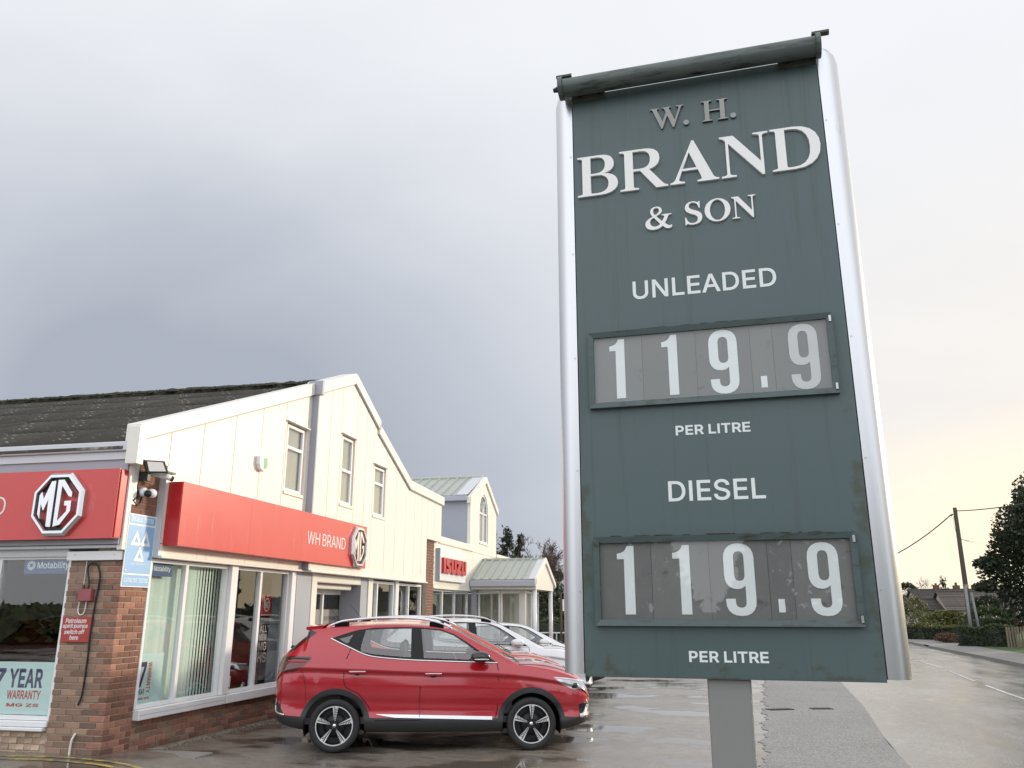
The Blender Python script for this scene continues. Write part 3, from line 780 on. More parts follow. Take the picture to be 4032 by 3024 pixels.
mb = MB()
mb.add([(-900, -900, -0.16), (900, -900, -0.16), (900, 900, -0.16), (-900, 900, -0.16)], [(0, 1, 2, 3)])
structure(mb.build('ground', M['earth']))
fx = lambda y: lerp_tab(X_FORE, y)
stx = lambda y: lerp_tab(X_STRIP, y)
kx = lambda y: lerp_tab(X_KERB, y)
jag = lambda y: fx(y) + 0.035 * math.sin(y * 9.1) + 0.03 * math.sin(y * 23.7 + 1) + 0.04 * math.sin(y * 3.3)
band('forecourt', M['forecourt'], lambda y: -30.0, lambda y: fx(y) + 0.5, -20, 60, 240, 90, gz)
band('asphalt_strip', M['strip'], lambda y: jag(y) if y < 50 else fx(y), stx, -20, 140, 1600, 2, lambda x, y: 0.005)
band('road', M['road'], stx, kx, -20, 140, 80, 8, lambda x, y: 0.0 + 0.02 * math.sin(math.pi * min(1, max(0, (x - stx(y)) / (kx(y) - stx(y))))))
band('pavement', M['kerb'], lambda y: kx(y) + 0.13, lambda y: kx(y) + 2.1, -20, 140, 60, 2, lambda x, y: 0.105)
band('verge', M['grass'], lambda y: kx(y) + 2.1, lambda y: kx(y) + 60, -20, 140, 60, 4, lambda x, y: 0.10)

# kerb stones along the far side of the road, with a dropped crossing
kr = structure(bpy.data.objects.new('kerb', None))
COL.objects.link(kr)
ks = MB().box(0, 0.125, 0, 0.905, -0.12, 0.112).mesh('kerb_stone', M['kerb'])
kd = MB().box(0, 0.125, 0, 0.905, -0.12, 0.03).mesh('dropped_kerb_stone', M['kerb'])
y = 22.0
while y < 74:
    a = math.atan2(kx(y + 0.9) - kx(y), 0.9)
    o = link('kerb_stone', kd if 45.4 < y < 47.6 or y > 52 and y < 55 else ks, kr)
    o.location = (kx(y), y, 0)
    o.rotation_euler = (0, 0, -a)
    y += 0.915

# painted markings
mk = structure(bpy.data.objects.new('road_markings', None))
COL.objects.link(mk)


def ribbon(name, mat, pts, wd, z, parent):
    mb = MB()
    v, f = [], []
    for i, p in enumerate(pts):
        q0, q1 = pts[max(i - 1, 0)], pts[min(i + 1, len(pts) - 1)]
        d = Vector((q1[0] - q0[0], q1[1] - q0[1])).normalized()
        for s in (-1, 1):
            x, y_ = p[0] - d.y * s * wd / 2, p[1] + d.x * s * wd / 2
            v.append((x, y_, z(x, y_)))
    for i in range(len(pts) - 1):
        f.append((2 * i + 1, 2 * i, 2 * i + 2, 2 * i + 3))
    mb.add(v, f)
    return mb.build(name, mat, parent)


cl = [(6.0, 14), (6.47, 21), (6.85, 25.2), (7.35, 29.6), (7.62, 34.5), (8.0, 40), (8.5, 46), (9.4, 60)]
rz = lambda x, y: 0.0255 if True else 0
for k in range(10):
    y0 = 14 + k * 5.2
    pts = [(lerp_tab([(b, a) for a, b in cl], y0 + t), y0 + t) for t in (0, 1, 2, 3, 4.0)]
    ribbon('centre_line_dash', M['line_white'], pts, 0.085, rz, mk)
ya = [(-10.5, 8.72), (-9.2, 8.95), (-8.4, 9.13), (-7.7, 9.22), (-7.1, 9.16), (-6.4, 8.98), (-5.2, 8.55), (-3.6, 7.9)]
yb = [(x + 0.02, y - 0.20) for x, y in ya]


def smooth_pts(p, n=6):
    out = []
    for i in range(len(p) - 1):
        a, b, c, d = p[max(i - 1, 0)], p[i], p[i + 1], p[min(i + 2, len(p) - 1)]
        for k in range(n):
            t = k / n
            out.append(tuple(0.5 * (2 * b[j] + (c[j] - a[j]) * t + (2 * a[j] - 5 * b[j] + 4 * c[j] - d[j]) * t * t + (3 * b[j] - a[j] - 3 * c[j] + d[j]) * t ** 3) for j in range(len(b))))
    out.append(p[-1])
    return out


gl = lambda x, y: gz(x, y) + 0.005
ribbon('yellow_line', M['line_yellow'], smooth_pts(ya), 0.075, gl, mk)
ribbon('yellow_line', M['line_yellow'], smooth_pts(yb), 0.075, gl, mk)

# concrete inspection slab and drain covers
sb = tag(MB().box(-6.95, -6.1, 9.72, 10.12, 0.0, 0.058).build('drain_slab', M['kerb'], bevel=0.01), 'cracked concrete slab in the wet forecourt by the corner brick pier', 'slab')
for nm, (x, yy, wd, ang), lab in (('channel_drain', (1.33, 17.0, 0.50, 0.45), 'long narrow drain grating at the edge of the wet forecourt'),
                                  ('gully_grate', (2.10, 17.3, 0.40, 0.25), 'short iron gully grate in the grey asphalt strip')):
    t = thing(nm, lab, 'drain', (x, yy, 0.0), ang)
    MB().box(-wd / 2, wd / 2, -0.13, 0.13, -0.03, 0.006).build('drain_frame', M['iron'], t, local=True)
    for k in range(9):
        MB().box(-wd / 2 + wd * (k + 0.2) / 9, -wd / 2 + wd * (k + 0.75) / 9, -0.10, 0.10, 0.006, 0.016).build('bar', M['iron'], t, local=True)

# pebbles washed against the foot of the side wall
mb = MB()
for k in range(520):
    yy = 10.3 + random.random() ** 1.3 * 4.0
    x = -7.2 + abs(random.gauss(0, 0.10)) + 0.02
    r = random.uniform(0.006, 0.020)
    z = gz(x, yy)
    v = [(x + r * random.uniform(0.8, 1.4), yy, z + r * 0.4), (x, yy + r * random.uniform(0.8, 1.5), z + r * 0.4), (x - r, yy, z + r * 0.4), (x, yy - r, z + r * 0.4), (x, yy, z + r), (x, yy, z - r * 0.3)]
    mb.add(v, [(0, 1, 4), (1, 2, 4), (2, 3, 4), (3, 0, 4), (1, 0, 5), (2, 1, 5), (3, 2, 5), (0, 3, 5)])
tag(mb.build('gravel', M['gravel']), 'loose pebbles along the foot of the showroom side wall', 'gravel', kind='stuff')

# ------------------------------------------------------------------ price totem
TH = R(-3.1)
ex_, nx_ = Vector((math.cos(TH), math.sin(TH), 0)), Vector((-math.sin(TH), math.cos(TH), 0))
P0 = Vector((-0.513, 3.789, 0))
tt = thing('price_sign', 'tall dark green petrol price sign with silver sides on a grey post', 'price sign', P0 + ex_ * 0.612 + nx_ * 0.11, TH)
sg = lambda u, v, d: (u - 0.612, -0.11 - d, v + 1.507)


def sbox(name, mat, u0, u1, v0, v1, d0, d1, parent=tt, bevel=0.0):
    return MB().box(u0 - 0.612, u1 - 0.612, -0.11 - d1, -0.11 - d0, v0 + 1.507, v1 + 1.507).build(name, mat, parent, bevel=bevel, local=True)


panel = sbox('panel', M['green'], 0.003, 1.227, 0, 2.91, -0.22, 0)
sbox('panel_edge_trim', M['green_frame'], 0.003, 1.227, -0.006, 0.0, -0.22, 0.004)
sbox('post', M['post'], 0.522, 0.702, -1.507, 0.0, -0.19, -0.02, bevel=0.012)
sbox('base_plate', M['post'], 0.44, 0.79, -1.507, -1.487, -0.27, 0.06)
for s in (-1, 1):
    base = -0.001 if s < 0 else 1.231
    prof = [(base, 0.002)]
    for k in range(0, 17):
        a = math.pi * (0.06 + 0.88 * k / 16)
        prof.append((base + s * 0.107 * math.sin(a) ** 0.8, -0.11 + 0.112 * math.cos(a)))
    prof.append((base, -0.222))
    m2 = MB()
    zs = [0.004, 2.90, 2.935, 2.955, 2.965]
    sh = [1, 1, 0.93, 0.78, 0.5]
    n = len(prof)
    v = [(base - 0.612 + (p[0] - base) * q, -0.11 - p[1], z + 1.507) for z, q in zip(zs, sh) for p in prof]
    f = [(j * n + i, j * n + (i + 1) % n, (j + 1) * n + (i + 1) % n, (j + 1) * n + i) for j in range(4) for i in range(n)]
    f += [tuple(range(n))[::-1], tuple(range(4 * n, 5 * n))]
    m2.add(v, [q if s > 0 else q[::-1] for q in f])
    o = m2.build('side_extrusion', M['alu'], tt, smooth=True, local=True)
    md = o.modifiers.new('e', 'EDGE_SPLIT')
    md.split_angle = R(38)
    for k in range(5):
        sbox('rivet', M['bolt'], base + s * 0.012 - 0.004, base + s * 0.012 + 0.004, 0.35 + k * 0.55, 0.358 + k * 0.55, 0.0, 0.003)

# lamp trough over the top edge
cz, cd = 2.921 + 1.507, -0.11 - 0.072
lt = MB().tube([(-0.05 - 0.612, cd, cz), (1.24 - 0.612, cd, cz)], 0.049, 28).build('light_trough', M['tube_green'], tt, smooth=True, local=True)
md = lt.modifiers.new('e', 'EDGE_SPLIT')
md.split_angle = R(50)
MB().box(-0.045 - 0.612, 1.235 - 0.612, cd + 0.018, cd + 0.03, cz + 0.043, cz + 0.060).build('rib', M['tube_green'], lt, local=True)
for u in (-0.052, 1.222):
    MB().tube([(u - 0.612, cd, cz), (u + 0.022 - 0.612, cd, cz)], 0.061, 28).build('end_cap', M['tube_green'], lt, local=True)
    for du in (-0.006, 0.05):
        MB().tube([(u + du - 0.60, cd - 0.005, cz + 0.05), (u + du - 0.60, cd - 0.005, cz + 0.078)], 0.006, 6).build('bolt', M['rust'], lt, local=True)
    MB().box(u - 0.625, u - 0.545, cd - 0.02, cd + 0.012, cz + 0.058, cz + 0.07).build('clamp', M['rust'], lt, local=True)
MB().tube([(-0.055 - 0.612, cd, cz), (-0.085 - 0.612, cd, cz - 0.004)], [0.018, 0.010], 8).build('cable_gland', M['black'], lt, local=True)
for u0, u1 in ((0.002, 0.178), (1.047, 1.226)):
    b = sbox('bracket', M['rust'], u0, u1, 2.873, 2.912, 0.001, 0.02)
    sbox('bracket_arm', M['rust'], u0 + 0.02, u1 - 0.02, 2.905, 2.918, 0.0205, 0.06, b)
    for u in (u0 + 0.045, u1 - 0.025):
        MB().tube([(u - 0.612, -0.131, 2.893 + 1.507), (u - 0.612, -0.146, 2.893 + 1.507)], 0.012, 6).build('bolt', M['black'], b, local=True)

# raised letters
cap = 0.226


def raised(ch, u0, u1, v0, v1, mat, depth):
    lettering('letter', fit(SERIF[ch], u0, u1, v0, v1), sg, mat, tt, depth, True)


raised('W', 0.407, 0.576, 2.634, 2.754, M['mirror_letter'], 0.012)
raised('H', 0.664, 0.790, 2.638, 2.753, M['mirror_letter'], 0.012)
raised('.', 0.571, 0.599, 2.636, 2.664, M['mirror_letter'], 0.012)
raised('.', 0.801, 0.829, 2.636, 2.664, M['mirror_letter'], 0.012)
for ch, a, b, c, d in (('B', 0.023, 0.230, 2.308, 2.534), ('R', 0.241, 0.479, 2.309, 2.534), ('A', 0.490, 0.726, 2.310, 2.541), ('N', 0.738, 0.968, 2.304, 2.534), ('D', 0.977, 1.203, 2.308, 2.536)):
    raised(ch, a, b, c, d, M['white_letter'], 0.014)
for ch, a, b, c, d in (('&', 0.357, 0.487, 2.080, 2.203), ('S', 0.551, 0.633, 2.083, 2.207), ('O', 0.645, 0.767, 2.085, 2.207), ('N', 0.774, 0.886, 2.086, 2.203)):
    raised(ch, a, b, c, d, M['white_letter'], 0.012)
# vinyl lettering
lettering('lettering', fit(sans('UNLEADED', 11), 0.280, 0.948, 1.728, 1.822), sg, M['print_white'], tt, 0.0015, True)
lettering('lettering', fit(sans('DIESEL', 11), 0.402, 0.822, 0.744, 0.838), sg, M['print_white'], tt, 0.0015, True)
lettering('lettering', fit(sans('PER LITRE', 22), 0.449, 0.779, 1.046, 1.091), sg, M['print_white'], tt, 0.0015, True)
lettering('lettering', fit(sans('PER LITRE', 22), 0.454, 0.780, 0.061, 0.106), sg, M['print_white'], tt, 0.0015, True)

for v0, v1, digs in ((1.192, 1.566, ((0.157, 0.229, 1.237, 1.530), (0.404, 0.476, 1.237, 1.530), (0.620, 0.748, 1.226, 1.533), (0.842, 0.869, 1.243, 1.297), (0.973, 1.098, 1.222, 1.530))),
                     (0.208, 0.592, ((0.160, 0.236, 0.256, 0.552), (0.405, 0.479, 0.256, 0.551), (0.622, 0.749, 0.250, 0.554), (0.837, 0.863, 0.265, 0.319), (0.966, 1.090, 0.250, 0.552)))):
    fr = MB()
    u0, u1, t_ = 0.057, 1.168, 0.026
    # mitred frame bars with a sloping inner edge
    o4 = [(u0, v0), (u1, v0), (u1, v1), (u0, v1)]
    i4 = [(u0 + t_, v0 + t_), (u1 - t_, v0 + t_), (u1 - t_, v1 - t_), (u0 + t_, v1 - t_)]
    frame = None
    for k in range(4):
        a, b, c, d = o4[k], o4[(k + 1) % 4], i4[(k + 1) % 4], i4[k]
        q = MB()
        q.add([sg(*a, 0.0), sg(*b, 0.0), sg(*a, 0.030), sg(*b, 0.030), sg(*c, 0.024), sg(*d, 0.024), sg(*c, 0.0), sg(*d, 0.0)],
              [(0, 1, 3, 2), (2, 3, 4, 5), (5, 4, 6, 7)])
        if frame is None:
            frame = q.build('price_frame', M['green_frame'], tt, local=True)
        else:
            q.build('frame_bar', M['green_frame'], frame, local=True)
    div = [0.080, 0.312, 0.561, 0.806, 0.905, 1.145]
    for k in range(5):
        c_ = MB().box(div[k] + 0.0008 - 0.612, div[k + 1] - 0.0008 - 0.612, -0.11 - 0.006 - 0.0006 * (k % 2), -0.1105, v0 + 0.02 + 1.507, v1 - 0.02 + 1.507).build('price_card', M['card'], frame, local=True)
        a, b, c, d = digs[k]
        dg = [[(a, c), (b, c), (b, d), (a, d)]] if k == 3 else fit(SERIF['1' if k < 2 else '9'], a, b, c, d)
        lettering('digit', dg, lambda u, v, dd: sg(u, v, 0.0072 + dd), M['faded_white'] if (k == 4 and v0 > 1) else M['print_white'], frame, 0.0012, True)
    q = MB()
    q.add([sg(u0 + t_ - 0.004, v0 + t_ - 0.004, 0.017), sg(u1 - t_ + 0.004, v0 + t_ - 0.004, 0.017), sg(u1 - t_ + 0.004, v1 - t_ + 0.004, 0.017), sg(u0 + t_ - 0.004, v1 - t_ + 0.004, 0.017)], [(0, 1, 2, 3)])
    q.build('clear_cover', M['perspex'], frame, local=True)
    for vv in (v0 + 0.03, v1 - 0.03):
        MB().box(u1 - 0.016 - 0.612, u1 - 0.006 - 0.612, -0.11 - 0.036, -0.11 - 0.027, vv - 0.014 + 1.507, vv + 0.014 + 1.507).build('latch', M['bolt'], frame, local=True)
    # grime ledge: a thin bead of algae above the frame
    q = MB()
    for k in range(46):
        u = u0 + 0.05 + (u1 - u0 - 0.2) * random.random()
        h = random.uniform(0.003, 0.009)
        q.box(u - 0.612, u + random.uniform(0.01, 0.05) - 0.612, -0.11 - 0.012 - h, -0.11 - 0.001, v1 + 1.5072, v1 + h * 0.7 + 1.507)
    q.build('algae_bead', M['moss'], frame, local=True)['kind'] = 'stuff'

# ------------------------------------------------------------------ showroom
M['gutter'] = pmat('shade_grey_gutter', (0.40, 0.41, 0.47), 0.4, var=0.06, scale=3)  # lilac grey puts the shade on the gutter faces into their colour
BX, CX, FY = -7.20, -7.10, 9.43       # brick face, cladding face, front face
bd = thing('showroom', 'cream clad car showroom with brick pier, red fascias and dark corrugated roof', 'building', (-7.2, 9.43, 0))
ROOFLINE = [(9.26, 4.16), (16.13, 6.78), (17.64, 6.07), (19.91, 4.995), (22.74, 4.93)]
rl = lambda y: lerp_tab(ROOFLINE, y)

# bricks: shared meshes by size and material
_bm = {}


def brick(parent, mat, x0, x1, y0, y1, z0, jit=0.002):
    sx_, sy_ = round(x1 - x0, 4), round(y1 - y0, 4)
    k = (sx_, sy_, mat.name)
    if k not in _bm:
        c = 0.004
        a, b, h = sx_ / 2, sy_ / 2, 0.065
        v = [(-a, -b, c), (a, -b, c), (a, b, c), (-a, b, c), (-a, -b, h - c), (a, -b, h - c), (a, b, h - c), (-a, b, h - c),
             (-a + c, -b + c, 0), (a - c, -b + c, 0), (a - c, b - c, 0), (-a + c, b - c, 0), (-a + c, -b + c, h), (a - c, -b + c, h), (a - c, b - c, h), (-a + c, b - c, h)]
        f = [(0, 1, 5, 4), (1, 2, 6, 5), (2, 3, 7, 6), (3, 0, 4, 7), (11, 10, 9, 8), (12, 13, 14, 15)]
        for i in range(4):
            j = (i + 1) % 4
            f += [(i, 8 + i, 8 + j, j), (4 + i, 4 + j, 12 + j, 12 + i)]
        q = MB()
        q.add(v, f)
        _bm[k] = q.mesh('brick', mat)
    o = link('brick', _bm[k], parent)
    o.location = ((x0 + x1) / 2 + random.uniform(-jit, jit), (y0 + y1) / 2 + random.uniform(-jit, jit), z0 + random.uniform(-0.001, 0.001))
    return o


L_, H_, J_ = 0.215, 0.1025, 0.010
pier = MB().box(-7.985, BX - 0.009, FY + 0.009, 9.96, -0.05, 2.43).box(-7.6, BX - 0.009, FY + 0.009, 9.97, 2.431, 3.74).build('brick_pier', M['mortar'], bd)
for c in range(32):
    z = 0.008 + c * 0.075
    if c % 2 == 0:
        x = BX
        brick(pier, M['brick'], x - L_, x, FY, FY + H_, z)
        for k in (1, 2, 3):
            xe = x - k * (L_ + J_)
            brick(pier, M['brick_front'], max(xe - L_, -7.99), xe, FY, FY + H_, z)
        if z < 2.12:
            brick(pier, M['brick'], BX - H_, BX, FY + H_ + J_, FY + H_ + J_ + L_, z)
            brick(pier, M['brick'], BX - H_, BX, FY + H_ + 2 * J_ + L_, 9.962, z)
    else:
        brick(pier, M['brick'], BX - H_, BX, FY, FY + L_, z)
        for k in (0, 1, 2):
            xe = BX - H_ - J_ - k * (L_ + J_)
            brick(pier, M['brick_front'], max(xe - L_, -7.99), xe, FY, FY + H_, z)
        if z < 2.12:
            brick(pier, M['brick'], BX - H_, BX, FY + L_ + J_, FY + 2 * L_ + J_, z)
            brick(pier, M['brick'], BX - H_, BX, FY + 2 * L_ + 2 * J_, 9.962, z)
low = MB().box(-7.4, BX - 0.035, 9.97, 14.7, -0.05, 0.408).build('low_brick_wall', M['mortar'], bd)
for c in range(5):
    z = 0.022 + c * 0.075
    y = 9.975 - (c % 2) * 0.1125
    while y < 14.05:
        if y + L_ > 10.03:
            brick(low, M['brick_front'] if random.random() < 0.5 else M['brick'], BX - 0.025 - H_, BX - 0.025, max(y, 9.975), y + L_, z)
        y += L_ + J_
low2 = MB().box(-11, -7.99, FY + 0.05, 9.8, -0.05, 0.375).build('low_brick_wall', M['mortar'], bd)
for c in range(4):
    z = 0.03 + c * 0.075
    x = -7.995 - (c % 2) * 0.1125
    for k in range(6):
        brick(low2, M['brick_pale'], x - L_, x, FY + 0.04, FY + 0.04 + H_, z)
        x -= L_ + J_
# bricks of the recess over the test plate and of the far pilaster: too small to pick apart
mb = MB()
for c in range(14):
    z = 2.78 + c * 0.0755
    y = FY + (0 if c % 2 else -0.11)
    while y < 9.96:
        if y + L_ > FY + 0.02:
            mb.box(BX - 0.05, BX + random.uniform(-0.002, 0.002), max(y, FY + 0.001), min(y + L_, 9.962), z, z + 0.065)
        y += L_ + J_
for c in range(48):
    z = 0.01 + c * 0.075
    y = 21.44 - (c % 2) * 0.1125
    while y < 22.0:
        mb.box(-7.2, -7.08 + random.uniform(-0.003, 0.003), max(y, 21.44), min(y + L_, 22.02), z, z + 0.065)
        y += L_ + J_
o = mb.build('brickwork', M['brick'], bd)
o['kind'] = 'stuff'
MB().box(-7.3, -7.09, 21.43, 22.03, 0, 3.6).build('pilaster_core', M['mortar'], bd)
MB().box(-7.3, -7.05, 21.38, 22.08, 3.605, 3.645).build('pilaster_cap', M['trim'], bd, bevel=0.006)

# closed upper storey and roof space behind the cladding
MB().prism([(9.30, 2.60), (22.7, 2.60), (22.7, 4.85), (19.91, 4.88), (16.13, 6.55), (9.30, 3.90)], 'x', -22, -7.215).build('upper_storey_shell', M['grey'], bd)
rm = MB()
rm.box(-22, -7.6, 9.8, 22.6, -0.04, 0.03)
rm.build('interior_floor', M['infloor'], bd)
MB().box(-14.2, -14.0, 9.6, 22.6, 0.03, 2.6).build('interior_wall', M['inwall'], bd)
MB().box(-13.9, -7.7, 22.45, 22.6, 0.03, 2.59).build('interior_wall', M['inwall'], bd)
MB().box(-22.0, -21.8, 9.4, 22.6, -0.04, 2.6).build('back_wall', M['inwall'], bd)
MB().box(-21.8, -12.0, 9.5, 9.6, -0.04, 2.6).build('front_wall', M['inwall'], bd)


# cladding panels
WIN = [(13.33, 14.00, 3.84, 5.05), (15.71, 16.28, 3.91, 5.31), (17.53, 18.16, 3.87, 4.98)]
JO = [9.26, 9.985, 10.75, 11.6, 12.42, 13.22, 14.232, None, 14.50, 15.08, 15.60, 16.40, 16.95, 17.42, 18.27, 18.95, 19.65, 20.35, 20.95, 21.42, 22.04, 22.70]


# the second bay of the side wall stands a little proud of the first
CX2 = -6.97
K2 = CX2 / CX
T2 = lambda y, z: (y * K2, 1.78 + (z - 1.78) * K2)


def clad(y0, y1, z0, z1a, z1b):
    g = 0.008
    pts = [(y0 + g, z0), (y1 - g, z0), (y1 - g, z1b), (y0 + g, z1a)]
    for k in (16.13, 19.91):
        if y0 < k < y1 and z1a > rl(y0) - 0.3:
            pts = [(y0 + g, z0), (y1 - g, z0), (y1 - g, z1b), (k, rl(k) - 0.10), (y0 + g, z1a)]
    if y0 >= 14.45:
        pts = [T2(*p) for p in pts]
    MB().prism(pts, 'x', -7.20, CX2 if y0 >= 14.45 else CX).build('cladding_panel', M['cream'], bd)


i = 0
while i < len(JO) - 1:
    a, b = JO[i], JO[i + 1]
    i += 1
    if a is None or b is None:
        continue
    z0 = 3.712 if b < 10 else (3.65 if 21.4 <= a < 21.9 else 2.66)
    if a > 22.0:
        z0 = 3.65
    ta, tb = rl(a) - 0.1, rl(b) - 0.1
    wz = [w_ for w_ in WIN if a <= w_[0] and w_[1] <= b]
    if wz:
        w0, w1, s0, s1 = wz[0]
        s0, s1, w0, w1 = s0 - 0.07, s1 + 0.03, w0 - 0.05, w1 + 0.05
        lp = lambda y: float(np.interp(y, [a, b], [ta, tb]))
        clad(a, b, z0, s0, s0)
        clad(a, w0, s0 + 0.003, s1, s1)
        clad(w1, b, s0 + 0.003, s1, s1)
        clad(a, b, s1 + 0.003, ta, tb)
    else:
        clad(a, b, z0, ta, tb)
# band under the red sign, with joints
for y0, y1 in ((9.985, 11.1), (11.1, 12.2), (12.2, 13.3), (13.3, 14.2), (14.5, 15.6), (15.6, 16.5), (16.5, 17.5), (17.5, 18.6), (18.6, 19.7), (19.7, 20.6), (20.6, 21.42)):
    if y0 > 14.4:
        y0, y1 = y0 * K2, y1 * K2
    MB().box(-7.19, (CX2 if y0 > 14.2 else CX) + 0.002, y0 + 0.003, y1 - 0.003, 2.50, 2.652).build('band_panel', M['cream'], bd)
MB().box(-7.19, CX + 0.05, 9.985, 14.23, 2.462, 2.498).build('drip_ledge', M['trim'], bd, bevel=0.006)
MB().box(-7.19, CX2 + 0.05, 14.235, 21.05, 2.462, 2.498).build('drip_ledge', M['trim'], bd, bevel=0.006)
# white return at the left end of the cladding
MB().box(-7.2, CX + 0.004, 9.966, 9.984, 2.47, 3.71).build('cladding_return', M['greyl'], bd)
# returns where the second bay steps forward, their shade put in as grey
MB().box(-7.19, CX2 + 0.003, 14.19, 14.238, 2.50, 5.98).build('bay_return', M['grey'], bd)
MB().box(-7.19, CX2 + 0.075, 14.165, 14.26, 5.80, 6.085).build('barge_return', M['grey'], bd, bevel=0.01)

# barge boards along the roofline
for (y0, z0), (y1, z1), nm in (((9.24, 4.155), (14.16, 6.03), 'barge_board'), ((14.50, 6.16), (16.12, 6.785), 'barge_board'), ((16.13, 6.785), (17.66, 6.06), 'barge_board'), ((17.60, 5.98), (19.90, 5.0), 'barge_board'), ((19.905, 5.0), (22.78, 4.93), 'parapet_coping')):
    d, bx0 = 0.235, CX
    if y0 > 14.4:
        (y0, z0), (y1, z1), bx0 = T2(y0, z0), T2(y1, z1), CX2
    MB().prism([(y0, z0 - d), (y1, z1 - d), (y1, z1), (y0, z0)], 'x', -7.26, bx0 + 0.055).build(nm, M['trim'], bd, bevel=0.012)
    MB().prism([(y0, z0 - d - 0.02), (y1, z1 - d - 0.02), (y1, z1 - d - 0.002), (y0, z0 - d - 0.002)], 'x', -7.19, bx0 + 0.02).build('painted_shade_strip', M['grey'], bd)  # solid grey strip, the shade under the board put in as colour

# corrugated roof: overlapping rows of sheets
PIT = math.atan2(6.62 - 3.93, 16.13 - 9.2)
SL = 6.93 / math.cos(PIT)


def sheet_mesh(name, wd, ln, pitch, amp, mat, seg=8):
    q = MB()
    n = int(round(wd / pitch * seg))
    v = [(wd * k / n, yy, amp * math.cos(2 * math.pi * (wd * k / n) / pitch) + zz) for zz, yy in ((0.0, 0.0), (0.0, ln), (-0.012, 0.0)) for k in range(n + 1)]
    f = [(k, k + 1, n + 2 + k, n + 1 + k) for k in range(n)] + [(2 * n + 2 + k, 2 * n + 3 + k, k + 1, k) for k in range(n)]
    q.add(v, f)
    return q.mesh(name, mat, True)



roof_board = MB().prism([(9.22, 3.86), (16.13, 6.545), (16.13, 6.50), (9.22, 3.82)], 'x', -22, -7.27).build('roof', M['roof'], bd)
sm = sheet_mesh('roof_sheet', 1.02, SL / 5 + 0.15, 0.146, 0.020, M['roof'])
cs_ = sheet_mesh('clear_roof_sheet', 1.02, SL / 5 + 0.15, 0.146, 0.026, M['clear_sheet'])
for r_ in range(5):
    for c in range(15):
        clear = (r_ == 3 and c == 0)
        o = link('clear_roof_sheet' if clear else 'roof_sheet', cs_ if clear else sm, roof_board)
        s0 = r_ * SL / 5 - 0.02
        o.location = (-7.27 - (c + 1) * 1.022, 9.27 + s0 * math.cos(PIT), 3.925 + s0 * math.sin(PIT) + (0.012 if clear else 0) + random.uniform(-0.004, 0.004))
        o.rotation_euler = (PIT - R(0.55), 0, 0)
# mossy ridge capping
mb = MB()
x = -22.0
pts, rr = [], []
while x < -7.3:
    pts.append((x, 16.1 + random.uniform(-0.02, 0.02), 6.56 + random.uniform(-0.012, 0.012)))
    rr.append(0.125 + random.uniform(-0.012, 0.016))
    x += 0.07 + 0.1 * random.random()
mb.tube(pts, rr, 8)
mb.build('ridge_capping', M['moss'], roof_board, smooth=True)
mb = MB()
for k in range(900):
    x, yy = random.uniform(-22, -7.4), random.gauss(15.95, 0.13)
    r = random.uniform(0.02, 0.05)
    z = 6.59 - abs(yy - 16.1) * 0.35 + 0.06
    v = [(x + r * 1.5, yy, z), (x, yy + r, z), (x - r * 1.5, yy, z), (x, yy - r, z), (x + random.uniform(-r, r), yy, z + r * 1.2)]
    mb.add(v, [(0, 1, 4), (1, 2, 4), (2, 3, 4), (3, 0, 4)])
o = mb.build('moss', M['moss'], roof_board)
o['kind'] = 'stuff'

# eaves box, gutter, front fascia panels
MB().box(-22, -7.19, 9.23, 9.42, 3.80, 3.925).build('gutter', M['greyl'], bd, bevel=0.012)
MB().box(-22, -7.215, 9.275, 9.42, 3.694, 3.797).build('eaves_board', M['greyl'], bd)
MB().prism([(9.22, 3.62), (9.36, 3.62), (9.36, 4.16), (9.22, 4.12)], 'x', -7.21, -7.038).build('verge_end_box', M['trim'], bd, bevel=0.008)
x1 = -7.262
for wd in (1.25, 1.2, 1.2, 1.2, 1.2, 2.4, 2.4):
    MB().box(x1 - wd + 0.004, x1, 9.36, 9.45, 2.60, 3.69).build('fascia_panel', M['greyl'], bd)
    x1 -= wd
MB().box(-22, -7.262, 9.34, 9.45, 2.555, 2.595).build('fascia_ledge', M['greyl'], bd, bevel=0.005)
MB().box(-7.26, -7.185, 9.335, 9.428, 2.53, 3.69).build('corner_trim', M['trim'], bd, bevel=0.006)
MB().box(-7.199, -7.185, 9.43, 9.50, 3.12, 3.69).build('corner_trim', M['trim'], bd)
MB().box(-8.02, -7.21, FY - 0.045, FY - 0.002, 2.405, 2.52).build('lintel_board', M['white'], bd, bevel=0.004)
for x in (-7.9, -7.32):
    MB().tube([(x, FY - 0.045, 2.475), (x, FY - 0.052, 2.475)], 0.008, 8).build('screw', M['bolt'], bd)


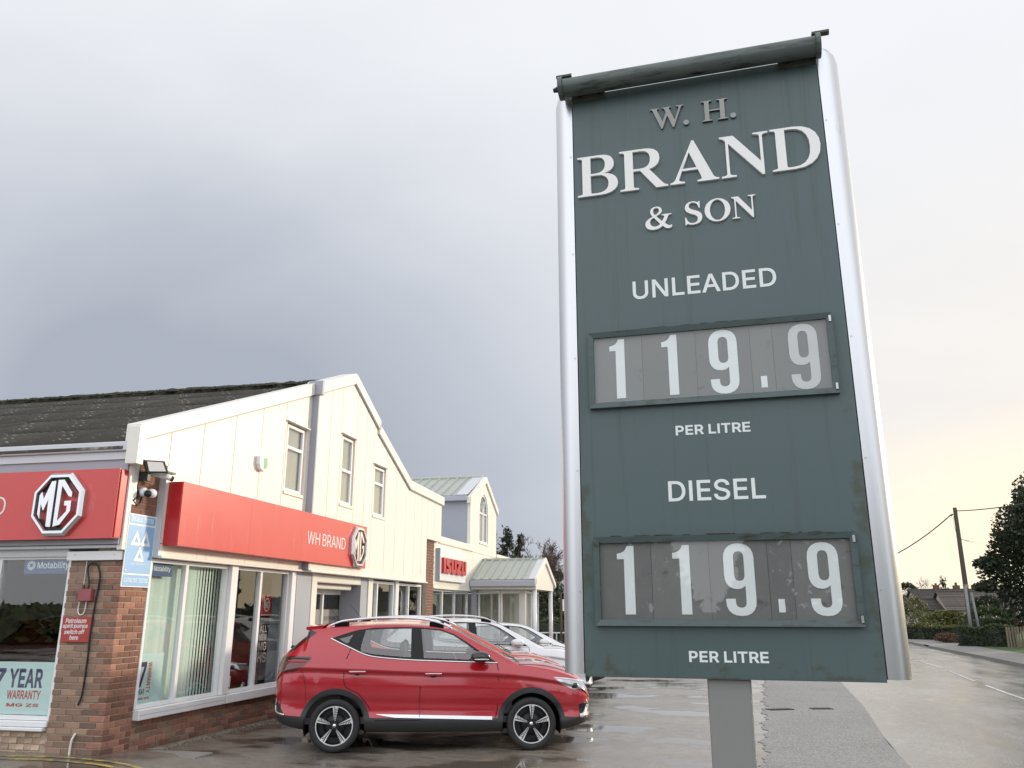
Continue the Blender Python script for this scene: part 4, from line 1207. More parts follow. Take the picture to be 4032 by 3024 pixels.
def window_x(name, y0, y1, z0, z1, x, mull=(), trans=(), fw_=0.06, parent=bd, glass='glass', dep=0.06, fm='white'):
    """a window in a wall that faces +X"""
    fm = M[fm]
    f = MB()
    f.box(x - dep, x, y0, y1, z0, z0 + fw_).box(x - dep, x, y0, y1, z1 - fw_, z1).box(x - dep, x, y0, y0 + fw_, z0 + fw_, z1 - fw_).box(x - dep, x, y1 - fw_, y1, z0 + fw_, z1 - fw_)
    w_ = MB.build(f, name, fm, parent, bevel=0.006)
    ys = [y0 + fw_] + [m for m in mull] + [y1 - fw_]
    for m in mull:
        MB().box(x - dep + 0.006, x - 0.003, m - 0.035, m + 0.035, z0 + fw_, z1 - fw_).build('mullion', fm, w_, bevel=0.004)
    for t_ in trans:
        MB().box(x - dep + 0.006, x - 0.004, y0 + fw_, y1 - fw_, t_ - 0.03, t_ + 0.03).build('transom', fm, w_, bevel=0.004)
    zs = [z0 + fw_] + list(trans) + [z1 - fw_]
    for i_ in range(len(ys) - 1):
        for j in range(len(zs) - 1):
            MB().add([(x - dep * 0.55, ys[i_] - 0.004, zs[j] - 0.004), (x - dep * 0.55, ys[i_ + 1] + 0.004, zs[j] - 0.004), (x - dep * 0.55, ys[i_ + 1] + 0.004, zs[j + 1] + 0.004), (x - dep * 0.55, ys[i_] - 0.004, zs[j + 1] + 0.004)], [(0, 1, 2, 3)]).build('pane', M[glass], w_)
    return w_


# upper windows
for (w0, w1, s0, s1), tr in zip(WIN, (0.66, 0.5, 0.66)):
    wx = CX
    if w0 > 14.4:
        (w0, s0), (w1, s1), wx = T2(w0, s0), T2(w1, s1), CX2
    t_ = s0 + (s1 - s0) * tr
    w_ = window_x('upper_window', w0, w1, s0, s1, wx - 0.02, trans=(t_,), fw_=0.055, glass='glass_up', dep=0.05)
    MB().box(-7.2, wx + 0.055, w0 - 0.09, w1 + 0.09, s1 + 0.035, s1 + 0.055).build('drip_hood', M['trim'], w_)

    MB().box(-7.212, wx - 0.085, w0, w1, s0, s1).build('sky_reflection_backing', M['pale_backing'], w_)  # added pale sheet standing in for bright sky mirrored in the panes
    MB().box(-7.2, wx + 0.02, w0 - 0.045, w1 + 0.045, s0 - 0.066, s0 - 0.002).build('sill', M['trim'], w_, bevel=0.01)

# shop windows along the side
wa = window_x('shop_window', 9.968, 11.90, 0.545, 2.455, -7.19, mull=(10.82,), fw_=0.05, dep=0.09)
MB().box(-7.28, -7.115, 9.975, 12.02, 0.412, 0.542).build('sill', M['white'], wa, bevel=0.012)
MB().box(-7.118, -7.112, 9.98, 12.02, 0.474, 0.478).build('sill_groove', M['grey'], wa)
wb = window_x('shop_window', 12.10, 13.93, 0.545, 2.455, -7.19, mull=(12.95,), fw_=0.05, dep=0.09)
MB().box(-7.28, -7.115, 12.045, 14.02, 0.412, 0.542).build('sill', M['white'], wb, bevel=0.012)
MB().box(-7.28, -7.125, 11.905, 12.095, 0.545, 2.46).build('window_post', M['white'], bd, bevel=0.01)
MB().box(-7.28, -7.135, 13.935, 14.10, 0.545, 2.46).build('window_post', M['white'], bd, bevel=0.01)
MB().box(-7.62, -7.13, 14.105, 14.70, 0, 2.46).build('grey_column', M['grey'], bd)
MB().box(-7.62, -7.115, 14.705, 14.93, 0, 2.46).build('cream_pilaster', M['trim'], bd, bevel=0.008)
MB().box(-7.60, -7.13, 14.94, 17.10, 2.30, 2.455).build('shutter_box', M['trim'], bd, bevel=0.02)
MB().box(-7.60, -7.30, 14.94, 17.0, 2.19, 2.297).build('shutter_slat', M['trim'], bd, bevel=0.03)
MB().box(-7.62, -7.14, 17.12, 17.49, 0, 2.46).build('grey_column', M['grey'], bd)
MB().box(-7.62, -7.115, 17.495, 17.76, 0, 2.46).build('cream_pilaster', M['trim'], bd, bevel=0.008)
dr = window_x('entrance_door', 14.98, 17.30, 0.05, 2.19, -7.60, mull=(16.27,), fw_=0.09, dep=0.07)
for a, b in ((15.2, 16.2), (16.36, 17.2)):
    MB().box(-7.632, -7.630, a, b, 1.47, 1.80).build('frosted_band', M['inwall'], dr)
lettering('lettering', fit(sans('ENTRANCE', 6), 16.42, 17.12, 1.58, 1.66), front_x(-7.629), M['black'], dr, 0.001)
lettering('lettering', fit(sans('ENTRANCE', 6), 15.3, 16.0, 1.58, 1.66), front_x(-7.629), M['black'], dr, 0.001)
window_x('shop_window', 17.78, 19.24, 0.5, 2.43, -7.17, mull=(18.18,), fw_=0.06, dep=0.09)
MB().box(-7.28, -7.125, 19.25, 19.46, 0, 2.46).build('window_post', M['white'], bd, bevel=0.01)
window_x('shop_window', 19.47, 21.28, 0.5, 2.43, -7.17, mull=(20.32,), fw_=0.06, dep=0.09)
MB().box(-7.3, -7.20, 17.77, 21.28, 0, 0.495).build('low_panel', M['grey'], bd)
MB().box(-7.6, -7.20, 21.29, 21.43, 0, 2.46).build('dark_pillar', M['black'], bd)

# front window
fwn = MB()
X0, X1, Z0, Z1, Y_ = -10.2, -8.0, 0.455, 2.46, 9.46
for a, b in ((-8.04, -8.0), (-9.14, -9.07), (-10.2, -10.14)):
    fwn.box(a, b, Y_, Y_ + 0.08, Z0, Z1)
for a, b in ((-9.07, -8.04), (-10.14, -9.14)):
    fwn.box(a, b, Y_, Y_ + 0.08, Z0, Z0 + 0.05).box(a, b, Y_, Y_ + 0.08, Z1 - 0.03, Z1)
fw_o = fwn.build('front_window', M['white'], bd)
for a, b in ((-9.07, -8.04), (-10.14, -9.14)):
    MB().add([(a, Y_ + 0.04, Z0 + 0.05), (b, Y_ + 0.04, Z0 + 0.05), (b, Y_ + 0.04, Z1 - 0.03), (a, Y_ + 0.04, Z1 - 0.03)], [(0, 1, 2, 3)]).build('pane', M['glass'], fw_o)
MB().box(-10.3, -8.0, FY - 0.02, Y_ + 0.1, 0.38, 0.45).build('sill', M['white'], fw_o, bevel=0.012)
MB().box(-10.3, -8.03, FY - 0.05, Y_ + 0.1, 0.335, 0.377).build('sill_drip', M['white'], fw_o, bevel=0.01)
MB().box(-12, -8.03, 9.42, 9.55, 2.46, 2.555).build('window_head', M['greyl'], bd)
MB().box(-12, -10.2, 9.47, 9.6, 0.3, 2.46).build('front_wall', M['grey'], bd)

# ------------------------------------------------------------------ second showroom wing beyond
iz = thing('showroom_wing', 'cream single storey showroom wing with gabled tower and glazed porch', 'building', (-7.2, 24, 0))
MB().box(-20, -7.21, 22.72, 31.9, 2.42, 3.60).build('roof_slab', M['greyl'], iz)
JI = [22.05, 22.8, 23.7, 24.6, 25.4, 26.17]
for a, b in zip(JI, JI[1:]):
    if a > 22.0:
        MB().box(-7.205, CX, a + 0.004, b - 0.004, 2.40, 3.62).build('cladding_panel', M['cream'], iz)
for a, b in ((26.17, 27.2), (27.2, 28.2), (28.2, 29.34), (29.34, 30.4), (30.4, 31.9)):
    MB().box(-7.205, CX, a + 0.004, b - 0.004, 2.40, 3.60).build('cladding_panel', M['cream'], iz)
MB().box(-7.3, CX + 0.05, 22.44, 26.05, 3.60, 3.815).build('parapet_coping', M['trim'], iz, bevel=0.03)
MB().box(-7.3, CX + 0.05, 29.36, 32.0, 3.602, 3.74).build('parapet_coping', M['trim'], iz, bevel=0.03)
MB().box(-7.205, CX + 0.03, 22.05, 31.9, 2.36, 2.398).build('drip_ledge', M['trim'], iz)
# tower
TY0, TY1, TYM = 25.80, 29.36, 27.70
tw = MB().box(-11.5, -7.2, TY0, TY1, 3.55, 5.28).build('tower', M['grey'], iz)
g = 0.11
# front gable wall around the arched window, in strips
aw0, aw1, az0, az1, azt = 27.00, 28.14, 4.0, 4.98, 5.65
for a, b in ((TY0, 26.4), (26.4, aw0 - 0.03), (aw1 + 0.03, 28.8), (28.8, TY1)):
    la = float(np.interp(a, [TY0, TYM, TY1], [5.30, 6.25, 5.30]))
    lb = float(np.interp(b, [TY0, TYM, TY1], [5.30, 6.25, 5.30]))
    MB().prism([(a + 0.003, 3.61), (b - 0.003, 3.61), (b - 0.003, lb), (a + 0.003, la)], 'x', -7.3, CX).build('cladding_panel', M['cream'], tw)
MB().box(-7.3, CX, aw0 - 0.027, aw1 + 0.027, 3.61, az0 - 0.01).build('cladding_panel', M['cream'], tw)
cyc, rad = (aw0 + aw1) / 2, (aw1 - aw0) / 2
arc = [(cyc + rad * math.cos(t), az1 + (azt - az1) * math.sin(t)) for t in np.linspace(math.pi, 0, 15)]
top = [(aw0 - 0.027, az1), *arc, (aw1 + 0.027, az1), (aw1 + 0.027, 6.02), (TYM, 6.25), (aw0 - 0.027, 5.92)]
MB().prism(top, 'x', -7.3, CX).build('cladding_panel', M['cream'], tw)
MB().box(-7.32, -7.29, aw0, aw1, az0, azt).build('window_backing', M['black'], tw)
aw = window_x('arched_window', aw0, aw1, az0 - 0.01, az1 + 0.03, CX - 0.03, mull=(cyc,), fw_=0.06, parent=tw, glass='glass_up', dep=0.05)
q = MB()
for a, b in zip(arc, arc[1:]):
    m_ = lambda p, k: (cyc + (p[0] - cyc) * k, az1 + (p[1] - az1) * k)
    q.prism([a, b, m_(b, 0.9), m_(a, 0.9)], 'x', -7.18, CX - 0.03)
q.build('arch_frame', M['white'], aw)
for t in (50, 90, 130):
    p1 = (cyc + rad * 0.92 * math.cos(R(t)), az1 + (azt - az1) * 0.92 * math.sin(R(t)))
    MB().tube([(CX - 0.05, cyc, az1 + 0.03), (CX - 0.05, *p1)], 0.018, 6).build('glazing_bar', M['white'], aw)
MB().prism([(aw0 + 0.03, az1 + 0.03), *[(cyc + (p[0] - cyc) * 0.93, az1 + (p[1] - az1) * 0.93) for p in arc[1:-1]], (aw1 - 0.03, az1 + 0.03)], 'x', -7.165, -7.160).build('pane', M['glass_up'], aw)
MB().box(-7.2, CX + 0.03, aw0 - 0.06, aw1 + 0.06, az0 - 0.07, az0 - 0.012).build('sill', M['trim'], aw)
for (y0, z0), (y1, z1) in (((TY0 - 0.12, 5.34), (TYM, 6.29)), ((TYM, 6.29), (TY1 + 0.14, 5.33))):
    MB().prism([(y0, z0 - 0.21), (y1, z1 - 0.21), (y1, z1), (y0, z0)], 'x', -7.2, CX + 0.06).build('barge_board', M['trim'], tw, bevel=0.012)


def metal_roof(parent, x0, x1, y_e, z_e, y_r, z_r, pitch, n0):
    """ribbed metal sheeting on one slope, eaves at y_e and ridge at y_r"""
    a = math.atan2(z_r - z_e, abs(y_r - y_e))
    s = 1 if y_r > y_e else -1
    MB().add([(x0, y_e, z_e), (x1, y_e, z_e), (x1, y_r, z_r), (x0, y_r, z_r)], [(0, 1, 2, 3) if s > 0 else (3, 2, 1, 0)]).build('roof_sheet', M['metal_roof'], parent)
    x = x0 + 0.1
    while x < x1 - 0.05:
        d = 0.060
        MB().add([(x - 0.045, y_e, z_e), (x - 0.018, y_e, z_e + d), (x + 0.018, y_e, z_e + d), (x + 0.045, y_e, z_e), (x - 0.045, y_r, z_r), (x - 0.018, y_r, z_r + d), (x + 0.018, y_r, z_r + d), (x + 0.045, y_r, z_r)],
                 [(0, 1, 5, 4), (1, 2, 6, 5), (2, 3, 7, 6), (0, 3, 2, 1)]).build('roof_rib', M['metal_roof'], parent)
        x += pitch


metal_roof(tw, -11.5, -7.55, TY0 - 0.1, 5.40, TYM, 6.27, 0.333, 0)
metal_roof(tw, -11.5, -7.2, TY1 + 0.1, 5.40, TYM, 6.27, 0.333, 0)
MB().prism([(TY0 - 0.11, 5.405), (TYM, 6.285), (TYM, 6.30), (TY0 - 0.11, 5.42)], 'x', -7.55, -7.18).build('verge_flashing', M['greyl'], tw)
MB().tube([(-11.5, TYM, 6.29), (-7.2, TYM, 6.29)], 0.07, 6).build('ridge_capping', M['metal_roof'], tw)
MB().box(-11.5, -7.19, TY0 - 0.20, TY0 - 0.005, 5.21, 5.38).build('gutter', M['gutter'], tw, bevel=0.02)
# glazed ground floor of the wing
MB().box(-20, -7.7, 22.65, 31.9, -0.04, 0.03).build('interior_floor', M['infloor'], iz)
MB().box(-13, -12.8, 22.65, 31.9, 0.03, 2.4).build('interior_wall', M['inwall'], iz)
MB().box(-20, -7.3, 31.7, 31.9, 0.03, 2.4).build('interior_wall', M['cream'], iz)
window_x('glazing', 22.07, 26.0, 0.06, 2.355, -7.2, mull=(23.3, 24.55), fw_=0.05, parent=iz, dep=0.08)
window_x('glazing', 29.3, 31.85, 0.06, 2.355, -7.2, mull=(30.6,), fw_=0.05, parent=iz, dep=0.08)
# porch
po = MB().box(-7.09, -4.98, 25.90, 29.10, 2.42, 2.50).build('porch', M['trim'], iz)
metal_roof(po, -7.09, -5.18, 25.85, 2.72, 27.50, 3.43, 0.262, 0)
metal_roof(po, -7.09, -5.0, 29.2, 2.72, 27.50, 3.43, 0.262, 0)
MB().prism([(25.84, 2.725), (27.5, 3.44), (27.5, 3.455), (25.84, 2.74)], 'x', -5.2, -4.97).build('verge_flashing', M['greyl'], po)
MB().box(-7.09, -4.96, 27.42, 27.58, 3.41, 3.47).build('ridge_capping', M['metal_roof'], po)
MB().box(-7.09, -4.97, 25.76, 25.90, 2.50, 2.70).build('gutter', M['gutter'], po, bevel=0.02)
MB().prism([(25.92, 2.50), (29.1, 2.50), (29.1, 2.66), (27.5, 3.32), (25.92, 2.66)], 'x', -5.1, -4.98).build('gable_panel', M['cream'], po)
for (y0, z0), (y1, z1) in (((25.76, 2.74), (27.5, 3.48)), ((27.5, 3.48), (29.36, 2.70))):
    MB().prism([(y0, z0 - 0.17), (y1, z1 - 0.17), (y1, z1), (y0, z0)], 'x', -5.0, -4.92).build('barge_board', M['trim'], po, bevel=0.01)
for yy in (26.05, 28.95):
    MB().tube([(-5.05, yy, 0), (-5.05, yy, 2.42)], 0.07, 14).build('porch_post', M['white'], po, smooth=True)
MB().box(-7.09, -6.95, 26.02, 26.16, 0, 2.42).build('porch_post', M['grey'], po)
for a, b in ((-6.94, -6.22), (-6.2, -5.55)):
    f = MB()
    f.box(a, b, 26.3, 26.36, 2.30, 2.40).box(a, b, 26.3, 26.36, 0.03, 0.12).box(a, a + 0.05, 26.3, 26.36, 0.12, 2.3).box(b - 0.05, b, 26.3, 26.36, 0.12, 2.3)
    w_ = f.build('porch_glazing', M['white'], po)
    MB().add([(a, 26.33, 0.1), (b, 26.33, 0.1), (b, 26.33, 2.33), (a, 26.33, 2.33)], [(0, 1, 2, 3)]).build('pane', M['glass'], w_)
MB().box(-5.54, -5.40, 26.28, 26.42, 0, 2.42).build('porch_post', M['trim'], po)
window_x('porch_door', 26.44, 28.7, 0.05, 2.38, -5.42, mull=(27.5,), fw_=0.07, parent=po, dep=0.06)
MB().box(-7.09, -5.45, 28.72, 28.80, 0, 2.42).build('porch_wall', M['trim'], po)

# ------------------------------------------------------------------ signs fixed to the buildings
M_PTS = [(430, 860), (465, 630), (505, 590), (530, 680), (650, 465), (718, 458), (632, 1025), (563, 1018), (600, 690), (520, 825), (483, 740), (465, 925)]
G_PTS = [(755, 450), (845, 448), (967, 612), (957, 665), (912, 655), (812, 522), (738, 955), (875, 840), (885, 770), (842, 768), (850, 712), (952, 710), (935, 835), (775, 1000), (672, 1022)]


def norm(pts):
    return [((p[0] - 730 + (p[1] - 745) * 0.157) / 385, (745 - p[1]) / 385) for p in pts]


def badge(parent, fr, cu, cv, r):
    """octagonal badge with raised letters; fr(u,v,d) maps to the sign face"""
    oc = [(math.cos(R(22.5 + 45 * k)) / math.cos(R(22.5)), math.sin(R(22.5 + 45 * k)) / math.cos(R(22.5))) for k in range(8)]
    wx = 0.93
    ring = MB()
    P = lambda q, s, d: fr(cu + q[0] * s * r * wx, cv + q[1] * s * r, d)
    lev = [(1.0, 0.0), (1.0, 0.05), (0.93, 0.085), (0.85, 0.085), (0.83, 0.05)]
    v = [P(q, s, d) for s, d in lev for q in oc]
    ring.add(v, [(j * 8 + i, j * 8 + (i + 1) % 8, (j + 1) * 8 + (i + 1) % 8, (j + 1) * 8 + i) for j in range(4) for i in range(8)])
    b = ring.build('badge', M['badge'], parent)
    k = MB()
    v = [P(q, s, d) for s, d in ((0.83, 0.03), (0.74, 0.03)) for q in oc]
    k.add(v, [(i, (i + 1) % 8, 8 + (i + 1) % 8, 8 + i) for i in range(8)])

    k.build('dark_ring', M['black'], b)
    for pts in (M_PTS, G_PTS):
        cs = [[(cu + p[0] * r * wx, cv + p[1] * r) for p in norm(pts)]]
        lettering('letter', cs, fr, M['badge'], b, 0.075)
    bar = MB()
    flat_shape(bar, [[(cu - 0.05 * r, cv - 0.74 * r), (cu + 0.035 * r, cv - 0.74 * r), (cu + 0.035 * r, cv + 0.74 * r), (cu - 0.05 * r, cv + 0.74 * r)]], fr, 0.03)
    bar.build('dark_bar', M['black'], b)
    return b


sf = thing('fascia_sign', 'red fascia sign with large silver octagon badge facing the camera', 'sign', (-9, 9.27, 2.66))
MB().box(-12.0, -7.226, 9.18, 9.356, 2.665, 3.556).build('sign_face', M['red'], sf)
MB().box(-7.2255, -7.21, 9.20, 9.356, 2.675, 3.545).build('sign_return', M['red_plain'], sf)
badge(sf, front_y(9.179), -8.045, 3.108, 0.405)
lettering('lettering', fit(sans('WH BRAND', -6), -10.62, -8.895, 2.99, 3.235), front_y(9.1795), M['print_white'], sf, 0.003)

ss = thing('fascia_sign', 'long red fascia sign reading WH BRAND on the side wall over the shop windows', 'sign', (-7.0, 13.3, 2.63))
for a, b in ((10.05, 11.9), (11.9, 13.66), (13.66, 16.67)):
    MB().box(CX + 0.006 if a < 13 else CX2 + 0.006, -6.876, a + 0.001, b - 0.001, 2.63, 3.50).build('sign_face', M['red'], ss)
MB().box(CX + 0.006, -6.884, 10.04, 10.0495, 2.634, 3.496).build('sign_return', M['red_plain'], ss)
badge(ss, front_x(-6.8755), 16.17, 3.045, 0.405)
lettering('lettering', fit(sans('WH BRAND', -6), 13.90, 15.58, 2.95, 3.172), front_x(-6.8755), M['print_white'], ss, 0.003)

si = thing('brand_board', 'white square board with raised red ISUZU letters on the far wing', 'sign', (-7.0, 23.6, 2.6))
MB().box(CX + 0.002, -6.98, 22.30, 24.90, 2.58, 3.465).build('board', M['white'], si, bevel=0.008)
MB().box(CX + 0.002, -6.985, 22.27, 22.298, 2.585, 3.46).build('board_edge', M['grey'], si)
ZU = {
    'I': [[(0, 0), (30, 0), (30, 100), (0, 100)]],
    'S': [[(0, 0), (70, 0), (82, 12), (82, 44), (38, 66), (38, 72), (80, 72), (80, 100), (12, 100), (0, 88), (0, 56), (44, 34), (44, 28), (0, 28)]],
    'U': [[(0, 100), (0, 14), (14, 0), (68, 0), (82, 14), (82, 100), (54, 100), (54, 28), (28, 28), (28, 100)]],
    'Z': [[(0, 0), (84, 0), (84, 28), (50, 28), (84, 74), (84, 100), (0, 100), (0, 72), (36, 72), (0, 26)]]}
u = 22.42
for ch, wd in zip('ISUZU', (0.19, 0.475, 0.475, 0.485, 0.475)):
    cs = fit(ZU[ch], u, u + wd, 2.79, 3.21)
    lettering('letter', cs, front_x(-6.979), M['red_plain'], si, 0.07)
    u += wd + 0.055

# testing station plate at the corner
mp_ = thing('test_station_plate', 'faded blue vehicle testing plate with three white triangles on the corner brickwork', 'sign', (-7.19, 9.69, 2.07))
MB().box(-7.189, -7.178, 9.405, 9.965, 2.072, 3.005).build('plate', M['print_white'], mp_)
MB().box(-7.178, -7.176, 9.42, 9.95, 2.245, 2.86).build('blue_field', M['blue_plate'], mp_)
MB().box(-7.178, -7.176, 9.42, 9.95, 2.88, 2.99).build('blue_field', M['blue_plate'], mp_)
MB().box(-7.178, -7.176, 9.42, 9.95, 2.085, 2.225).build('blue_field', M['blue_plate'], mp_)
for u0, v0 in ((9.49, 2.60), (9.68, 2.60), (9.585, 2.40)):
    a = [(u0, v0), (u0 + 0.21, v0), (u0 + 0.105, v0 + 0.20)]
    c_ = (u0 + 0.105, v0 + 0.066)
    hole = [(c_[0] + (p[0] - c_[0]) * 0.42, c_[1] + (p[1] - c_[1]) * 0.42) for p in a]
    lettering('triangle', [a, hole], front_x(-7.176), M['print_white'], mp_, 0.002)
lettering('lettering', fit(sans('DIESELS  TESTED', 8), 9.46, 9.91, 2.91, 2.965), front_x(-7.176), M['print_white'], mp_, 0.001)
lettering('lettering', fit(sans('CATALYST  TESTED', 8), 9.45, 9.92, 2.13, 2.185), front_x(-7.176), M['print_white'], mp_, 0.001)
lettering('lettering', fit(sans('VEHICLE TESTING STATION', 6), 9.53, 9.85, 2.355, 2.375), front_x(-7.176), M['print_white'], mp_, 0.001)
for yy, zz in ((9.45, 2.975), (9.93, 2.945), (9.45, 2.28), (9.93, 2.2)):
    MB().tube([(-7.177, yy, zz), (-7.170, yy, zz)], 0.009, 8).build('screw', M['bolt'], mp_)

# switch box, cables and notice on the pier
nt_ = thing('notice', 'small red petroleum switch notice with white text on the brick pier', 'sign', (-7.76, 9.42, 1.39))
MB().box(-7.97, -7.545, 9.412, 9.424, 1.393, 1.698).build('plate', M['redsign'], nt_, bevel=0.002)
for s, a, b, c, d in (('Petroleum', -7.925, -7.612, 1.624, 1.682), ('spirit pumps', -7.957, -7.585, 1.553, 1.618), ('switch off', -7.925, -7.622, 1.490, 1.547), ('here', -7.838, -7.70, 1.420, 1.476)):
    lettering('lettering', fit(sans(s, 14, -6), a, b - 0.012, c, d, 0.14), front_y(9.4118), M['print_white'], nt_, 0.0012)
bx_ = thing('switch_box', 'weathered pinkish red electric switch box on the brick pier', 'switch box', (-7.66, 9.42, 1.89))
MB().box(-7.757, -7.567, 9.36, 9.424, 1.893, 2.045).build('case', M['redbox'], bx_, bevel=0.008)
MB().box(-7.79, -7.758, 9.37, 9.424, 1.92, 1.985).build('side_lug', M['rust'], bx_)
MB().tube([(-7.71, 9.39, 2.045), (-7.71, 9.39, 2.10)], 0.014, 8).build('gland', M['rust'], bx_)
tag(MB().tube(smooth_pts([(-7.733, 9.416, 2.40), (-7.734, 9.416, 2.2), (-7.737, 9.416, 2.05)]), 0.005, 6).tube(smooth_pts([(-7.748, 9.40, 1.89), (-7.760, 9.405, 1.79), (-7.738, 9.405, 1.735), (-7.69, 9.405, 1.73), (-7.66, 9.405, 1.78), (-7.652, 9.40, 1.89)]), 0.007, 6).build('white_cable', M['white'], smooth=True), 'thin white cable looping under the red switch box', 'cable')
cb = [(-7.640, 9.39, 2.045), (-7.640, 9.39, 2.13), (-7.690, 9.40, 2.28), (-7.682, 9.40, 2.34), (-7.632, 9.40, 2.372), (-7.556, 9.40, 2.34), (-7.513, 9.405, 2.25), (-7.503, 9.41, 2.15), (-7.527, 9.412, 1.85), (-7.540, 9.41, 1.49), (-7.533, 9.412, 1.22), (-7.537, 9.412, 0.93), (-7.546, 9.41, 0.76), (-7.585, 9.415, 0.65)]
tag(MB().tube(smooth_pts(cb), 0.011, 8).build('black_cable', M['black'], smooth=True), 'thick black cable hooped over and running down the brick pier', 'cable')
tag(MB().tube(smooth_pts([(-7.602, 9.40, 0.05), (-7.604, 9.40, 0.15), (-7.595, 9.40, 0.25), (-7.566, 9.415, 0.325)]), 0.014, 8).build('stub_pipe', M['trim'], smooth=True), 'short bent pale pipe at the foot of the brick pier', 'pipe')

# flood light, cameras, alarm
fl = thing('flood_light', 'black square flood light on the brick above the testing plate', 'flood light', (-7.1, 9.6, 3.5))
MB().box(-7.2, -7.05, 9.50, 9.56, 3.44, 3.56).build('mount', M['black'], fl)
q = MB()
q.add([(-7.03, 9.37, 3.69), (-6.93, 9.66, 3.72), (-6.90, 9.73, 3.57), (-7.02, 9.44, 3.53), (-7.10, 9.42, 3.69), (-7.02, 9.70, 3.72), (-6.99, 9.76, 3.57), (-7.08, 9.50, 3.53)],
      [(3, 2, 1, 0), (4, 5, 6, 7), (0, 1, 5, 4), (1, 2, 6, 5), (2, 3, 7, 6), (3, 0, 4, 7)])
hd = q.build('lamp_head', M['black'], fl, bevel=0.008)
q = MB()
lerp = lambda a, b, t: tuple(a[i] + (b[i] - a[i]) * t for i in range(3))
c4 = [(-7.03, 9.37, 3.69), (-6.93, 9.66, 3.72), (-6.90, 9.73, 3.57), (-7.02, 9.44, 3.53)]
ctr = tuple(sum(c[i] for c in c4) / 4 for i in range(3))
q.add([(p[0] + 0.003, p[1] - 0.008, p[2] - 0.001) for p in (lerp(ctr, c, 0.76) for c in c4)], [(3, 2, 1, 0)])
q.build('lens', M['greyl'], hd)
MB().box(-7.0, -6.93, 9.72, 9.93, 3.575, 3.60).build('sensor_arm', M['black'], fl)
cc = thing('bullet_camera', 'white bullet camera under the flood light arm', 'camera', (-7.1, 9.75, 3.45))
MB().tube([(-7.19, 9.62, 3.56), (-7.0, 9.80, 3.535), (-6.95, 9.86, 3.515)], [0.02, 0.034, 0.036], 12).build('body', M['white'], cc, smooth=True)
MB().tube([(-6.95, 9.855, 3.515), (-6.93, 9.88, 3.505)], 0.037, 12).build('lens_hood', M['black'], cc)
tc_ = thing('turret_camera', 'white turret camera with black face on the corner brickwork', 'camera', (-7.15, 9.6, 3.25))
MB().tube([(-7.2, 9.60, 3.30), (-7.13, 9.60, 3.30)], [0.065, 0.055], 16).build('base', M['white'], tc_, smooth=True)
q = MB()
q.lathe([(0.002, -0.062), (0.035, -0.055), (0.058, -0.02), (0.062, 0.0), (0.055, 0.045), (0.03, 0.06), (0.002, 0.063)], (-7.08, 9.66, 3.29), 'y', 16)
q.build('ball', M['white'], tc_, smooth=True)
MB().lathe([(0.002, -0.075), (0.042, -0.07), (0.048, -0.03)], (-7.085, 9.64, 3.275), 'y', 16).build('face', M['black'], tc_, smooth=True)
tag(MB().tube(smooth_pts([(-7.19, 9.53, 3.50), (-7.188, 9.50, 3.36), (-7.188, 9.54, 3.25), (-7.188, 9.46, 3.18)]), 0.014, 6).tube(smooth_pts([(-7.188, 9.44, 3.18), (-7.188, 9.52, 3.13), (-7.188, 9.60, 3.15), (-7.188, 9.62, 3.24)]), 0.010, 6).build('camera_cable', M['black'], smooth=True), 'black cables drooping between the flood light and turret camera', 'cable')
al = thing('alarm_box', 'small white and green shield shaped alarm box on the cream cladding', 'alarm', (-7.09, 12.4, 4.0))
sh_ = [(12.28, 4.27), (12.53, 4.29), (12.55, 4.14), (12.50, 4.06), (12.42, 4.02), (12.32, 4.06), (12.28, 4.14)]
MB().prism(sh_, 'x', CX + 0.002, -7.02).build('case', M['white'], al, bevel=0.012)
M['alarm_green'] = pmat('alarm_green', (0.16, 0.42, 0.16), 0.4)
MB().prism([(12.41, 4.25), (12.52, 4.265), (12.535, 4.14), (12.49, 4.08), (12.42, 4.07)], 'x', -7.0199, -7.016).build('cover', M['alarm_green'], al)

# ------------------------------------------------------------------ in the shop windows
vb = thing('vertical_blind', 'pale mint vertical blind slats behind the first side window', 'blind', (-7.33, 10.9, 0.56))
MB().box(-7.37, -7.31, 9.99, 11.88, 2.40, 2.44).build('head_rail', M['white'], vb)
slat = MB().add([(0, -0.0375, 0), (0.0025, 0, 0), (0, 0.0375, 0), (0, -0.0375, 1.83), (0.0025, 0, 1.83), (0, 0.0375, 1.83)], [(0, 1, 4, 3), (1, 2, 5, 4)]).mesh('slat', M['blind'], True)
for k in range(25):
    o = link('slat', slat, vb)
    o.location = (-7.34, 10.02 + k * 0.0775, 0.57)
    o.rotation_euler = (0, 0, R(-7 + 22 * sstep(13, 21, k) + random.uniform(-1.5, 1.5)))
pa = thing('poster', 'pale seven year warranty poster low in the first side window', 'poster', (-7.23, 10.26, 0.55))
MB().box(-7.252, -7.249, 9.985, 10.56, 0.548, 1.222).build('sheet', M['poster'], pa)
fr_ = front_x(-7.2488)
lettering('lettering', fit(sans('7', 26), 10.07, 10.215, 0.805, 1.12), fr_, M['navy'], pa, 0.0008)
lettering('lettering', fit(sans('YEAR', 14), 10.08, 10.212, 0.716, 0.78), fr_, M['navy'], pa, 0.0008)
cs = fit(sans('WARRANTY', 18), 0, 0.39, 0, 0.075)
lettering('lettering', Outline([(10.25 + p[1], 1.113 - p[0]) for p in c] for c in cs), fr_, M['redprint'], pa, 0.0008)
lettering('lettering', fit(sans('MG ZS', 26), 10.068, 10.33, 0.648, 0.674), fr_, M['redprint'], pa, 0.0008)
pb = thing('poster', 'large seven year warranty poster along the bottom of the front window', 'poster', (-8.4, 9.5, 0.5))
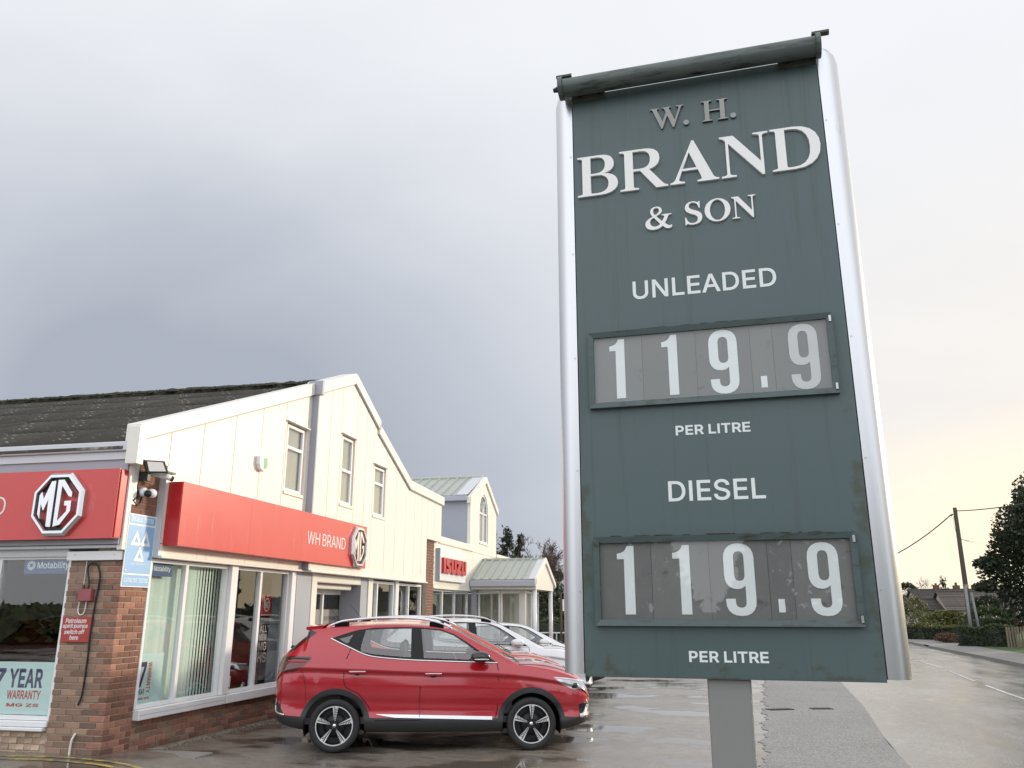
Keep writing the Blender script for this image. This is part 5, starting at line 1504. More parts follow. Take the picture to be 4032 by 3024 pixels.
MB().box(-9.06, -8.05, 9.512, 9.515, 0.512, 1.142).build('sheet', M['poster'], pb)
fr_ = front_y(9.5118)
lettering('lettering', fit(sans('7', 34), -8.97, -8.79, 0.825, 1.063), fr_, M['navy'], pb, 0.0008)
lettering('lettering', fit(sans('YEAR', 30), -8.735, -8.225, 0.828, 1.06), fr_, M['navy'], pb, 0.0008)
lettering('lettering', fit(sans('WARRANTY', 22), -8.73, -8.228, 0.692, 0.798), fr_, M['redprint'], pb, 0.0008)
lettering('lettering', fit(sans('MG ZS', 34), -8.715, -8.236, 0.60, 0.642), fr_, M['redprint'], pb, 0.0008)


def daisy(fr, cu, cv, r):
    cs = []
    for k in range(14):
        a = 2 * math.pi * k / 14
        p = [(0.35, -0.05), (0.95, -0.13), (1.0, 0), (0.95, 0.13), (0.35, 0.05)]
        cs.append([(cu + r * (x * math.cos(a) - y * math.sin(a)), cv + r * (x * math.sin(a) + y * math.cos(a))) for x, y in p])
    return cs


for nm, lab, fr_, sh, txt in (('banner', 'blue mobility scheme banner at the top of the front window', front_y(9.5118), ('y', -8.76, -8.045, 2.245, 2.458), (-8.56, -8.075, 2.295, 2.40, -8.655, 2.357, 0.065)),
                              ('banner', 'dark blue mobility scheme banner at the top of the first side window', front_x(-7.2488), ('x', 9.99, 10.54, 2.232, 2.425), (10.13, 10.50, 2.285, 2.37, 10.06, 2.335, 0.05))):
    bn = thing(nm, lab, 'banner', (-8.4, 9.51, 2.24) if sh[0] == 'y' else (-7.25, 10.26, 2.23))
    (MB().box(sh[1], sh[2], 9.512, 9.515, sh[3], sh[4]) if sh[0] == 'y' else MB().box(-7.252, -7.249, sh[1], sh[2], sh[3], sh[4])).build('sheet', M['banner_blue'], bn)
    lettering('lettering', fit(sans('Motability', 8), *txt[:4]), fr_, M['print_white'], bn, 0.0008)
    lettering('flower_mark', daisy(fr_, *txt[4:]), fr_, M['print_white'], bn, 0.0008)
rb = thing('hanging_banner', 'red hanging banner with white octagon badge inside the second side window', 'banner', (-7.5, 13.75, 1.69))
MB().box(-7.505, -7.5, 13.575, 13.945, 1.695, 2.058).build('sheet', M['redprint'], rb)
oc8 = [(13.76 + 0.11 * math.cos(R(22.5 + 45 * k)), 1.875 + 0.12 * math.sin(R(22.5 + 45 * k))) for k in range(8)]
oc6 = [(13.76 + 0.09 * math.cos(R(22.5 + 45 * k)), 1.875 + 0.10 * math.sin(R(22.5 + 45 * k))) for k in range(8)]
lettering('octagon_mark', [oc8, oc6], front_x(-7.4998), M['print_white'], rb, 0.0008)
lettering('lettering', fit(sans('MG', 14), 13.69, 13.83, 1.815, 1.935), front_x(-7.4998), M['print_white'], rb, 0.0008)
wv = thing('window_lettering', 'white stacked window lettering ALL NEW MG HS on the second side window', 'lettering', (-7.236, 13.2, 0.94))
for s, a, b, c, d in (('ALL', 13.115, 13.335, 1.425, 1.54), ('NEW', 13.105, 13.345, 1.295, 1.395), ('MG', 13.10, 13.36, 1.13, 1.27), ('HS', 13.095, 13.37, 0.94, 1.10)):
    lettering('lettering', fit(sans(s, 8), a, b, c, d), front_x(-7.2379), M['inwall'], wv, 0.0006)
nb_ = thing('window_notice', 'small white notice taped in the lower corner of the second side window', 'notice', (-7.25, 12.24, 0.6))
MB().box(-7.252, -7.249, 12.16, 12.335, 0.60, 0.79).build('sheet', M['print_white'], nb_)
MB().box(-7.2489, -7.248, 12.17, 12.325, 0.603, 0.63).build('footer', M['black'], nb_)
MB().box(-7.2489, -7.248, 12.225, 12.265, 0.69, 0.735).build('emblem', M['line_yellow'], nb_)

# ------------------------------------------------------------------ cars
def paint(name, col, flake=0.25, rough=0.32):
    return pmat(name, col, rough, flake, var=0.03, scale=2, coat=1.0, stain=tuple(min(1, c * 1.05 + 0.006) for c in col), sscale=90, samt=-0.05)


M['car_red'] = paint('red_car_paint', (0.42, 0.010, 0.024), 0.10, 0.22)
M['car_orange'] = paint('orange_red_car_paint', (0.58, 0.060, 0.022), 0.1, 0.28)
M['car_white'] = paint('white_car_paint', (0.74, 0.76, 0.79), 0.0, 0.3)
M['car_dark'] = paint('maroon_car_paint', (0.16, 0.010, 0.014))
M['cladding_black'] = pmat('grey_black_body_cladding', (0.030, 0.031, 0.033), 0.55, var=0.15, scale=12)
M['gloss_black'] = pmat('gloss_black', (0.008, 0.008, 0.009), 0.10, var=0.1, scale=4, coat=0.5)
M['satin_black'] = pmat('satin_black_trim', (0.010, 0.010, 0.011), 0.5, var=0.1, scale=4, spec=0.3)
M['tyre'] = pmat('tyre_rubber', (0.022, 0.022, 0.023), 0.75, var=0.2, scale=20)
M['rim_dark'] = pmat('dark_alloy', (0.010, 0.010, 0.011), 0.45, 0.0, var=0.1)
M['rim_bright'] = pmat('machined_alloy', (0.78, 0.79, 0.80), 0.3, 0.35, var=0.05)
M['chrome'] = pmat('chrome', (0.80, 0.81, 0.82), 0.10, 1.0, var=0.03)
M['satin'] = pmat('satin_silver', (0.74, 0.75, 0.77), 0.28, 0.75, var=0.03)
M['lamp_red'] = pmat('tail_lamp_red', (0.10, 0.004, 0.007), 0.08, var=0.3, scale=14, coat=1.0)
M['lamp_clear'] = pmat('head_lamp_clear', (0.50, 0.53, 0.57), 0.06, 0.55, var=0.5, scale=16, coat=1.0)
M['cabin'] = pmat('cabin_trim', (0.10, 0.10, 0.105), 0.7, var=0.2, scale=8)
M['seat'] = pmat('seat_fabric', (0.075, 0.075, 0.08), 0.8, var=0.2, scale=10)
M['void'] = pmat('wheel_well', (0.006, 0.006, 0.006), 0.9, var=0.1)


def pch(tab, x):
    """smooth monotone interpolation of a table"""
    X = np.array([t[0] for t in tab], float)
    Y = np.array([t[1] for t in tab], float)
    h = np.diff(X)
    d = np.diff(Y) / h
    m = np.zeros(len(X))
    for i in range(1, len(X) - 1):
        if d[i - 1] * d[i] > 0:
            w1, w2 = 2 * h[i] + h[i - 1], h[i] + 2 * h[i - 1]
            m[i] = (w1 + w2) / (w1 / d[i - 1] + w2 / d[i])
    m[0], m[-1] = d[0], d[-1]
    x = min(max(x, X[0]), X[-1])
    i = min(max(int(np.searchsorted(X, x)) - 1, 0), len(h) - 1)
    t = (x - X[i]) / h[i]
    return (2 * t ** 3 - 3 * t * t + 1) * Y[i] + (t ** 3 - 2 * t * t + t) * h[i] * m[i] + (-2 * t ** 3 + 3 * t * t) * Y[i + 1] + (t ** 3 - t * t) * h[i] * m[i + 1]


ZTOP = [(-0.84, 0.98), (-0.82, 1.08), (-0.785, 1.17), (-0.73, 1.235), (-0.60, 1.355), (-0.50, 1.452), (-0.455, 1.50), (-0.43, 1.575), (-0.30, 1.592), (0.2, 1.622), (0.7, 1.635), (1.2, 1.612), (1.5, 1.56), (1.8, 1.415), (2.1, 1.262), (2.36, 1.128), (2.42, 1.112), (2.75, 1.095), (3.05, 1.025), (3.22, 0.950), (3.33, 0.872), (3.40, 0.79), (3.44, 0.70)]
ZBELT = [(-0.84, 0.86), (-0.80, 1.0), (-0.70, 1.13), (-0.4, 1.19), (0.0, 1.18), (1.0, 1.13), (2.1, 1.09), (2.5, 1.055), (2.9, 0.985), (3.15, 0.91), (3.33, 0.80), (3.44, 0.64)]
ZBOT = [(-0.84, 0.50), (-0.80, 0.40), (-0.70, 0.34), (-0.45, 0.28), (0.0, 0.245), (2.6, 0.225), (3.0, 0.24), (3.25, 0.29), (3.40, 0.34), (3.44, 0.42)]
WMAX = [(-0.84, 0.50), (-0.825, 0.62), (-0.79, 0.72), (-0.70, 0.81), (-0.5, 0.865), (-0.2, 0.893), (0.3, 0.898), (1.2, 0.895), (2.2, 0.898), (2.6, 0.902), (2.95, 0.885), (3.15, 0.845), (3.28, 0.785), (3.36, 0.71), (3.41, 0.61), (3.44, 0.44)]
WROOF = [(-0.84, 0.42), (-0.78, 0.60), (-0.60, 0.615), (-0.43, 0.595), (0.2, 0.60), (1.0, 0.605), (1.5, 0.60), (1.9, 0.685), (2.36, 0.79), (2.6, 0.745), (3.0, 0.66), (3.3, 0.55), (3.44, 0.34)]
DROP = [(-0.84, 0.02), (-0.6, 0.03), (-0.4, 0.055), (1.3, 0.055), (1.6, 0.03), (2.36, 0.02), (2.6, 0.03), (3.44, 0.02)]


def section(s):
    zt, zb, zl = pch(ZTOP, s), pch(ZBOT, s), pch(ZBELT, s)
    wm, wr, dp = pch(WMAX, s), pch(WROOF, s), pch(DROP, s)
    zl = min(zl, zt - dp - 0.004)
    wr = min(wr, wm - 0.07)
    P = [(0, zb), (wm * 0.5, zb), (wm - 0.13, zb), (wm - 0.045, zb + 0.035)]
    for f_, dw in ((0.12, 0.004), (0.24, 0.028), (0.36, 0.034), (0.47, 0.014), (0.60, 0.006), (0.72, 0.014), (0.79, 0.021), (0.835, -0.004), (0.90, 0.012), (1.0, 0.052)):
        P.append((wm - dw, zb + 0.035 + (zl - zb - 0.035) * f_))
    wl = wm - 0.052
    zr = zt - dp
    for t, bl in ((0.3, 0.016), (0.65, 0.018), (0.92, 0.006)):
        P.append((wl + (wr - wl) * t + bl * min(1, (zr - zl) / 0.2), zl + (zr - zl) * t))
    P += [(wr - 0.02, zr + dp * 0.12), (wr * 0.80, zr + dp * 0.52), (wr * 0.45, zr + dp * 0.86), (0, zt)]
    return P


def dense(P, n=4):
    out = []
    for i in range(len(P) - 1):
        a, b, c, d = P[max(i - 1, 0)], P[i], P[i + 1], P[min(i + 2, len(P) - 1)]
        for k in range(n):
            t = k / n
            out.append(tuple(0.5 * (2 * b[j] + (c[j] - a[j]) * t + (2 * a[j] - 5 * b[j] + 4 * c[j] - d[j]) * t * t + (3 * b[j] - a[j] - 3 * c[j] + d[j]) * t ** 3) for j in (0, 1)))
    out.append(P[-1])
    return out


IROOF = 17 * 4            # index of the roof-edge point in a dense section


def ysurf(s, z):
    P = dense(section(s))[3 * 4:IROOF]
    zs = np.array([p[1] for p in P])
    return float(np.interp(z, zs, [p[0] for p in P]))


DLO = [(-0.115, 1.415), (0.02, 1.357), (0.16, 1.298), (0.30, 1.236), (0.46, 1.190), (0.75, 1.160), (1.08, 1.140), (1.75, 1.117), (2.12, 1.103), (1.93, 1.222), (1.72, 1.36), (1.55, 1.462), (1.36, 1.528), (1.09, 1.553), (0.80, 1.560), (0.45, 1.552), (0.22, 1.520), (0.05, 1.472)]
PANE_R = [(0.335, 1.522), (0.288, 1.30), (0.30, 1.245), (0.46, 1.215), (0.75, 1.187), (0.965, 1.172), (0.955, 1.538), (0.60, 1.534)]
PANE_F = [(1.09, 1.535), (1.14, 1.162), (1.74, 1.140), (1.86, 1.230), (1.70, 1.345), (1.53, 1.448), (1.36, 1.508)]
PANE_Q = [(-0.012, 1.408), (0.165, 1.455), (0.112, 1.352), (0.085, 1.355)]
DOOR_R = [(1.083, 1.135), (1.10, 0.80), (1.105, 0.39), (0.52, 0.39), (0.43, 0.56), (0.30, 0.72), (0.13, 0.80), (0.10, 0.86), (0.09, 1.0), (0.115, 1.16), (0.16, 1.292), (0.46, 1.186), (0.75, 1.156)]
DOOR_F = [(1.089, 1.135), (1.106, 0.80), (1.111, 0.39), (2.11, 0.39), (2.135, 0.55), (2.140, 1.0), (2.125, 1.095), (1.75, 1.112)]
HEADL = [(2.885, 0.912), (3.05, 0.905), (3.33, 0.852), (3.44, 0.80), (3.44, 0.752), (3.16, 0.752), (3.02, 0.812)]
TAILL = [(-0.84, 1.155), (-0.72, 1.195), (-0.36, 1.188), (-0.335, 1.160), (-0.43, 1.075), (-0.56, 1.00), (-0.70, 0.985), (-0.84, 1.02)]
INTAKE = [(3.235, 0.56), (3.36, 0.585), (3.44, 0.60), (3.44, 0.42), (3.25, 0.42)]
HATCH = [(-0.77, 1.205), (-0.455, 1.545), (-0.325, 1.488), (-0.60, 1.262)]
RINTK = [(-0.84, 0.66), (-0.765, 0.62), (-0.665, 0.475), (-0.84, 0.475)]


def make_body():
    """the painted shell and everything cut out of it, as {part: mesh}"""
    st = sorted(set([round(q, 4) for q in np.concatenate([np.linspace(-0.84, -0.40, 22), np.linspace(-0.40, 3.0, 104), np.linspace(3.0, 3.44, 26)])]))
    bm = bmesh.new()
    rows = []
    for s in st:
        rows.append([bm.verts.new((s, p[0], p[1])) for p in dense(section(s))])
    tl = bm.faces.layers.int.new('t')
    for a, b in zip(rows, rows[1:]):
        for i in range(len(a) - 1):
            f = bm.faces.new((a[i], a[i + 1], b[i + 1], b[i]))
            f[tl] = i
    for r_, fl_ in ((rows[0], True), (rows[-1], False)):
        f = bm.faces.new(r_[::-1] if fl_ else r_)
        f[tl] = 200
    bmesh.ops.remove_doubles(bm, verts=bm.verts, dist=1e-5)
    bm.normal_update()

    def cut(poly, closed=True, pad=0.02):
        n = len(poly)
        for i in range(n if closed else n - 1):
            a, b = poly[i], poly[(i + 1) % n]
            lo = (min(a[0], b[0]) - pad, min(a[1], b[1]) - pad)
            hi = (max(a[0], b[0]) + pad, max(a[1], b[1]) + pad)
            fs = []
            for f in bm.faces:
                if f[tl] < 8 or IROOF + 1 < f[tl] < 190:
                    continue
                c0 = f.verts[0].co
                if c0.x < lo[0] - 0.1 or c0.x > hi[0] + 0.1 or c0.z < lo[1] - 0.1 or c0.z > hi[1] + 0.1:
                    continue
                xs = [v.co.x for v in f.verts]
                zs = [v.co.z for v in f.verts]
                if max(xs) > lo[0] and min(xs) < hi[0] and max(zs) > lo[1] and min(zs) < hi[1]:
                    fs.append(f)
            if not fs:
                continue
            es = {e_ for f in fs for e_ in f.edges}
            vs_ = {v for f in fs for v in f.verts}
            bmesh.ops.bisect_plane(bm, geom=list(vs_) + list(es) + fs, dist=1e-5, plane_co=(a[0], 0, a[1]), plane_no=(-(b[1] - a[1]), 0, b[0] - a[0]))
    arch = lambda cx, r, n=26: [(cx + r * math.cos(t), 0.33 + r * math.sin(t)) for t in np.linspace(-0.7, math.pi + 0.7, n)]
    CL = [(-0.84, 0.465), (-0.40, 0.445), (0.40, 0.425), (2.15, 0.405), (3.0, 0.415), (3.20, 0.405), (3.44, 0.40)]
    for p in (HATCH, DLO, PANE_R, PANE_F, PANE_Q, DOOR_R, DOOR_F, HEADL, TAILL, INTAKE, RINTK):
        cut(p)
    for cx in (0.0, 2.585):
        cut(arch(cx, 0.388), False)
        cut(arch(cx, 0.462), False)
    cut(CL, False)
    nl = {}
    bm.normal_update()
    for v in bm.verts:
        nl[v] = v.normal.copy()
    parts = {}
    for f in bm.faces:
        c = f.calc_center_median()
        p = (c.x, c.z)
        t = f[tl]
        k = 'body'
        if t >= IROOF and t < 190:
            if 1.50 < c.x < 2.365:
                k = 'windscreen'
            elif -0.735 < c.x < -0.447 and c.z > 1.2:
                k = 'rear_glass'
            elif 2.365 <= c.x < 2.43:
                k = 'cowl'
        elif t < 10 and t < 190:
            k = 'underbody'
        if k in ('body', 'cowl') and t < IROOF or t >= 190 or k == 'underbody':
            rmin = min(math.hypot(c.x, c.z - 0.33), math.hypot(c.x - 2.585, c.z - 0.33))
            if rmin < 0.387 and t < 190 and c.y > 0.42:
                continue
            if k == 'underbody':
                pass
            elif rmin < 0.461 and t < 190:
                k = 'wheel_arch' if c.x < 1.3 else 'front_wheel_arch'
            elif inside(p, PANE_R):
                k = 'rear_pane'
            elif inside(p, PANE_F):
                k = 'front_pane'
            elif inside(p, PANE_Q):
                k = 'quarter_pane'
            elif inside(p, HATCH):
                k = 'hatch_trim'
            elif inside(p, DLO):
                k = 'window_trim'
            elif inside(p, HEADL) and c.y > 0.40:
                k = 'head_lamp'
            elif inside(p, TAILL) and c.y > 0.30:
                k = 'tail_lamp'
            elif inside(p, INTAKE) and c.y > 0.45:
                k = 'intake'
            elif inside(p, RINTK) and c.y > 0.45:
                k = 'rear_intake'
            elif c.z < lerp_tab(CL, c.x):
                k = 'rear_skirt' if c.x < 0 else ('sill' if c.x < 2.585 else 'front_skirt')
            elif inside(p, DOOR_R):
                k = 'rear_door'
            elif inside(p, DOOR_F):
                k = 'front_door'
        parts.setdefault(k, []).append(f)
    out = {}
    for k, fs in parts.items():
        for side in (1, -1):
            vi, vv, nn, ff = {}, [], [], []
            for f in fs:
                q = []
                for v in f.verts:
                    if v not in vi:
                        vi[v] = len(vv)
                        n_ = nl[v]
                        vv.append((v.co.x, v.co.y * side, v.co.z))
                        nn.append((n_.x, (n_.y if v.co.y > 1e-4 else 0.0) * side, n_.z))
                    q.append(vi[v])
                ff.append(tuple(q) if side < 0 else tuple(q[::-1]))
            out[(k, side)] = (vv, ff, nn)
    bm.free()
    return out


SUV = make_body()


def part_mesh(name, mat, pieces, check=True):
    vv, ff, nn, mid = [], [], [], {}
    for v, f, n in pieces:
        ix = []
        for p, q in zip(v, n):
            key = (round(p[0], 5), round(p[2], 5)) if abs(p[1]) < 1e-5 else None
            if key is not None and key in mid:
                ix.append(mid[key])
                continue
            if key is not None:
                mid[key] = len(vv)
            ix.append(len(vv))
            vv.append(p)
            nn.append(q)
        ff += [tuple(ix[i] for i in q) for q in f]
    me = bpy.data.meshes.new(name)
    me.from_pydata(vv, [], ff)
    me.materials.append(mat)
    me.shade_smooth()
    me.update()
    # faces must agree with the shell's own normals
    flip = sum(1 if Vector(nn[p.vertices[0]]).dot(p.normal) < 0 else -1 for p in me.polygons)
    if flip > 0:
        me.flip_normals()
    me.normals_split_custom_set_from_vertices([Vector(n).normalized() for n in nn])
    return me


def wheel(parent, cx, side):
    """tyre, dark rim and machined spokes; outer face towards side*y"""
    w0 = bpy.data.objects.new('wheel', None)
    COL.objects.link(w0)
    w0.parent = parent
    w0.location = (cx, side * 0.79, 0.33)
    if side < 0:
        w0.rotation_euler = (0, 0, math.pi)
    ty = [(0.240, -0.085), (0.250, -0.098), (0.285, -0.108), (0.315, -0.100), (0.328, -0.075), (0.331, 0.0), (0.328, 0.075), (0.315, 0.100), (0.285, 0.108), (0.250, 0.098), (0.240, 0.085)]
    MB().lathe(ty, (0, 0, 0), 'y', 48).build('tyre', M['tyre'], w0, smooth=True, local=True)
    rim = MB().lathe([(0.243, 0.086), (0.232, 0.070), (0.220, 0.03), (0.215, -0.06), (0.243, -0.086)], (0, 0, 0), 'y', 40).lathe([(0.220, -0.01), (0.001, -0.012)], (0, 0, 0), 'y', 40).build('rim', M['rim_dark'], w0, smooth=True, local=True)
    MB().lathe([(0.150, 0.005), (0.148, 0.018), (0.05, 0.02)], (0, 0, 0), 'y', 30).build('brake_disc', M['rim_dark'], w0, smooth=True, local=True)
    fr = lambda u, v, d: (-u * 1.075, 0.066 + d + 0.012 * min(1, math.hypot(u, v) / 0.2), v * 1.075)
    sp = MB()
    bl = MB()
    ring = [[(0.226 * math.cos(a), 0.226 * math.sin(a)) for a in np.linspace(0, 2 * math.pi, 48, endpoint=False)], [(0.214 * math.cos(a), 0.214 * math.sin(a)) for a in np.linspace(0, 2 * math.pi, 48, endpoint=False)]]
    flat_shape(sp, ring, fr, 0.012)
    for k in range(5):
        a = math.pi / 2 + 2 * math.pi * k / 5 + 0.02
        rot = lambda p: (p[0] * math.cos(a) - p[1] * math.sin(a), p[0] * math.sin(a) + p[1] * math.cos(a))
        flat_shape(sp, [[rot(p) for p in ((0.045, 0.000), (0.222, 0.004), (0.221, 0.024))]], fr, 0.010)
        n = 8
        for j in range(n):
            r0 = 0.058 + j * 0.0185
            wd = 0.006 + 0.032 * (j + 1) / n
            th_ = 0.0100 if j < n - 1 else 0.026
            sl_ = 0.014
            flat_shape(sp, [[rot(p) for p in ((r0, -0.007), (r0 + th_, -0.007), (r0 + th_ + sl_ * wd / 0.05, -0.007 - wd), (r0 + sl_ * wd / 0.05, -0.007 - wd * 0.94))]], fr, 0.009)
        flat_shape(bl, [[rot(p) for p in ((0.02, 0.006), (0.212, 0.026), (0.212, -0.048), (0.02, -0.012))]], lambda u, v, d: (-u, 0.050 + d + 0.012 * min(1, math.hypot(u, v) / 0.2), v), 0.010)
    bl.lathe([(0.002, 0.060), (0.052, 0.058), (0.055, 0.02)], (0, 0, 0), 'y', 24)
    bl.build('spoke_backing', M['rim_dark'], rim, local=True)
    so_ = sp.build('spoke_face', M['rim_bright'], rim, local=True)
    so_['kind'] = 'stuff'
    MB().lathe([(0.001, 0.074), (0.022, 0.072), (0.026, 0.055)], (0, 0, 0), 'y', 20).build('hub_cap', M['chrome'], rim, smooth=True, local=True)
    return w0


def strip_on_side(pts, wd, thick, side, n=8, smooth=True):
    """a raised trim strip following the body side through points (s, z)"""
    q = MB()
    P = smooth_pts(pts, n) if smooth else pts
    v, f = [], []
    for i, (s, z) in enumerate(P):
        a, b = P[max(i - 1, 0)], P[min(i + 1, len(P) - 1)]
        t = Vector((b[0] - a[0], b[1] - a[1])).normalized()
        if t.x < 0:
            t = -t
        for w_, dy in ((-wd / 2, 0.0005), (-wd / 2, thick), (wd / 2, thick), (wd / 2, 0.0005)):
            s_, z_ = s - t.y * w_, z + t.x * w_
            v.append((s_, side * (ysurf(s_, z_) + dy), z_))
    for i in range(len(P) - 1):
        for k in range(3):
            a = i * 4 + k
            f.append((a, a + 1, a + 5, a + 4) if side > 0 else (a + 4, a + 5, a + 1, a))
    q.add(v, f)
    return q


def rounded(mb, c, r, n=12):
    """an ellipsoid with radii r"""
    v, f = [], []
    for j in range(1, 8):
        ph = math.pi * j / 8
        for k in range(n):
            a = 2 * math.pi * k / n
            v.append((c[0] + r[0] * math.sin(ph) * math.cos(a), c[1] + r[1] * math.sin(ph) * math.sin(a), c[2] + r[2] * math.cos(ph)))
    for j in range(6):
        for k in range(n):
            a, b = j * n + k, j * n + (k + 1) % n
            f.append((a, a + n, b + n, b))
    m = len(v)
    v += [(c[0], c[1], c[2] + r[2]), (c[0], c[1], c[2] - r[2])]
    for k in range(n):
        f += [(m, k, (k + 1) % n), (m + 1, 6 * n + (k + 1) % n, 6 * n + k)]
    return mb.add(v, f)


def make_suv(label, paint_mat, group):
    t = thing('parked_car', label, 'car', (0, 0, 0), 0, group)
    g = lambda k, sides=(1, -1): [SUV[(k, s)] for s in sides if (k, s) in SUV]
    body = link('body', part_mesh('body', paint_mat, g('body')), t)
    link('underbody', part_mesh('underbody', M['cladding_black'], g('underbody')), body)
    for k_ in ('rear_skirt', 'front_skirt'):
        for s in (-1, 1):
            link('bumper_skirt', part_mesh('bumper_skirt', M['cladding_black'], g(k_, (s,))), t)
    link('windscreen', part_mesh('windscreen', M['carglass'], g('windscreen')), t)
    link('rear_window', part_mesh('rear_window', M['carglass'], g('rear_glass')), t)
    link('cowl', part_mesh('cowl', M['black'], g('cowl')), body)
    for s in (-1, 1):
        for nm, pane in (('front_door', 'front_pane'), ('rear_door', 'rear_pane')):
            d = link('door', part_mesh('door', paint_mat, g(nm, (s,))), t)
            link('pane', part_mesh('pane', M['carglass'], g(pane, (s,))), d)
            hs, hz = ((1.275, 0.957) if nm == 'front_door' else (0.272, 0.988))
            h = MB()
            h.tube([(hs - 0.112, s * (ysurf(hs - 0.112, hz) + 0.012), hz), (hs - 0.09, s * (ysurf(hs, hz) + 0.034), hz), (hs + 0.09, s * (ysurf(hs, hz) + 0.034), hz - 0.002), (hs + 0.112, s * (ysurf(hs + 0.112, hz) + 0.012), hz)], 0.014, 8)
            h.build('handle', paint_mat, d, smooth=True, local=True)
            strip_on_side([(hs - 0.108, hz + 0.010), (hs, hz + 0.011), (hs + 0.108, hz + 0.010)], 0.009, 0.046, s).build('handle_trim', M['chrome'], d, smooth=True, local=True)
            rounded(MB(), (hs - 0.005, s * (ysurf(hs, hz) - 0.006), hz), (0.062, 0.016, 0.042)).build('handle_recess', M['gloss_black'], d, smooth=True, local=True)
        tr = link('window_trim', part_mesh('window_trim', M['satin_black'], g('window_trim', (s,))), t)
        link('hatch_trim', part_mesh('hatch_trim', M['gloss_black'], g('hatch_trim', (s,))), t)
        link('quarter_pane', part_mesh('quarter_pane', M['carglass'], g('quarter_pane', (s,))), tr)
        strip_on_side([(-0.125, 1.418), (0.02, 1.352), (0.16, 1.293), (0.30, 1.231), (0.46, 1.186), (0.75, 1.156), (1.08, 1.135), (1.75, 1.111), (2.13, 1.098)], 0.013, 0.006, s).build('chrome_strip', M['chrome'], tr, smooth=True, local=True)
        for k_ in ('wheel_arch', 'front_wheel_arch'):
            link('wheel_arch', part_mesh('wheel_arch', M['cladding_black'], g(k_, (s,))), t)
        link('sill', part_mesh('sill', M['cladding_black'], g('sill', (s,))), t)
        link('head_lamp', part_mesh('head_lamp', M['lamp_clear'], g('head_lamp', (s,))), t)
        hl = t.children[-1]
        rounded(MB(), (3.18, s * (ysurf(3.18, 0.80) - 0.005), 0.80), (0.045, 0.02, 0.036)).build('projector', M['gloss_black'], hl, smooth=True, local=True)
        strip_on_side([(2.90, 0.905), (3.05, 0.892), (3.2, 0.87), (3.36, 0.835)], 0.014, 0.004, s).build('light_bar', M['white'], hl, smooth=True, local=True)
        tlm = link('tail_lamp', part_mesh('tail_lamp', M['lamp_red'], g('tail_lamp', (s,))), t)
        strip_on_side([(-0.70, 1.172), (-0.5, 1.168), (-0.375, 1.160)], 0.020, 0.004, s).build('lamp_edge', M['gloss_black'], tlm, smooth=True, local=True)
        strip_on_side([(-0.66, 1.13), (-0.52, 1.125), (-0.42, 1.13)], 0.022, 0.003, s).build('light_guide', M['redprint'], tlm, smooth=True, local=True)
        for k_ in ('intake', 'rear_intake'):
            link('intake', part_mesh('intake', M['black'], g(k_, (s,))), t)
        strip_on_side([(3.25, 0.415), (3.30, 0.425), (3.345, 0.47), (3.375, 0.545)], 0.050, 0.018, s).build('bumper_blade', M['satin'], t, smooth=True, local=True)
        strip_on_side([(-0.795, 0.66), (-0.80, 0.56), (-0.775, 0.495), (-0.66, 0.468)], 0.018, 0.012, s).build('bumper_blade', M['satin'], t, smooth=True, local=True)
        # silver strip along the sill
        q = MB()
        a, b = [(0.535, 0.462), (2.06, 0.410)], [(0.70, 0.418), (2.06, 0.366)]
        v = []
        for k in range(13):
            u = k / 12
            ss_ = 0.535 + (2.06 - 0.535) * u
            zt_ = 0.470 - 0.042 * u
            zb_ = zt_ - min(0.040, 0.004 + 0.16 * (ss_ - 0.535))
            for zz_ in (zt_, zb_):
                v.append((ss_, s * (ysurf(ss_, zz_) + 0.010), zz_))
        q.add(v, [((2 * k, 2 * k + 2, 2 * k + 3, 2 * k + 1) if s < 0 else (2 * k + 1, 2 * k + 3, 2 * k + 2, 2 * k)) for k in range(12)])
        q.build('sill_strip', M['satin'], t, smooth=True, local=True)
        # roof rail
        rail = [(-0.16, 1.575), (-0.05, 1.622), (0.10, 1.650), (0.45, 1.678), (0.80, 1.680), (1.10, 1.662), (1.33, 1.615), (1.50, 1.545)]
        P = [(x, s * 0.565, z) for x, z in smooth_pts(rail)]
        q = MB().tube(P, 0.016, 8)
        q.build('roof_rail', M['satin'], t, smooth=True, local=True)
        for x in (0.0, 1.30):
            MB().box(x - 0.10, x + 0.10, s * 0.565 - 0.012, s * 0.565 + 0.012, 1.55, 1.625).build('rail_foot', M['gloss_black'], t, local=True)
        # mirror
        mr = MB()
        rounded(mr, (1.895, s * 1.00, 1.180), (0.135, 0.10, 0.075), 16)
        mi = mr.build('mirror', M['gloss_black'] if paint_mat is not M['car_white'] else paint_mat, t, smooth=True, local=True)
        MB().tube([(1.93, s * 0.84, 1.118), (1.92, s * 0.95, 1.14)], 0.035, 8).build('mirror_arm', M['gloss_black'], mi, smooth=True, local=True)
        rounded(MB(), (1.90, s * 1.065, 1.155), (0.10, 0.042, 0.014)).build('indicator', M['satin'], mi, smooth=True, local=True)
        wheel(t, 0.0, s)
        wheel(t, 2.585, s)
        for cx in (0.0, 2.585):
            MB().lathe([(0.40, s * 0.885), (0.41, s * 0.45), (0.0, s * 0.45)], (cx, 0, 0.33), 'y', 28, -1.9, 1.9).build('wheel_liner', M['void'], t, smooth=True, local=True)
    # tail spoiler, wiper, aerial
    q = MB()
    v = []
    for y_ in np.linspace(-0.585, 0.585, 9):
        e_ = 1 - (abs(y_) / 0.62) ** 4
        v += [(-0.22, y_, 1.600 - 0.02 * (1 - e_)), (-0.47 - 0.03 * e_, y_, 1.580 - 0.02 * (1 - e_)), (-0.475 - 0.03 * e_, y_, 1.545 - 0.02 * (1 - e_)), (-0.35, y_, 1.485)]
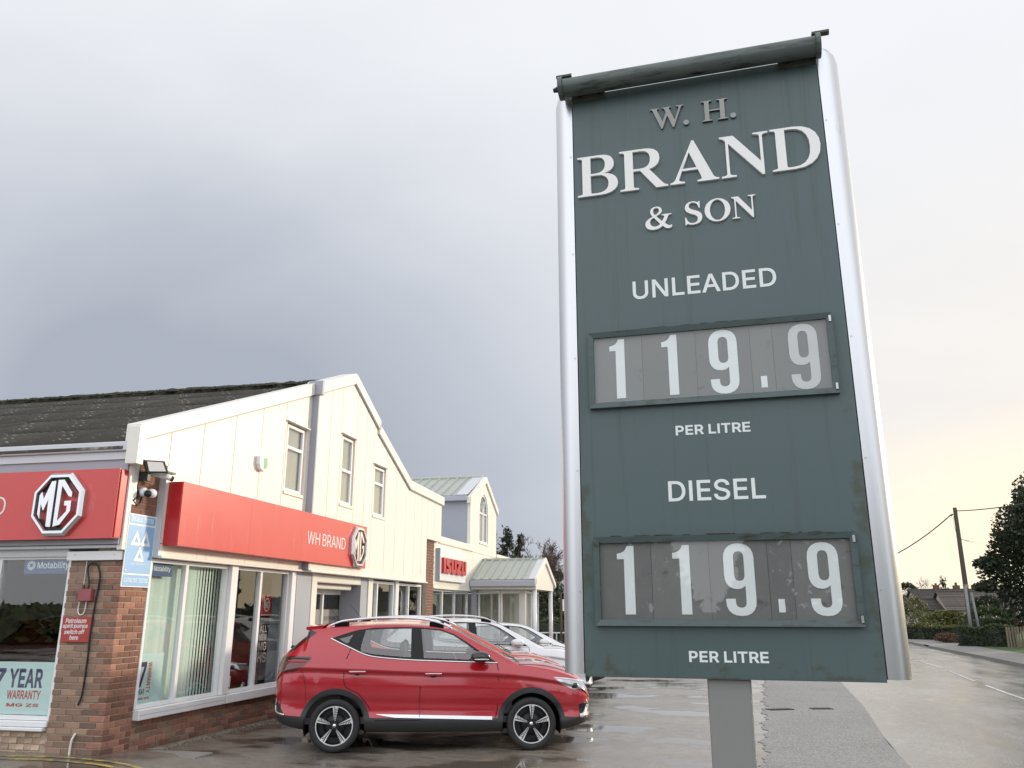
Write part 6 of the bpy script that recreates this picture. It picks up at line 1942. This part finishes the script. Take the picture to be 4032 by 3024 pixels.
    q.add(v, [(i * 4 + k, i * 4 + k + 1, i * 4 + 5 + k, i * 4 + 4 + k) for i in range(8) for k in range(3)] + [(0, 1, 2, 3), (35, 34, 33, 32)])
    sp = q.build('spoiler', paint_mat, t, smooth=True, local=True)
    md = sp.modifiers.new('e', 'EDGE_SPLIT')
    md.split_angle = R(40)
    rounded(MB(), (-0.735, 0, 1.275), (0.035, 0.05, 0.028)).build('wiper_boss', M['black'], t, smooth=True, local=True)
    q = MB().prism([(-0.20, 1.598), (0.02, 1.615), (-0.09, 1.65), (-0.12, 1.652)], 'y', -0.02, 0.02)
    an = q.build('aerial', M['black'], t, local=True)
    MB().tube([(-0.10, 0, 1.645), (-0.30, 0, 1.87)], [0.005, 0.003], 6).build('aerial_whip', M['black'], an, local=True)
    for y_ in (-0.25, 0.42):
        MB().tube([(2.40, y_, 1.14), (2.36, y_ - 0.2, 1.15), (2.27, y_ - 0.42, 1.19)], 0.010, 6).build('wiper', M['black'], t, local=True)
    # shut lines
    for s in (-1, 1):
        for pts in ([(2.42, 1.075), (2.75, 1.055), (3.0, 1.0), (3.2, 0.925)],):
            strip_on_side(pts, 0.006, 0.0012, s).build('bonnet_gap', M['void'], body, smooth=True, local=True)
        strip_on_side([(-0.475, 1.055), (-0.43, 0.92), (-0.40, 0.80), (-0.385, 0.60)], 0.0045, 0.001, s).build('bumper_gap', M['void'], body, local=True)
        strip_on_side([p for p in DOOR_R[:4]], 0.011, 0.0012, s, smooth=False).build('door_gap', M['void'], body, local=True)
        strip_on_side([(0.46, 0.52), (0.43, 0.56), (0.30, 0.72), (0.13, 0.80), (0.10, 0.86), (0.09, 1.0), (0.115, 1.16), (0.16, 1.288)], 0.011, 0.0012, s, smooth=False).build('door_gap', M['void'], body, local=True)
        strip_on_side([(2.105, 0.41), (2.135, 0.55), (2.140, 1.0), (2.127, 1.09)], 0.011, 0.0012, s, smooth=False).build('door_gap', M['void'], body, local=True)
    # grille and plates
    MB().box(3.438, 3.446, -0.40, 0.40, 0.50, 0.72).build('grille', M['gloss_black'], t, bevel=0.01, local=True)
    rounded(MB(), (3.445, 0, 0.66), (0.012, 0.07, 0.07)).build('badge', M['chrome'], t, smooth=True, local=True)
    MB().box(3.442, 3.452, -0.26, 0.26, 0.40, 0.50).build('number_plate', M['white'], t, local=True)
    # cabin
    cb_ = MB().box(-0.55, 2.30, -0.78, 0.78, 0.34, 0.42).box(-0.60, 0.05, -0.70, 0.70, 0.42, 0.95).build('cabin_floor', M['cabin'], t, local=True)
    MB().prism([(1.72, 0.45), (2.33, 0.45), (2.33, 1.07), (2.05, 1.08), (1.78, 1.0)], 'y', -0.78, 0.78).build('dashboard', M['cabin'], t, local=True)
    for sx_, yy, w_ in ((0.98, -0.38, 0.24), (0.98, 0.38, 0.24), (0.14, -0.38, 0.30), (0.14, 0.38, 0.30)):
        q = MB()
        q.prism([(sx_ - 0.12, 0.62), (sx_ + 0.06, 0.60), (sx_ - 0.06, 1.16), (sx_ - 0.19, 1.17)], 'y', yy - w_, yy + w_)
        q.prism([(sx_ - 0.1, 0.50), (sx_ + 0.5, 0.52), (sx_ + 0.5, 0.66), (sx_ - 0.1, 0.62)], 'y', yy - w_, yy + w_)
        se = q.build('seat', M['seat'], t, bevel=0.05, local=True)
        rounded(MB(), (sx_ - 0.14, yy, 1.27), (0.055, 0.13, 0.095)).build('headrest', M['seat'], se, smooth=True, local=True)
    sw_ = MB()
    sw_.lathe([(0.185 + 0.016 * math.cos(a), 0.016 * math.sin(a)) for a in np.linspace(0, 2 * math.pi, 9)], (0, 0, 0), 'x', 24)
    so2 = sw_.build('steering_wheel', M['black'], t, smooth=True, local=True)
    so2.location = (1.62, -0.38, 1.03)
    so2.rotation_euler = (0, R(-28), 0)
    rounded(MB(), (0, 0, 0), (0.03, 0.07, 0.06)).build('wheel_hub', M['black'], so2, smooth=True, local=True)
    return t


GRP = 'cars parked in a row beside the showroom'
CA = R(17.3)
cex, cnx = Vector((math.cos(CA), math.sin(CA), 0)), Vector((-math.sin(CA), math.cos(CA), 0))
CP = Vector((-4.741, 10.689, 0))
car1 = make_suv('glossy red crossover with black arches and silver roof rails, nearest of the parked cars', M['car_red'], GRP)


def put(o, s, n, rot=0.0):
    """s along and n across from the first car's near rear wheel"""
    o.location = CP + cex * s + cnx * (n + 0.895)
    o.rotation_euler = (0, 0, CA + rot)


put(car1, 0, 0)
car2 = copy_tree(car1, None, {M['car_red']: M['car_orange']})
car2['label'] = 'orange red crossover parked directly behind the nearest red car'
put(car2, 0.10, 2.35)
car3 = copy_tree(car1, None, {M['car_red']: M['car_white']})
car3['label'] = 'white crossover with roof rails and white mirror parked third in the row'
put(car3, 0.95, 5.0)
car4 = copy_tree(car1, None, {M['car_red']: M['car_white']})
car4['label'] = 'lower white hatchback without roof rails parked at the far end of the row'
put(car4, 1.87, 7.7)
car4.scale = (0.97, 0.95, 0.93)
for c in list(car4.children):
    if c.name.startswith(('roof_rail', 'rail_foot')):
        bpy.data.objects.remove(c)
for cc4 in (car3, car4):
    for c in cc4.children:
        if c.name.startswith('mirror'):
            c.data = swapped(c.data, {M['gloss_black']: M['car_white']})
car5 = copy_tree(car1, None, {M['car_red']: M['car_dark']})
car5['label'] = 'dark maroon car standing inside the showroom behind the front window'
car5['group'] = 'cars inside the showroom'
car5.location = (-11.2, 13.2, 0.035)
car5.rotation_euler = (0, 0, R(20))

# ------------------------------------------------------------------ vegetation
def leafmat(name, col, var=0.55, scale=2.5, rough=0.6, trans=0.25):
    m = pmat(name, col, rough, var=var, scale=scale, stain=tuple(c * 1.9 for c in col), sscale=9, samt=0.25, rnd=0.1)
    return m


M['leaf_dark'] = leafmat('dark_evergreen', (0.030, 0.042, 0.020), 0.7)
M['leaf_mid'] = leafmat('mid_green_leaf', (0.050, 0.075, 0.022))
M['leaf_olive'] = leafmat('olive_leaf', (0.105, 0.110, 0.030))
M['leaf_rust'] = leafmat('rusty_leaf', (0.115, 0.060, 0.035))
M['leaf_pale'] = leafmat('grey_green_leaf', (0.085, 0.115, 0.060))
M['bark'] = pmat('bark', (0.075, 0.058, 0.045), 0.9, var=0.4, scale=12, bump=0.6, bscale=30)
M['twig'] = pmat('bare_twig', (0.105, 0.075, 0.065), 0.9, var=0.3, scale=8)
M['pole_wood'] = pmat('weathered_pole', (0.070, 0.055, 0.042), 0.9, var=0.4, scale=10, stretch=(6, 6, 0.4))
M['guard'] = pmat('grey_cable_guard', (0.20, 0.21, 0.22), 0.55, var=0.1, scale=5)
M['fence_wood'] = pmat('weathered_paling', (0.17, 0.145, 0.105), 0.9, var=0.3, scale=8, stretch=(4, 4, 0.5), rnd=0.2)
M['tile_dark'] = pmat('dark_roof_tile', (0.060, 0.052, 0.048), 0.85, var=0.35, scale=6, rnd=0.2)
M['tile_brown'] = pmat('brown_roof_tile', (0.095, 0.080, 0.068), 0.85, var=0.35, scale=6, rnd=0.25, stain=(0.18, 0.165, 0.13), sscale=6, samt=0.1)
M['render'] = pmat('house_render', (0.42, 0.38, 0.33), 0.85, var=0.1, scale=3)


def leaves(P, size, up=0.0, seed=1, asp=0.55):
    """one small bent leaf face per point"""
    r = np.random.default_rng(seed)
    n = len(P)
    a = r.normal(size=(n, 3))
    a[:, 2] *= 1 - up
    a /= np.linalg.norm(a, axis=1)[:, None]
    b = np.cross(a, r.normal(size=(n, 3)))
    b /= np.linalg.norm(b, axis=1)[:, None]
    s = size * r.uniform(0.6, 1.35, n)[:, None]
    V = np.stack([P - a * s, P + b * s * asp, P + a * s, P - b * s * asp], 1).reshape(-1, 3)
    mb = MB()
    mb.v = [tuple(q) for q in V]
    mb.f = [(4 * i, 4 * i + 1, 4 * i + 2, 4 * i + 3) for i in range(n)]
    return mb


def blob_points(n, c, r, seed, hollow=0.55, lumps=14, lump=0.35, zmin=None):
    """points in the outer shell of a lumpy ellipsoid"""
    g = np.random.default_rng(seed)
    d = g.normal(size=(n, 3))
    d /= np.linalg.norm(d, axis=1)[:, None]
    L = g.normal(size=(lumps, 3))
    L /= np.linalg.norm(L, axis=1)[:, None]
    k = np.max(np.clip((d @ L.T - 0.75) / 0.25, 0, 1), axis=1)
    rad = (hollow + (1 - hollow) * g.uniform(0, 1, n) ** 0.45) * (1 - lump + lump * k)
    P = np.array(c) + d * rad[:, None] * np.array(r)
    if zmin is not None:
        P = P[P[:, 2] > zmin]
    return P


def shrub(name, label, cat, c, r, n, size, mat, seed, group=None, lump=0.3):
    t = thing(name, label, cat, (c[0], c[1], 0.1), 0, group)
    P = blob_points(n, c, r, seed, 0.5, 18, lump, zmin=0.12)
    leaves(P, size, seed=seed).build('foliage', mat, t)
    q = MB()
    for k in range(4):
        a = 2 * math.pi * k / 4
        q.tube([(c[0], c[1], 0.05), (c[0] + r[0] * 0.4 * math.cos(a), c[1] + r[1] * 0.4 * math.sin(a), c[2])], [0.05, 0.02], 5)
    q.build('stem', M['bark'], t)
    return t


def hedge(name, label, a, b, wd, z1, n, size, mat, seed, topmat=None, z0=0.1, group=None):
    t = thing(name, label, 'hedge', ((a[0] + b[0]) / 2, (a[1] + b[1]) / 2, z0), 0, group)
    g = np.random.default_rng(seed)
    d = np.array([b[0] - a[0], b[1] - a[1]])
    L = np.linalg.norm(d)
    d = d / L
    nr = np.array([-d[1], d[0]])
    u = g.uniform(0, L, n)
    face = g.integers(0, 4, n)
    h = z1 - z0
    bumps = 0.06 * np.sin(u * 2.3 + seed) + 0.05 * np.sin(u * 5.1)
    off = np.where(face == 0, -wd / 2, np.where(face == 1, wd / 2, g.uniform(-wd / 2, wd / 2, n)))
    off = off + g.normal(0, 0.04, n) + bumps
    z = np.where(face >= 2, h + bumps + g.normal(0, 0.03, n), g.uniform(0, h, n))
    P = np.stack([a[0] + d[0] * u + nr[0] * off, a[1] + d[1] * u + nr[1] * off, z0 + z], 1)
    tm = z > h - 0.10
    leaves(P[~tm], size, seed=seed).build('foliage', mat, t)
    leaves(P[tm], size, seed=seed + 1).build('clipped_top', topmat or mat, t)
    core = MB()
    q = [(a[0] + d[0] * s + nr[0] * o, a[1] + d[1] * s + nr[1] * o) for s, o in ((0.05, -wd / 2 + 0.08), (L - 0.05, -wd / 2 + 0.08), (L - 0.05, wd / 2 - 0.08), (0.05, wd / 2 - 0.08))]
    core.prism(q, 'z', z0 - 0.1, z1 - 0.10)
    core.build('twig_core', M['leaf_dark'], t)
    return t


def bare_tree(name, label, base, h, seed, mat=None, spread=0.5, group=None, depth=5, lean=0.0):
    t = thing(name, label, 'tree', base, 0, group)
    rd = random.Random(seed)
    trunk, crown = MB(), MB()

    def grow(p, d, ln, r, lv):
        pts, rr = [p], [r]
        q, dd = p, d
        for k in range(3):
            dd = (dd + Vector((rd.gauss(0, 0.12), rd.gauss(0, 0.12), rd.gauss(0.05, 0.08)))).normalized()
            q = q + dd * ln / 3
            pts.append(q)
            rr.append(r * (1 - 0.16 * (k + 1)))
        (trunk if lv < 1 else crown).tube(pts, rr, 6 if lv < 2 else 3, cap=False)
        if lv >= depth:
            return
        for k in range(rd.choice((3, 4)) if lv else 6):
            f = rd.uniform(0.35, 1.0)
            i = min(2, int(f * 3))
            o = pts[i].lerp(pts[i + 1], f * 3 - i)
            e_ = (dd + Vector((rd.gauss(0, spread), rd.gauss(0, spread), rd.gauss(0.05, spread * 0.6)))).normalized()
            grow(o, e_, ln * rd.uniform(0.5, 0.78), max(rr[i] * 0.55, 0.013), lv + 1)
    grow(Vector(base), Vector((lean, 0, 1)).normalized(), h * 0.40, h * 0.018, 0)
    trunk.build('trunk', M['bark'], t)
    crown.build('crown', mat or M['twig'], t)
    return t


def conifer(name, label, base, h, r, n, seed, mat, group=None, size=0.16):
    t = thing(name, label, 'tree', base, 0, group)
    g = np.random.default_rng(seed)
    MB().tube([base, (base[0], base[1], base[2] + h * 0.95)], [h * 0.02, 0.02], 7).build('trunk', M['bark'], t)
    P = []
    nb = int(h * 9)
    for k in range(nb):
        f = (k + g.uniform(0, 1)) / nb
        z = h * (0.10 + 0.89 * f)
        ln = r * (1 - f) ** 0.8 * g.uniform(0.65, 1.1) + 0.05
        a = g.uniform(0, 2 * math.pi)
        m = max(4, int(n / nb * (1.6 - 1.2 * f)))
        s = g.uniform(0.1, 1, m) ** 0.7
        P.append(np.stack([base[0] + math.cos(a) * ln * s, base[1] + math.sin(a) * ln * s, base[2] + z - 0.30 * ln * s ** 2 + 0.0 * s], 1) + g.normal(0, 0.06 + 0.03 * r, (m, 3)))
    leaves(np.concatenate(P), size, seed=seed, asp=0.35).build('crown', mat, t)
    return t


# beyond the wing
conifer('conifer_tree', 'taller dark conifer rising behind the glazed porch roof', (-14.1, 62, 0), 7.9, 2.3, 4200, 3, M['leaf_dark'], 'conifers behind the wing')
conifer('conifer_tree', 'shorter dark conifer just right of the taller one behind the porch', (-13.25, 62.5, 0), 7.4, 1.9, 3600, 4, M['leaf_dark'], 'conifers behind the wing')
bare_tree('bare_tree', 'bare brown tree behind the tower wall left of the conifers', (-14.7, 63, 0), 8.2, 5, depth=6, spread=0.5, group='bare trees behind the wing')
bare_tree('bare_tree', 'bare birch with purplish twigs right of the conifers', (-11.0, 58, 0), 7.4, 8, depth=6, spread=0.45, group='bare trees behind the wing')
bare_tree('bare_tree', 'bare birch partly hidden by the silver edge of the price sign', (-9.7, 56, 0), 6.8, 12, depth=6, spread=0.45, group='bare trees behind the wing')
shrub('evergreen_bush', 'dark ivy thicket behind the porch posts', 'bush', (-8.6, 47, 1.7), (2.0, 1.2, 2.0), 5200, 0.10, M['leaf_dark'], 21)
shrub('evergreen_bush', 'dark leafy bush half hidden behind the price sign', 'bush', (-6.2, 49, 1.6), (2.0, 1.2, 1.9), 4200, 0.10, M['leaf_dark'], 22)
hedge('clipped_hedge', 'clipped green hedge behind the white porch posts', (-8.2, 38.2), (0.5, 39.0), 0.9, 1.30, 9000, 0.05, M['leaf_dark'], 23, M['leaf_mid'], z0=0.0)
rl_ = thing('boundary_rail', 'pale horizontal rail in front of the clipped hedge', 'rail', (-4, 37, 0))
MB().tube([(-8.0, 37.4, 0.82), (0.4, 38.1, 0.82)], 0.03, 8).build('rail', M['greyl'], rl_)
for k in range(6):
    MB().tube([(-7.9 + k * 1.6, 37.41 + k * 0.135, 0), (-7.9 + k * 1.6, 37.41 + k * 0.135, 0.79)], 0.03, 6).build('rail_post', M['greyl'], rl_)
nbd = thing('notice_board', 'small brown post with white notice behind the porch', 'notice board', (-5.9, 37, 0))
MB().box(-6.03, -5.95, 36.9, 37.0, 0, 2.55).build('post', M['bark'], nbd)
MB().box(-5.90, -5.55, 36.86, 36.90, 1.75, 2.25).build('board', M['print_white'], nbd)

# right side of the road
VG = 'garden shrubs across the road'
tv = thing('ivy_tree', 'big dark ivy covered tree at the right edge beyond the telegraph pole', 'tree', (17.6, 49, 0.1))
MB().tube(smooth_pts([(17.6, 49, 0), (17.5, 49, 4), (17.8, 49, 6.5), (18.0, 49, 8.0)]), [0.4 - 0.018 * k for k in range(19)], 8).build('trunk', M['bark'], tv)
P = np.concatenate([blob_points(12000, (17.7, 49, 3.8), (3.2, 2.6, 3.0), 31, 0.3, 34, 0.34, 0.7), blob_points(12000, (18.2, 49, 6.1), (2.8, 2.3, 3.1), 32, 0.25, 34, 0.30), blob_points(900, (14.9, 48.6, 4.2), (0.75, 0.6, 0.6), 33, 0.3, 8, 0.5), blob_points(700, (14.7, 48.6, 3.0), (0.8, 0.6, 0.35), 34, 0.3, 8, 0.5)])
leaves(P, 0.105, seed=31).build('crown', M['leaf_dark'], tv)
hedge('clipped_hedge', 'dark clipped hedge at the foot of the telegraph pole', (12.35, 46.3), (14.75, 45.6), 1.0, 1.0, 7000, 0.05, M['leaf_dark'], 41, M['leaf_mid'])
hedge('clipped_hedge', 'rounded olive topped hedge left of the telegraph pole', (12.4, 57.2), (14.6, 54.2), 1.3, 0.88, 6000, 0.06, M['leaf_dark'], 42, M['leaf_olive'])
shrub('rhododendron_bush', 'large rounded rhododendron with yellow green leaf tips', 'bush', (15.0, 59, 1.05), (1.55, 1.2, 1.05), 4200, 0.10, M['leaf_olive'], 43, VG)
shrub('low_shrub', 'low rusty brown shrub between the two clipped hedges', 'shrub', (13.1, 50.6, 0.32), (0.85, 0.6, 0.35), 1600, 0.05, M['leaf_rust'], 44, VG)
shrub('juniper_shrub', 'spreading grey green juniper right of the telegraph pole', 'shrub', (16.3, 53, 0.85), (1.7, 1.0, 0.65), 3200, 0.08, M['leaf_pale'], 45, VG)
shrub('low_shrub', 'small golden shrub tucked between rhododendron and pole', 'shrub', (14.75, 55.4, 0.62), (0.55, 0.5, 0.36), 1100, 0.05, M['leaf_olive'], 46, VG)
shrub('thin_bush', 'tall thin olive bush beside the silver edge of the price sign', 'bush', (15.2, 68, 1.3), (1.6, 1.2, 1.75), 1900, 0.09, M['leaf_olive'], 47, VG, 0.5)
shrub('evergreen_bush', 'dark rounded conifer bush right of the pole in front of the brown roof', 'bush', (18.6, 62, 1.5), (1.2, 1.0, 1.35), 2600, 0.09, M['leaf_dark'], 48, VG)
shrub('garden_bush', 'mixed brown green bush under the ivy tree', 'bush', (18.6, 50.5, 1.1), (2.3, 1.2, 1.15), 3000, 0.09, M['leaf_rust'], 49, VG)
shrub('garden_bush', 'dull green bush between the juniper and the ivy tree', 'bush', (17.0, 56.5, 1.1), (1.7, 1.2, 1.0), 2800, 0.09, M['leaf_mid'], 50, VG)
conifer('conifer_tree', 'small pointed conifer beyond the bungalow chimneys', (23.9, 92, 0), 5.0, 1.3, 900, 51, M['leaf_dark'])
shrub('round_tree', 'round evergreen crown showing over the bungalow ridge', 'tree', (25.9, 118, 3.9), (1.9, 1.5, 1.5), 1500, 0.16, M['leaf_dark'], 52)
bare_tree('bare_tree', 'pale bare tree far behind the bungalow roof', (23.5, 125, 0), 6.4, 53, spread=0.6, group='far bare trees')
bare_tree('bare_tree', 'bare tree behind the bungalow ridge next to the round evergreen', (27.8, 120, 0), 6.2, 54, spread=0.6, group='far bare trees')
bare_tree('bare_tree', 'thin bare sapling beside the silver edge of the price sign', (17.2, 78, 0), 4.6, 55, spread=0.5, group='far bare trees')

# paling fence
pf = thing('paling_fence', 'short run of weathered vertical palings at the end of the dark hedge', 'fence', (14.4, 44.4, 0.1))
pal = MB().prism([(-0.042, 0), (0.042, 0), (0.042, 0.90), (0, 0.96), (-0.042, 0.90)], 'y', -0.011, 0.011).mesh('paling', M['fence_wood'])
for k in range(16):
    o = link('paling', pal, pf)
    o.location = (14.0 + k * 0.112, 44.4 - k * 0.04, 0.11 + random.uniform(-0.015, 0.015))
    o.rotation_euler = (0, random.uniform(-0.02, 0.02), -0.34)
for z in (0.35, 0.82):
    MB().tube([(13.95, 44.45, z), (15.75, 43.81, z)], 0.022, 4).build('fence_rail', M['fence_wood'], pf)

# telegraph pole with its wires
tp = thing('telegraph_pole', 'tall wooden telegraph pole with grey cable guards behind the clipped hedge', 'telegraph pole', (13.23, 47, 0.1))
MB().tube([(13.22, 47.0, 0), (13.25, 47, 3.0), (13.26, 47, 6.95)], [0.125, 0.118, 0.095], 12).build('pole', M['pole_wood'], tp, smooth=True)
MB().tube([(13.17, 46.88, 0.1), (13.20, 46.885, 2.9)], 0.075, 10).build('cable_guard', M['guard'], tp, smooth=True)
MB().tube([(13.62, 46.95, 0.1), (13.45, 46.95, 2.65)], 0.065, 10).build('cable_guard', M['guard'], tp, smooth=True)
MB().tube([(13.25, 46.99, 2.90), (13.25, 46.99, 3.06)], 0.128, 12).build('marker_band', M['line_yellow'], tp)
MB().tube([(13.12, 46.95, 6.62), (13.02, 46.95, 6.55)], [0.03, 0.06], 8).build('wire_clamp', M['bark'], tp)
MB().tube(smooth_pts([(13.12, 46.9, 6.5), (13.08, 46.88, 6.0), (13.15, 46.88, 5.6)]), 0.008, 5).build('drop_wire', M['black'], tp)
sp_ = thing('telegraph_pole', 'second telegraph pole farther along the road behind the price sign', 'telegraph pole', (7.2, 72, 0))
MB().tube([(7.2, 72, 0), (7.2, 72, 6.6)], [0.13, 0.10], 10).build('pole', M['pole_wood'], sp_, smooth=True)


def wire(name, lab, a, b, sag, r=0.016):
    a, b = Vector(a), Vector(b)
    pts = [a.lerp(b, k / 20) - Vector((0, 0, sag * 4 * (k / 20) * (1 - k / 20))) for k in range(21)]
    return tag(MB().tube(pts, r, 5).build(name, M['black']), lab, 'wire', 'overhead wires')


wire('overhead_wire', 'thick overhead wire sagging from the pole top behind the price sign', (13.02, 46.95, 6.58), (7.2, 72, 6.4), 2.0, 0.03)
wire('overhead_wire', 'thick overhead wire rising from the pole top past the ivy tree', (13.28, 47, 6.78), (15.6, 26, 6.6), 0.5, 0.025)
for k, dz_ in enumerate((0, 0.28, -0.12)):
    wire('thin_wire', ('upper', 'middle', 'lower')[(1, 0, 2)[k]] + ' of the three thin wires running right from the pole', (13.27, 47.05, 5.35 + 0.02 * k), (21, 60, 5.35 + dz_ + 0.9), 0.35, 0.008)


# bungalows beyond the gardens
def bungalow(name, lab, x0, x1, ye, yr, ze, zr, nt_c, mat, zb=0.1, gable_x=True):
    t = thing(name, lab, 'house', ((x0 + x1) / 2, yr, zb))
    MB().box(x0 + 0.2, x1 - 0.2, ye + 0.35, 2 * yr - ye - 0.35, zb - 0.3, ze + 0.05).build('wall', M['render'], t)
    MB().prism([(ye + 0.35, ze), (2 * yr - ye - 0.35, ze), (yr, zr - 0.15)], 'x', x0 + 0.2, x1 - 0.2).build('gable', M['render'], t)
    rf_ = MB().add([(x0, yr, zr - 0.02), (x1, yr, zr - 0.02), (x1, 2 * yr - ye, ze), (x0, 2 * yr - ye, ze)], [(3, 2, 1, 0)]).build('roof', mat, t)
    a = math.atan2(zr - ze, yr - ye)
    ln = (yr - ye) / math.cos(a) / nt_c
    q = MB()
    nn = int((x1 - x0) / 0.30)
    v, f = [], []
    for k in range(nn + 1):
        for j in range(5):
            u = k * 0.30 + j * 0.06
            if u > x1 - x0:
                break
            zz = 0.035 * math.sin(math.pi * j / 5) + 0.02
            v += [(u, 0, zz), (u, ln * 1.12, zz - 0.02), (u, 0, zz - 0.03)]
    m = len(v) // 3
    for i in range(m - 1):
        f += [(3 * i, 3 * i + 3, 3 * i + 4, 3 * i + 1), (3 * i + 2, 3 * i + 5, 3 * i + 3, 3 * i)]
    q.add(v, f)
    me = q.mesh('tile_course', mat)
    for c in range(nt_c):
        o = link('tile_course', me, rf_)
        o.location = (x0, ye + c * ln * math.cos(a), ze + c * ln * math.sin(a) + 0.02)
        o.rotation_euler = (a - 0.02, 0, 0)
    MB().tube([(x0, yr, zr + 0.03), (x1, yr, zr + 0.03)], 0.12, 6).build('ridge', mat, rf_)
    return t


M['brick_far'] = pmat('far_chimney_brick', (0.12, 0.07, 0.052), 0.9, var=0.3, scale=6)
b1 = bungalow('bungalow', 'bungalow with long dark tiled roof and central chimney beyond the gardens', 23.2, 33.5, 99.5, 103.5, 2.35, 4.0, 12, M['tile_dark'])
for x in (26.1,):
    c = MB().box(x - 0.28, x + 0.28, 103.2, 103.8, 3.8, 4.55).build('chimney', M['brick_far'], b1)
    MB().tube([(x, 103.5, 4.55), (x, 103.5, 4.75)], 0.12, 8).build('chimney_pot', M['brick_far'], c)
b2 = bungalow('bungalow', 'nearer bungalow with lichen speckled brown tiled roof behind the telegraph pole', 20.6, 25.4, 79.0, 82.2, 1.75, 3.38, 11, M['tile_brown'])
for x in (23.0, 24.9):
    c = MB().box(x - 0.25, x + 0.25, 84.2, 84.7, 2.3, 4.0).build('chimney', M['brick_far'], b2)
    MB().tube([(x, 84.45, 4.0), (x, 84.45, 4.25)], 0.11, 8).build('chimney_pot', M['brick_far'], c)
b3 = bungalow('garage', 'low tiled outbuilding at the left end of the bungalow group', 16.4, 21.0, 80.5, 83.0, 1.75, 2.72, 7, M['tile_dark'])

# far tree line on the horizon, and the hedges and trees that the glass and the sign reflect
g_ = np.random.default_rng(77)
az = g_.uniform(R(-60), R(50), 26000)
rd_ = g_.uniform(150, 190, 26000)
hh = 3.2 + 1.6 * np.sin(az * 23) + 1.2 * np.sin(az * 61 + 1)
P = np.stack([np.sin(az) * rd_, np.cos(az) * rd_, g_.uniform(-0.05, 1, 26000) * hh], 1)
tag(leaves(P, 0.55, seed=78).build('treeline', M['leaf_dark']), 'distant dark line of trees along the horizon', 'treeline', kind='stuff')
u = g_.uniform(0, 1, 16000)
P = np.stack([15.2 + u * 0.6 + g_.normal(0, 0.45, 16000), 2 + u * 40, 0.1 + g_.uniform(0, 1, 16000) * (2.5 + 0.7 * np.sin(u * 40) + 0.4 * np.sin(u * 97))], 1)
tag(leaves(P, 0.14, seed=79).build('roadside_vegetation', M['leaf_mid']), 'tall roadside hedge across the road, seen reflected in the shop windows', 'hedge', kind='stuff')
u = g_.uniform(-45, 45, 30000)
P = np.stack([u, -26 + g_.normal(0, 1.2, 30000), 0.1 + g_.uniform(0, 1, 30000) * np.where(u < -20, 1.7 + 0.3 * np.sin(u * 0.9), 5.0 + 2.2 * np.sin(u * 0.5) + 1.6 * np.sin(u * 1.3 + 2))], 1)
tag(leaves(P, 0.34, seed=80).build('hedgerow_vegetation', M['leaf_mid']), 'trees behind the viewer, seen reflected in the price sign cover', 'hedgerow', kind='stuff')
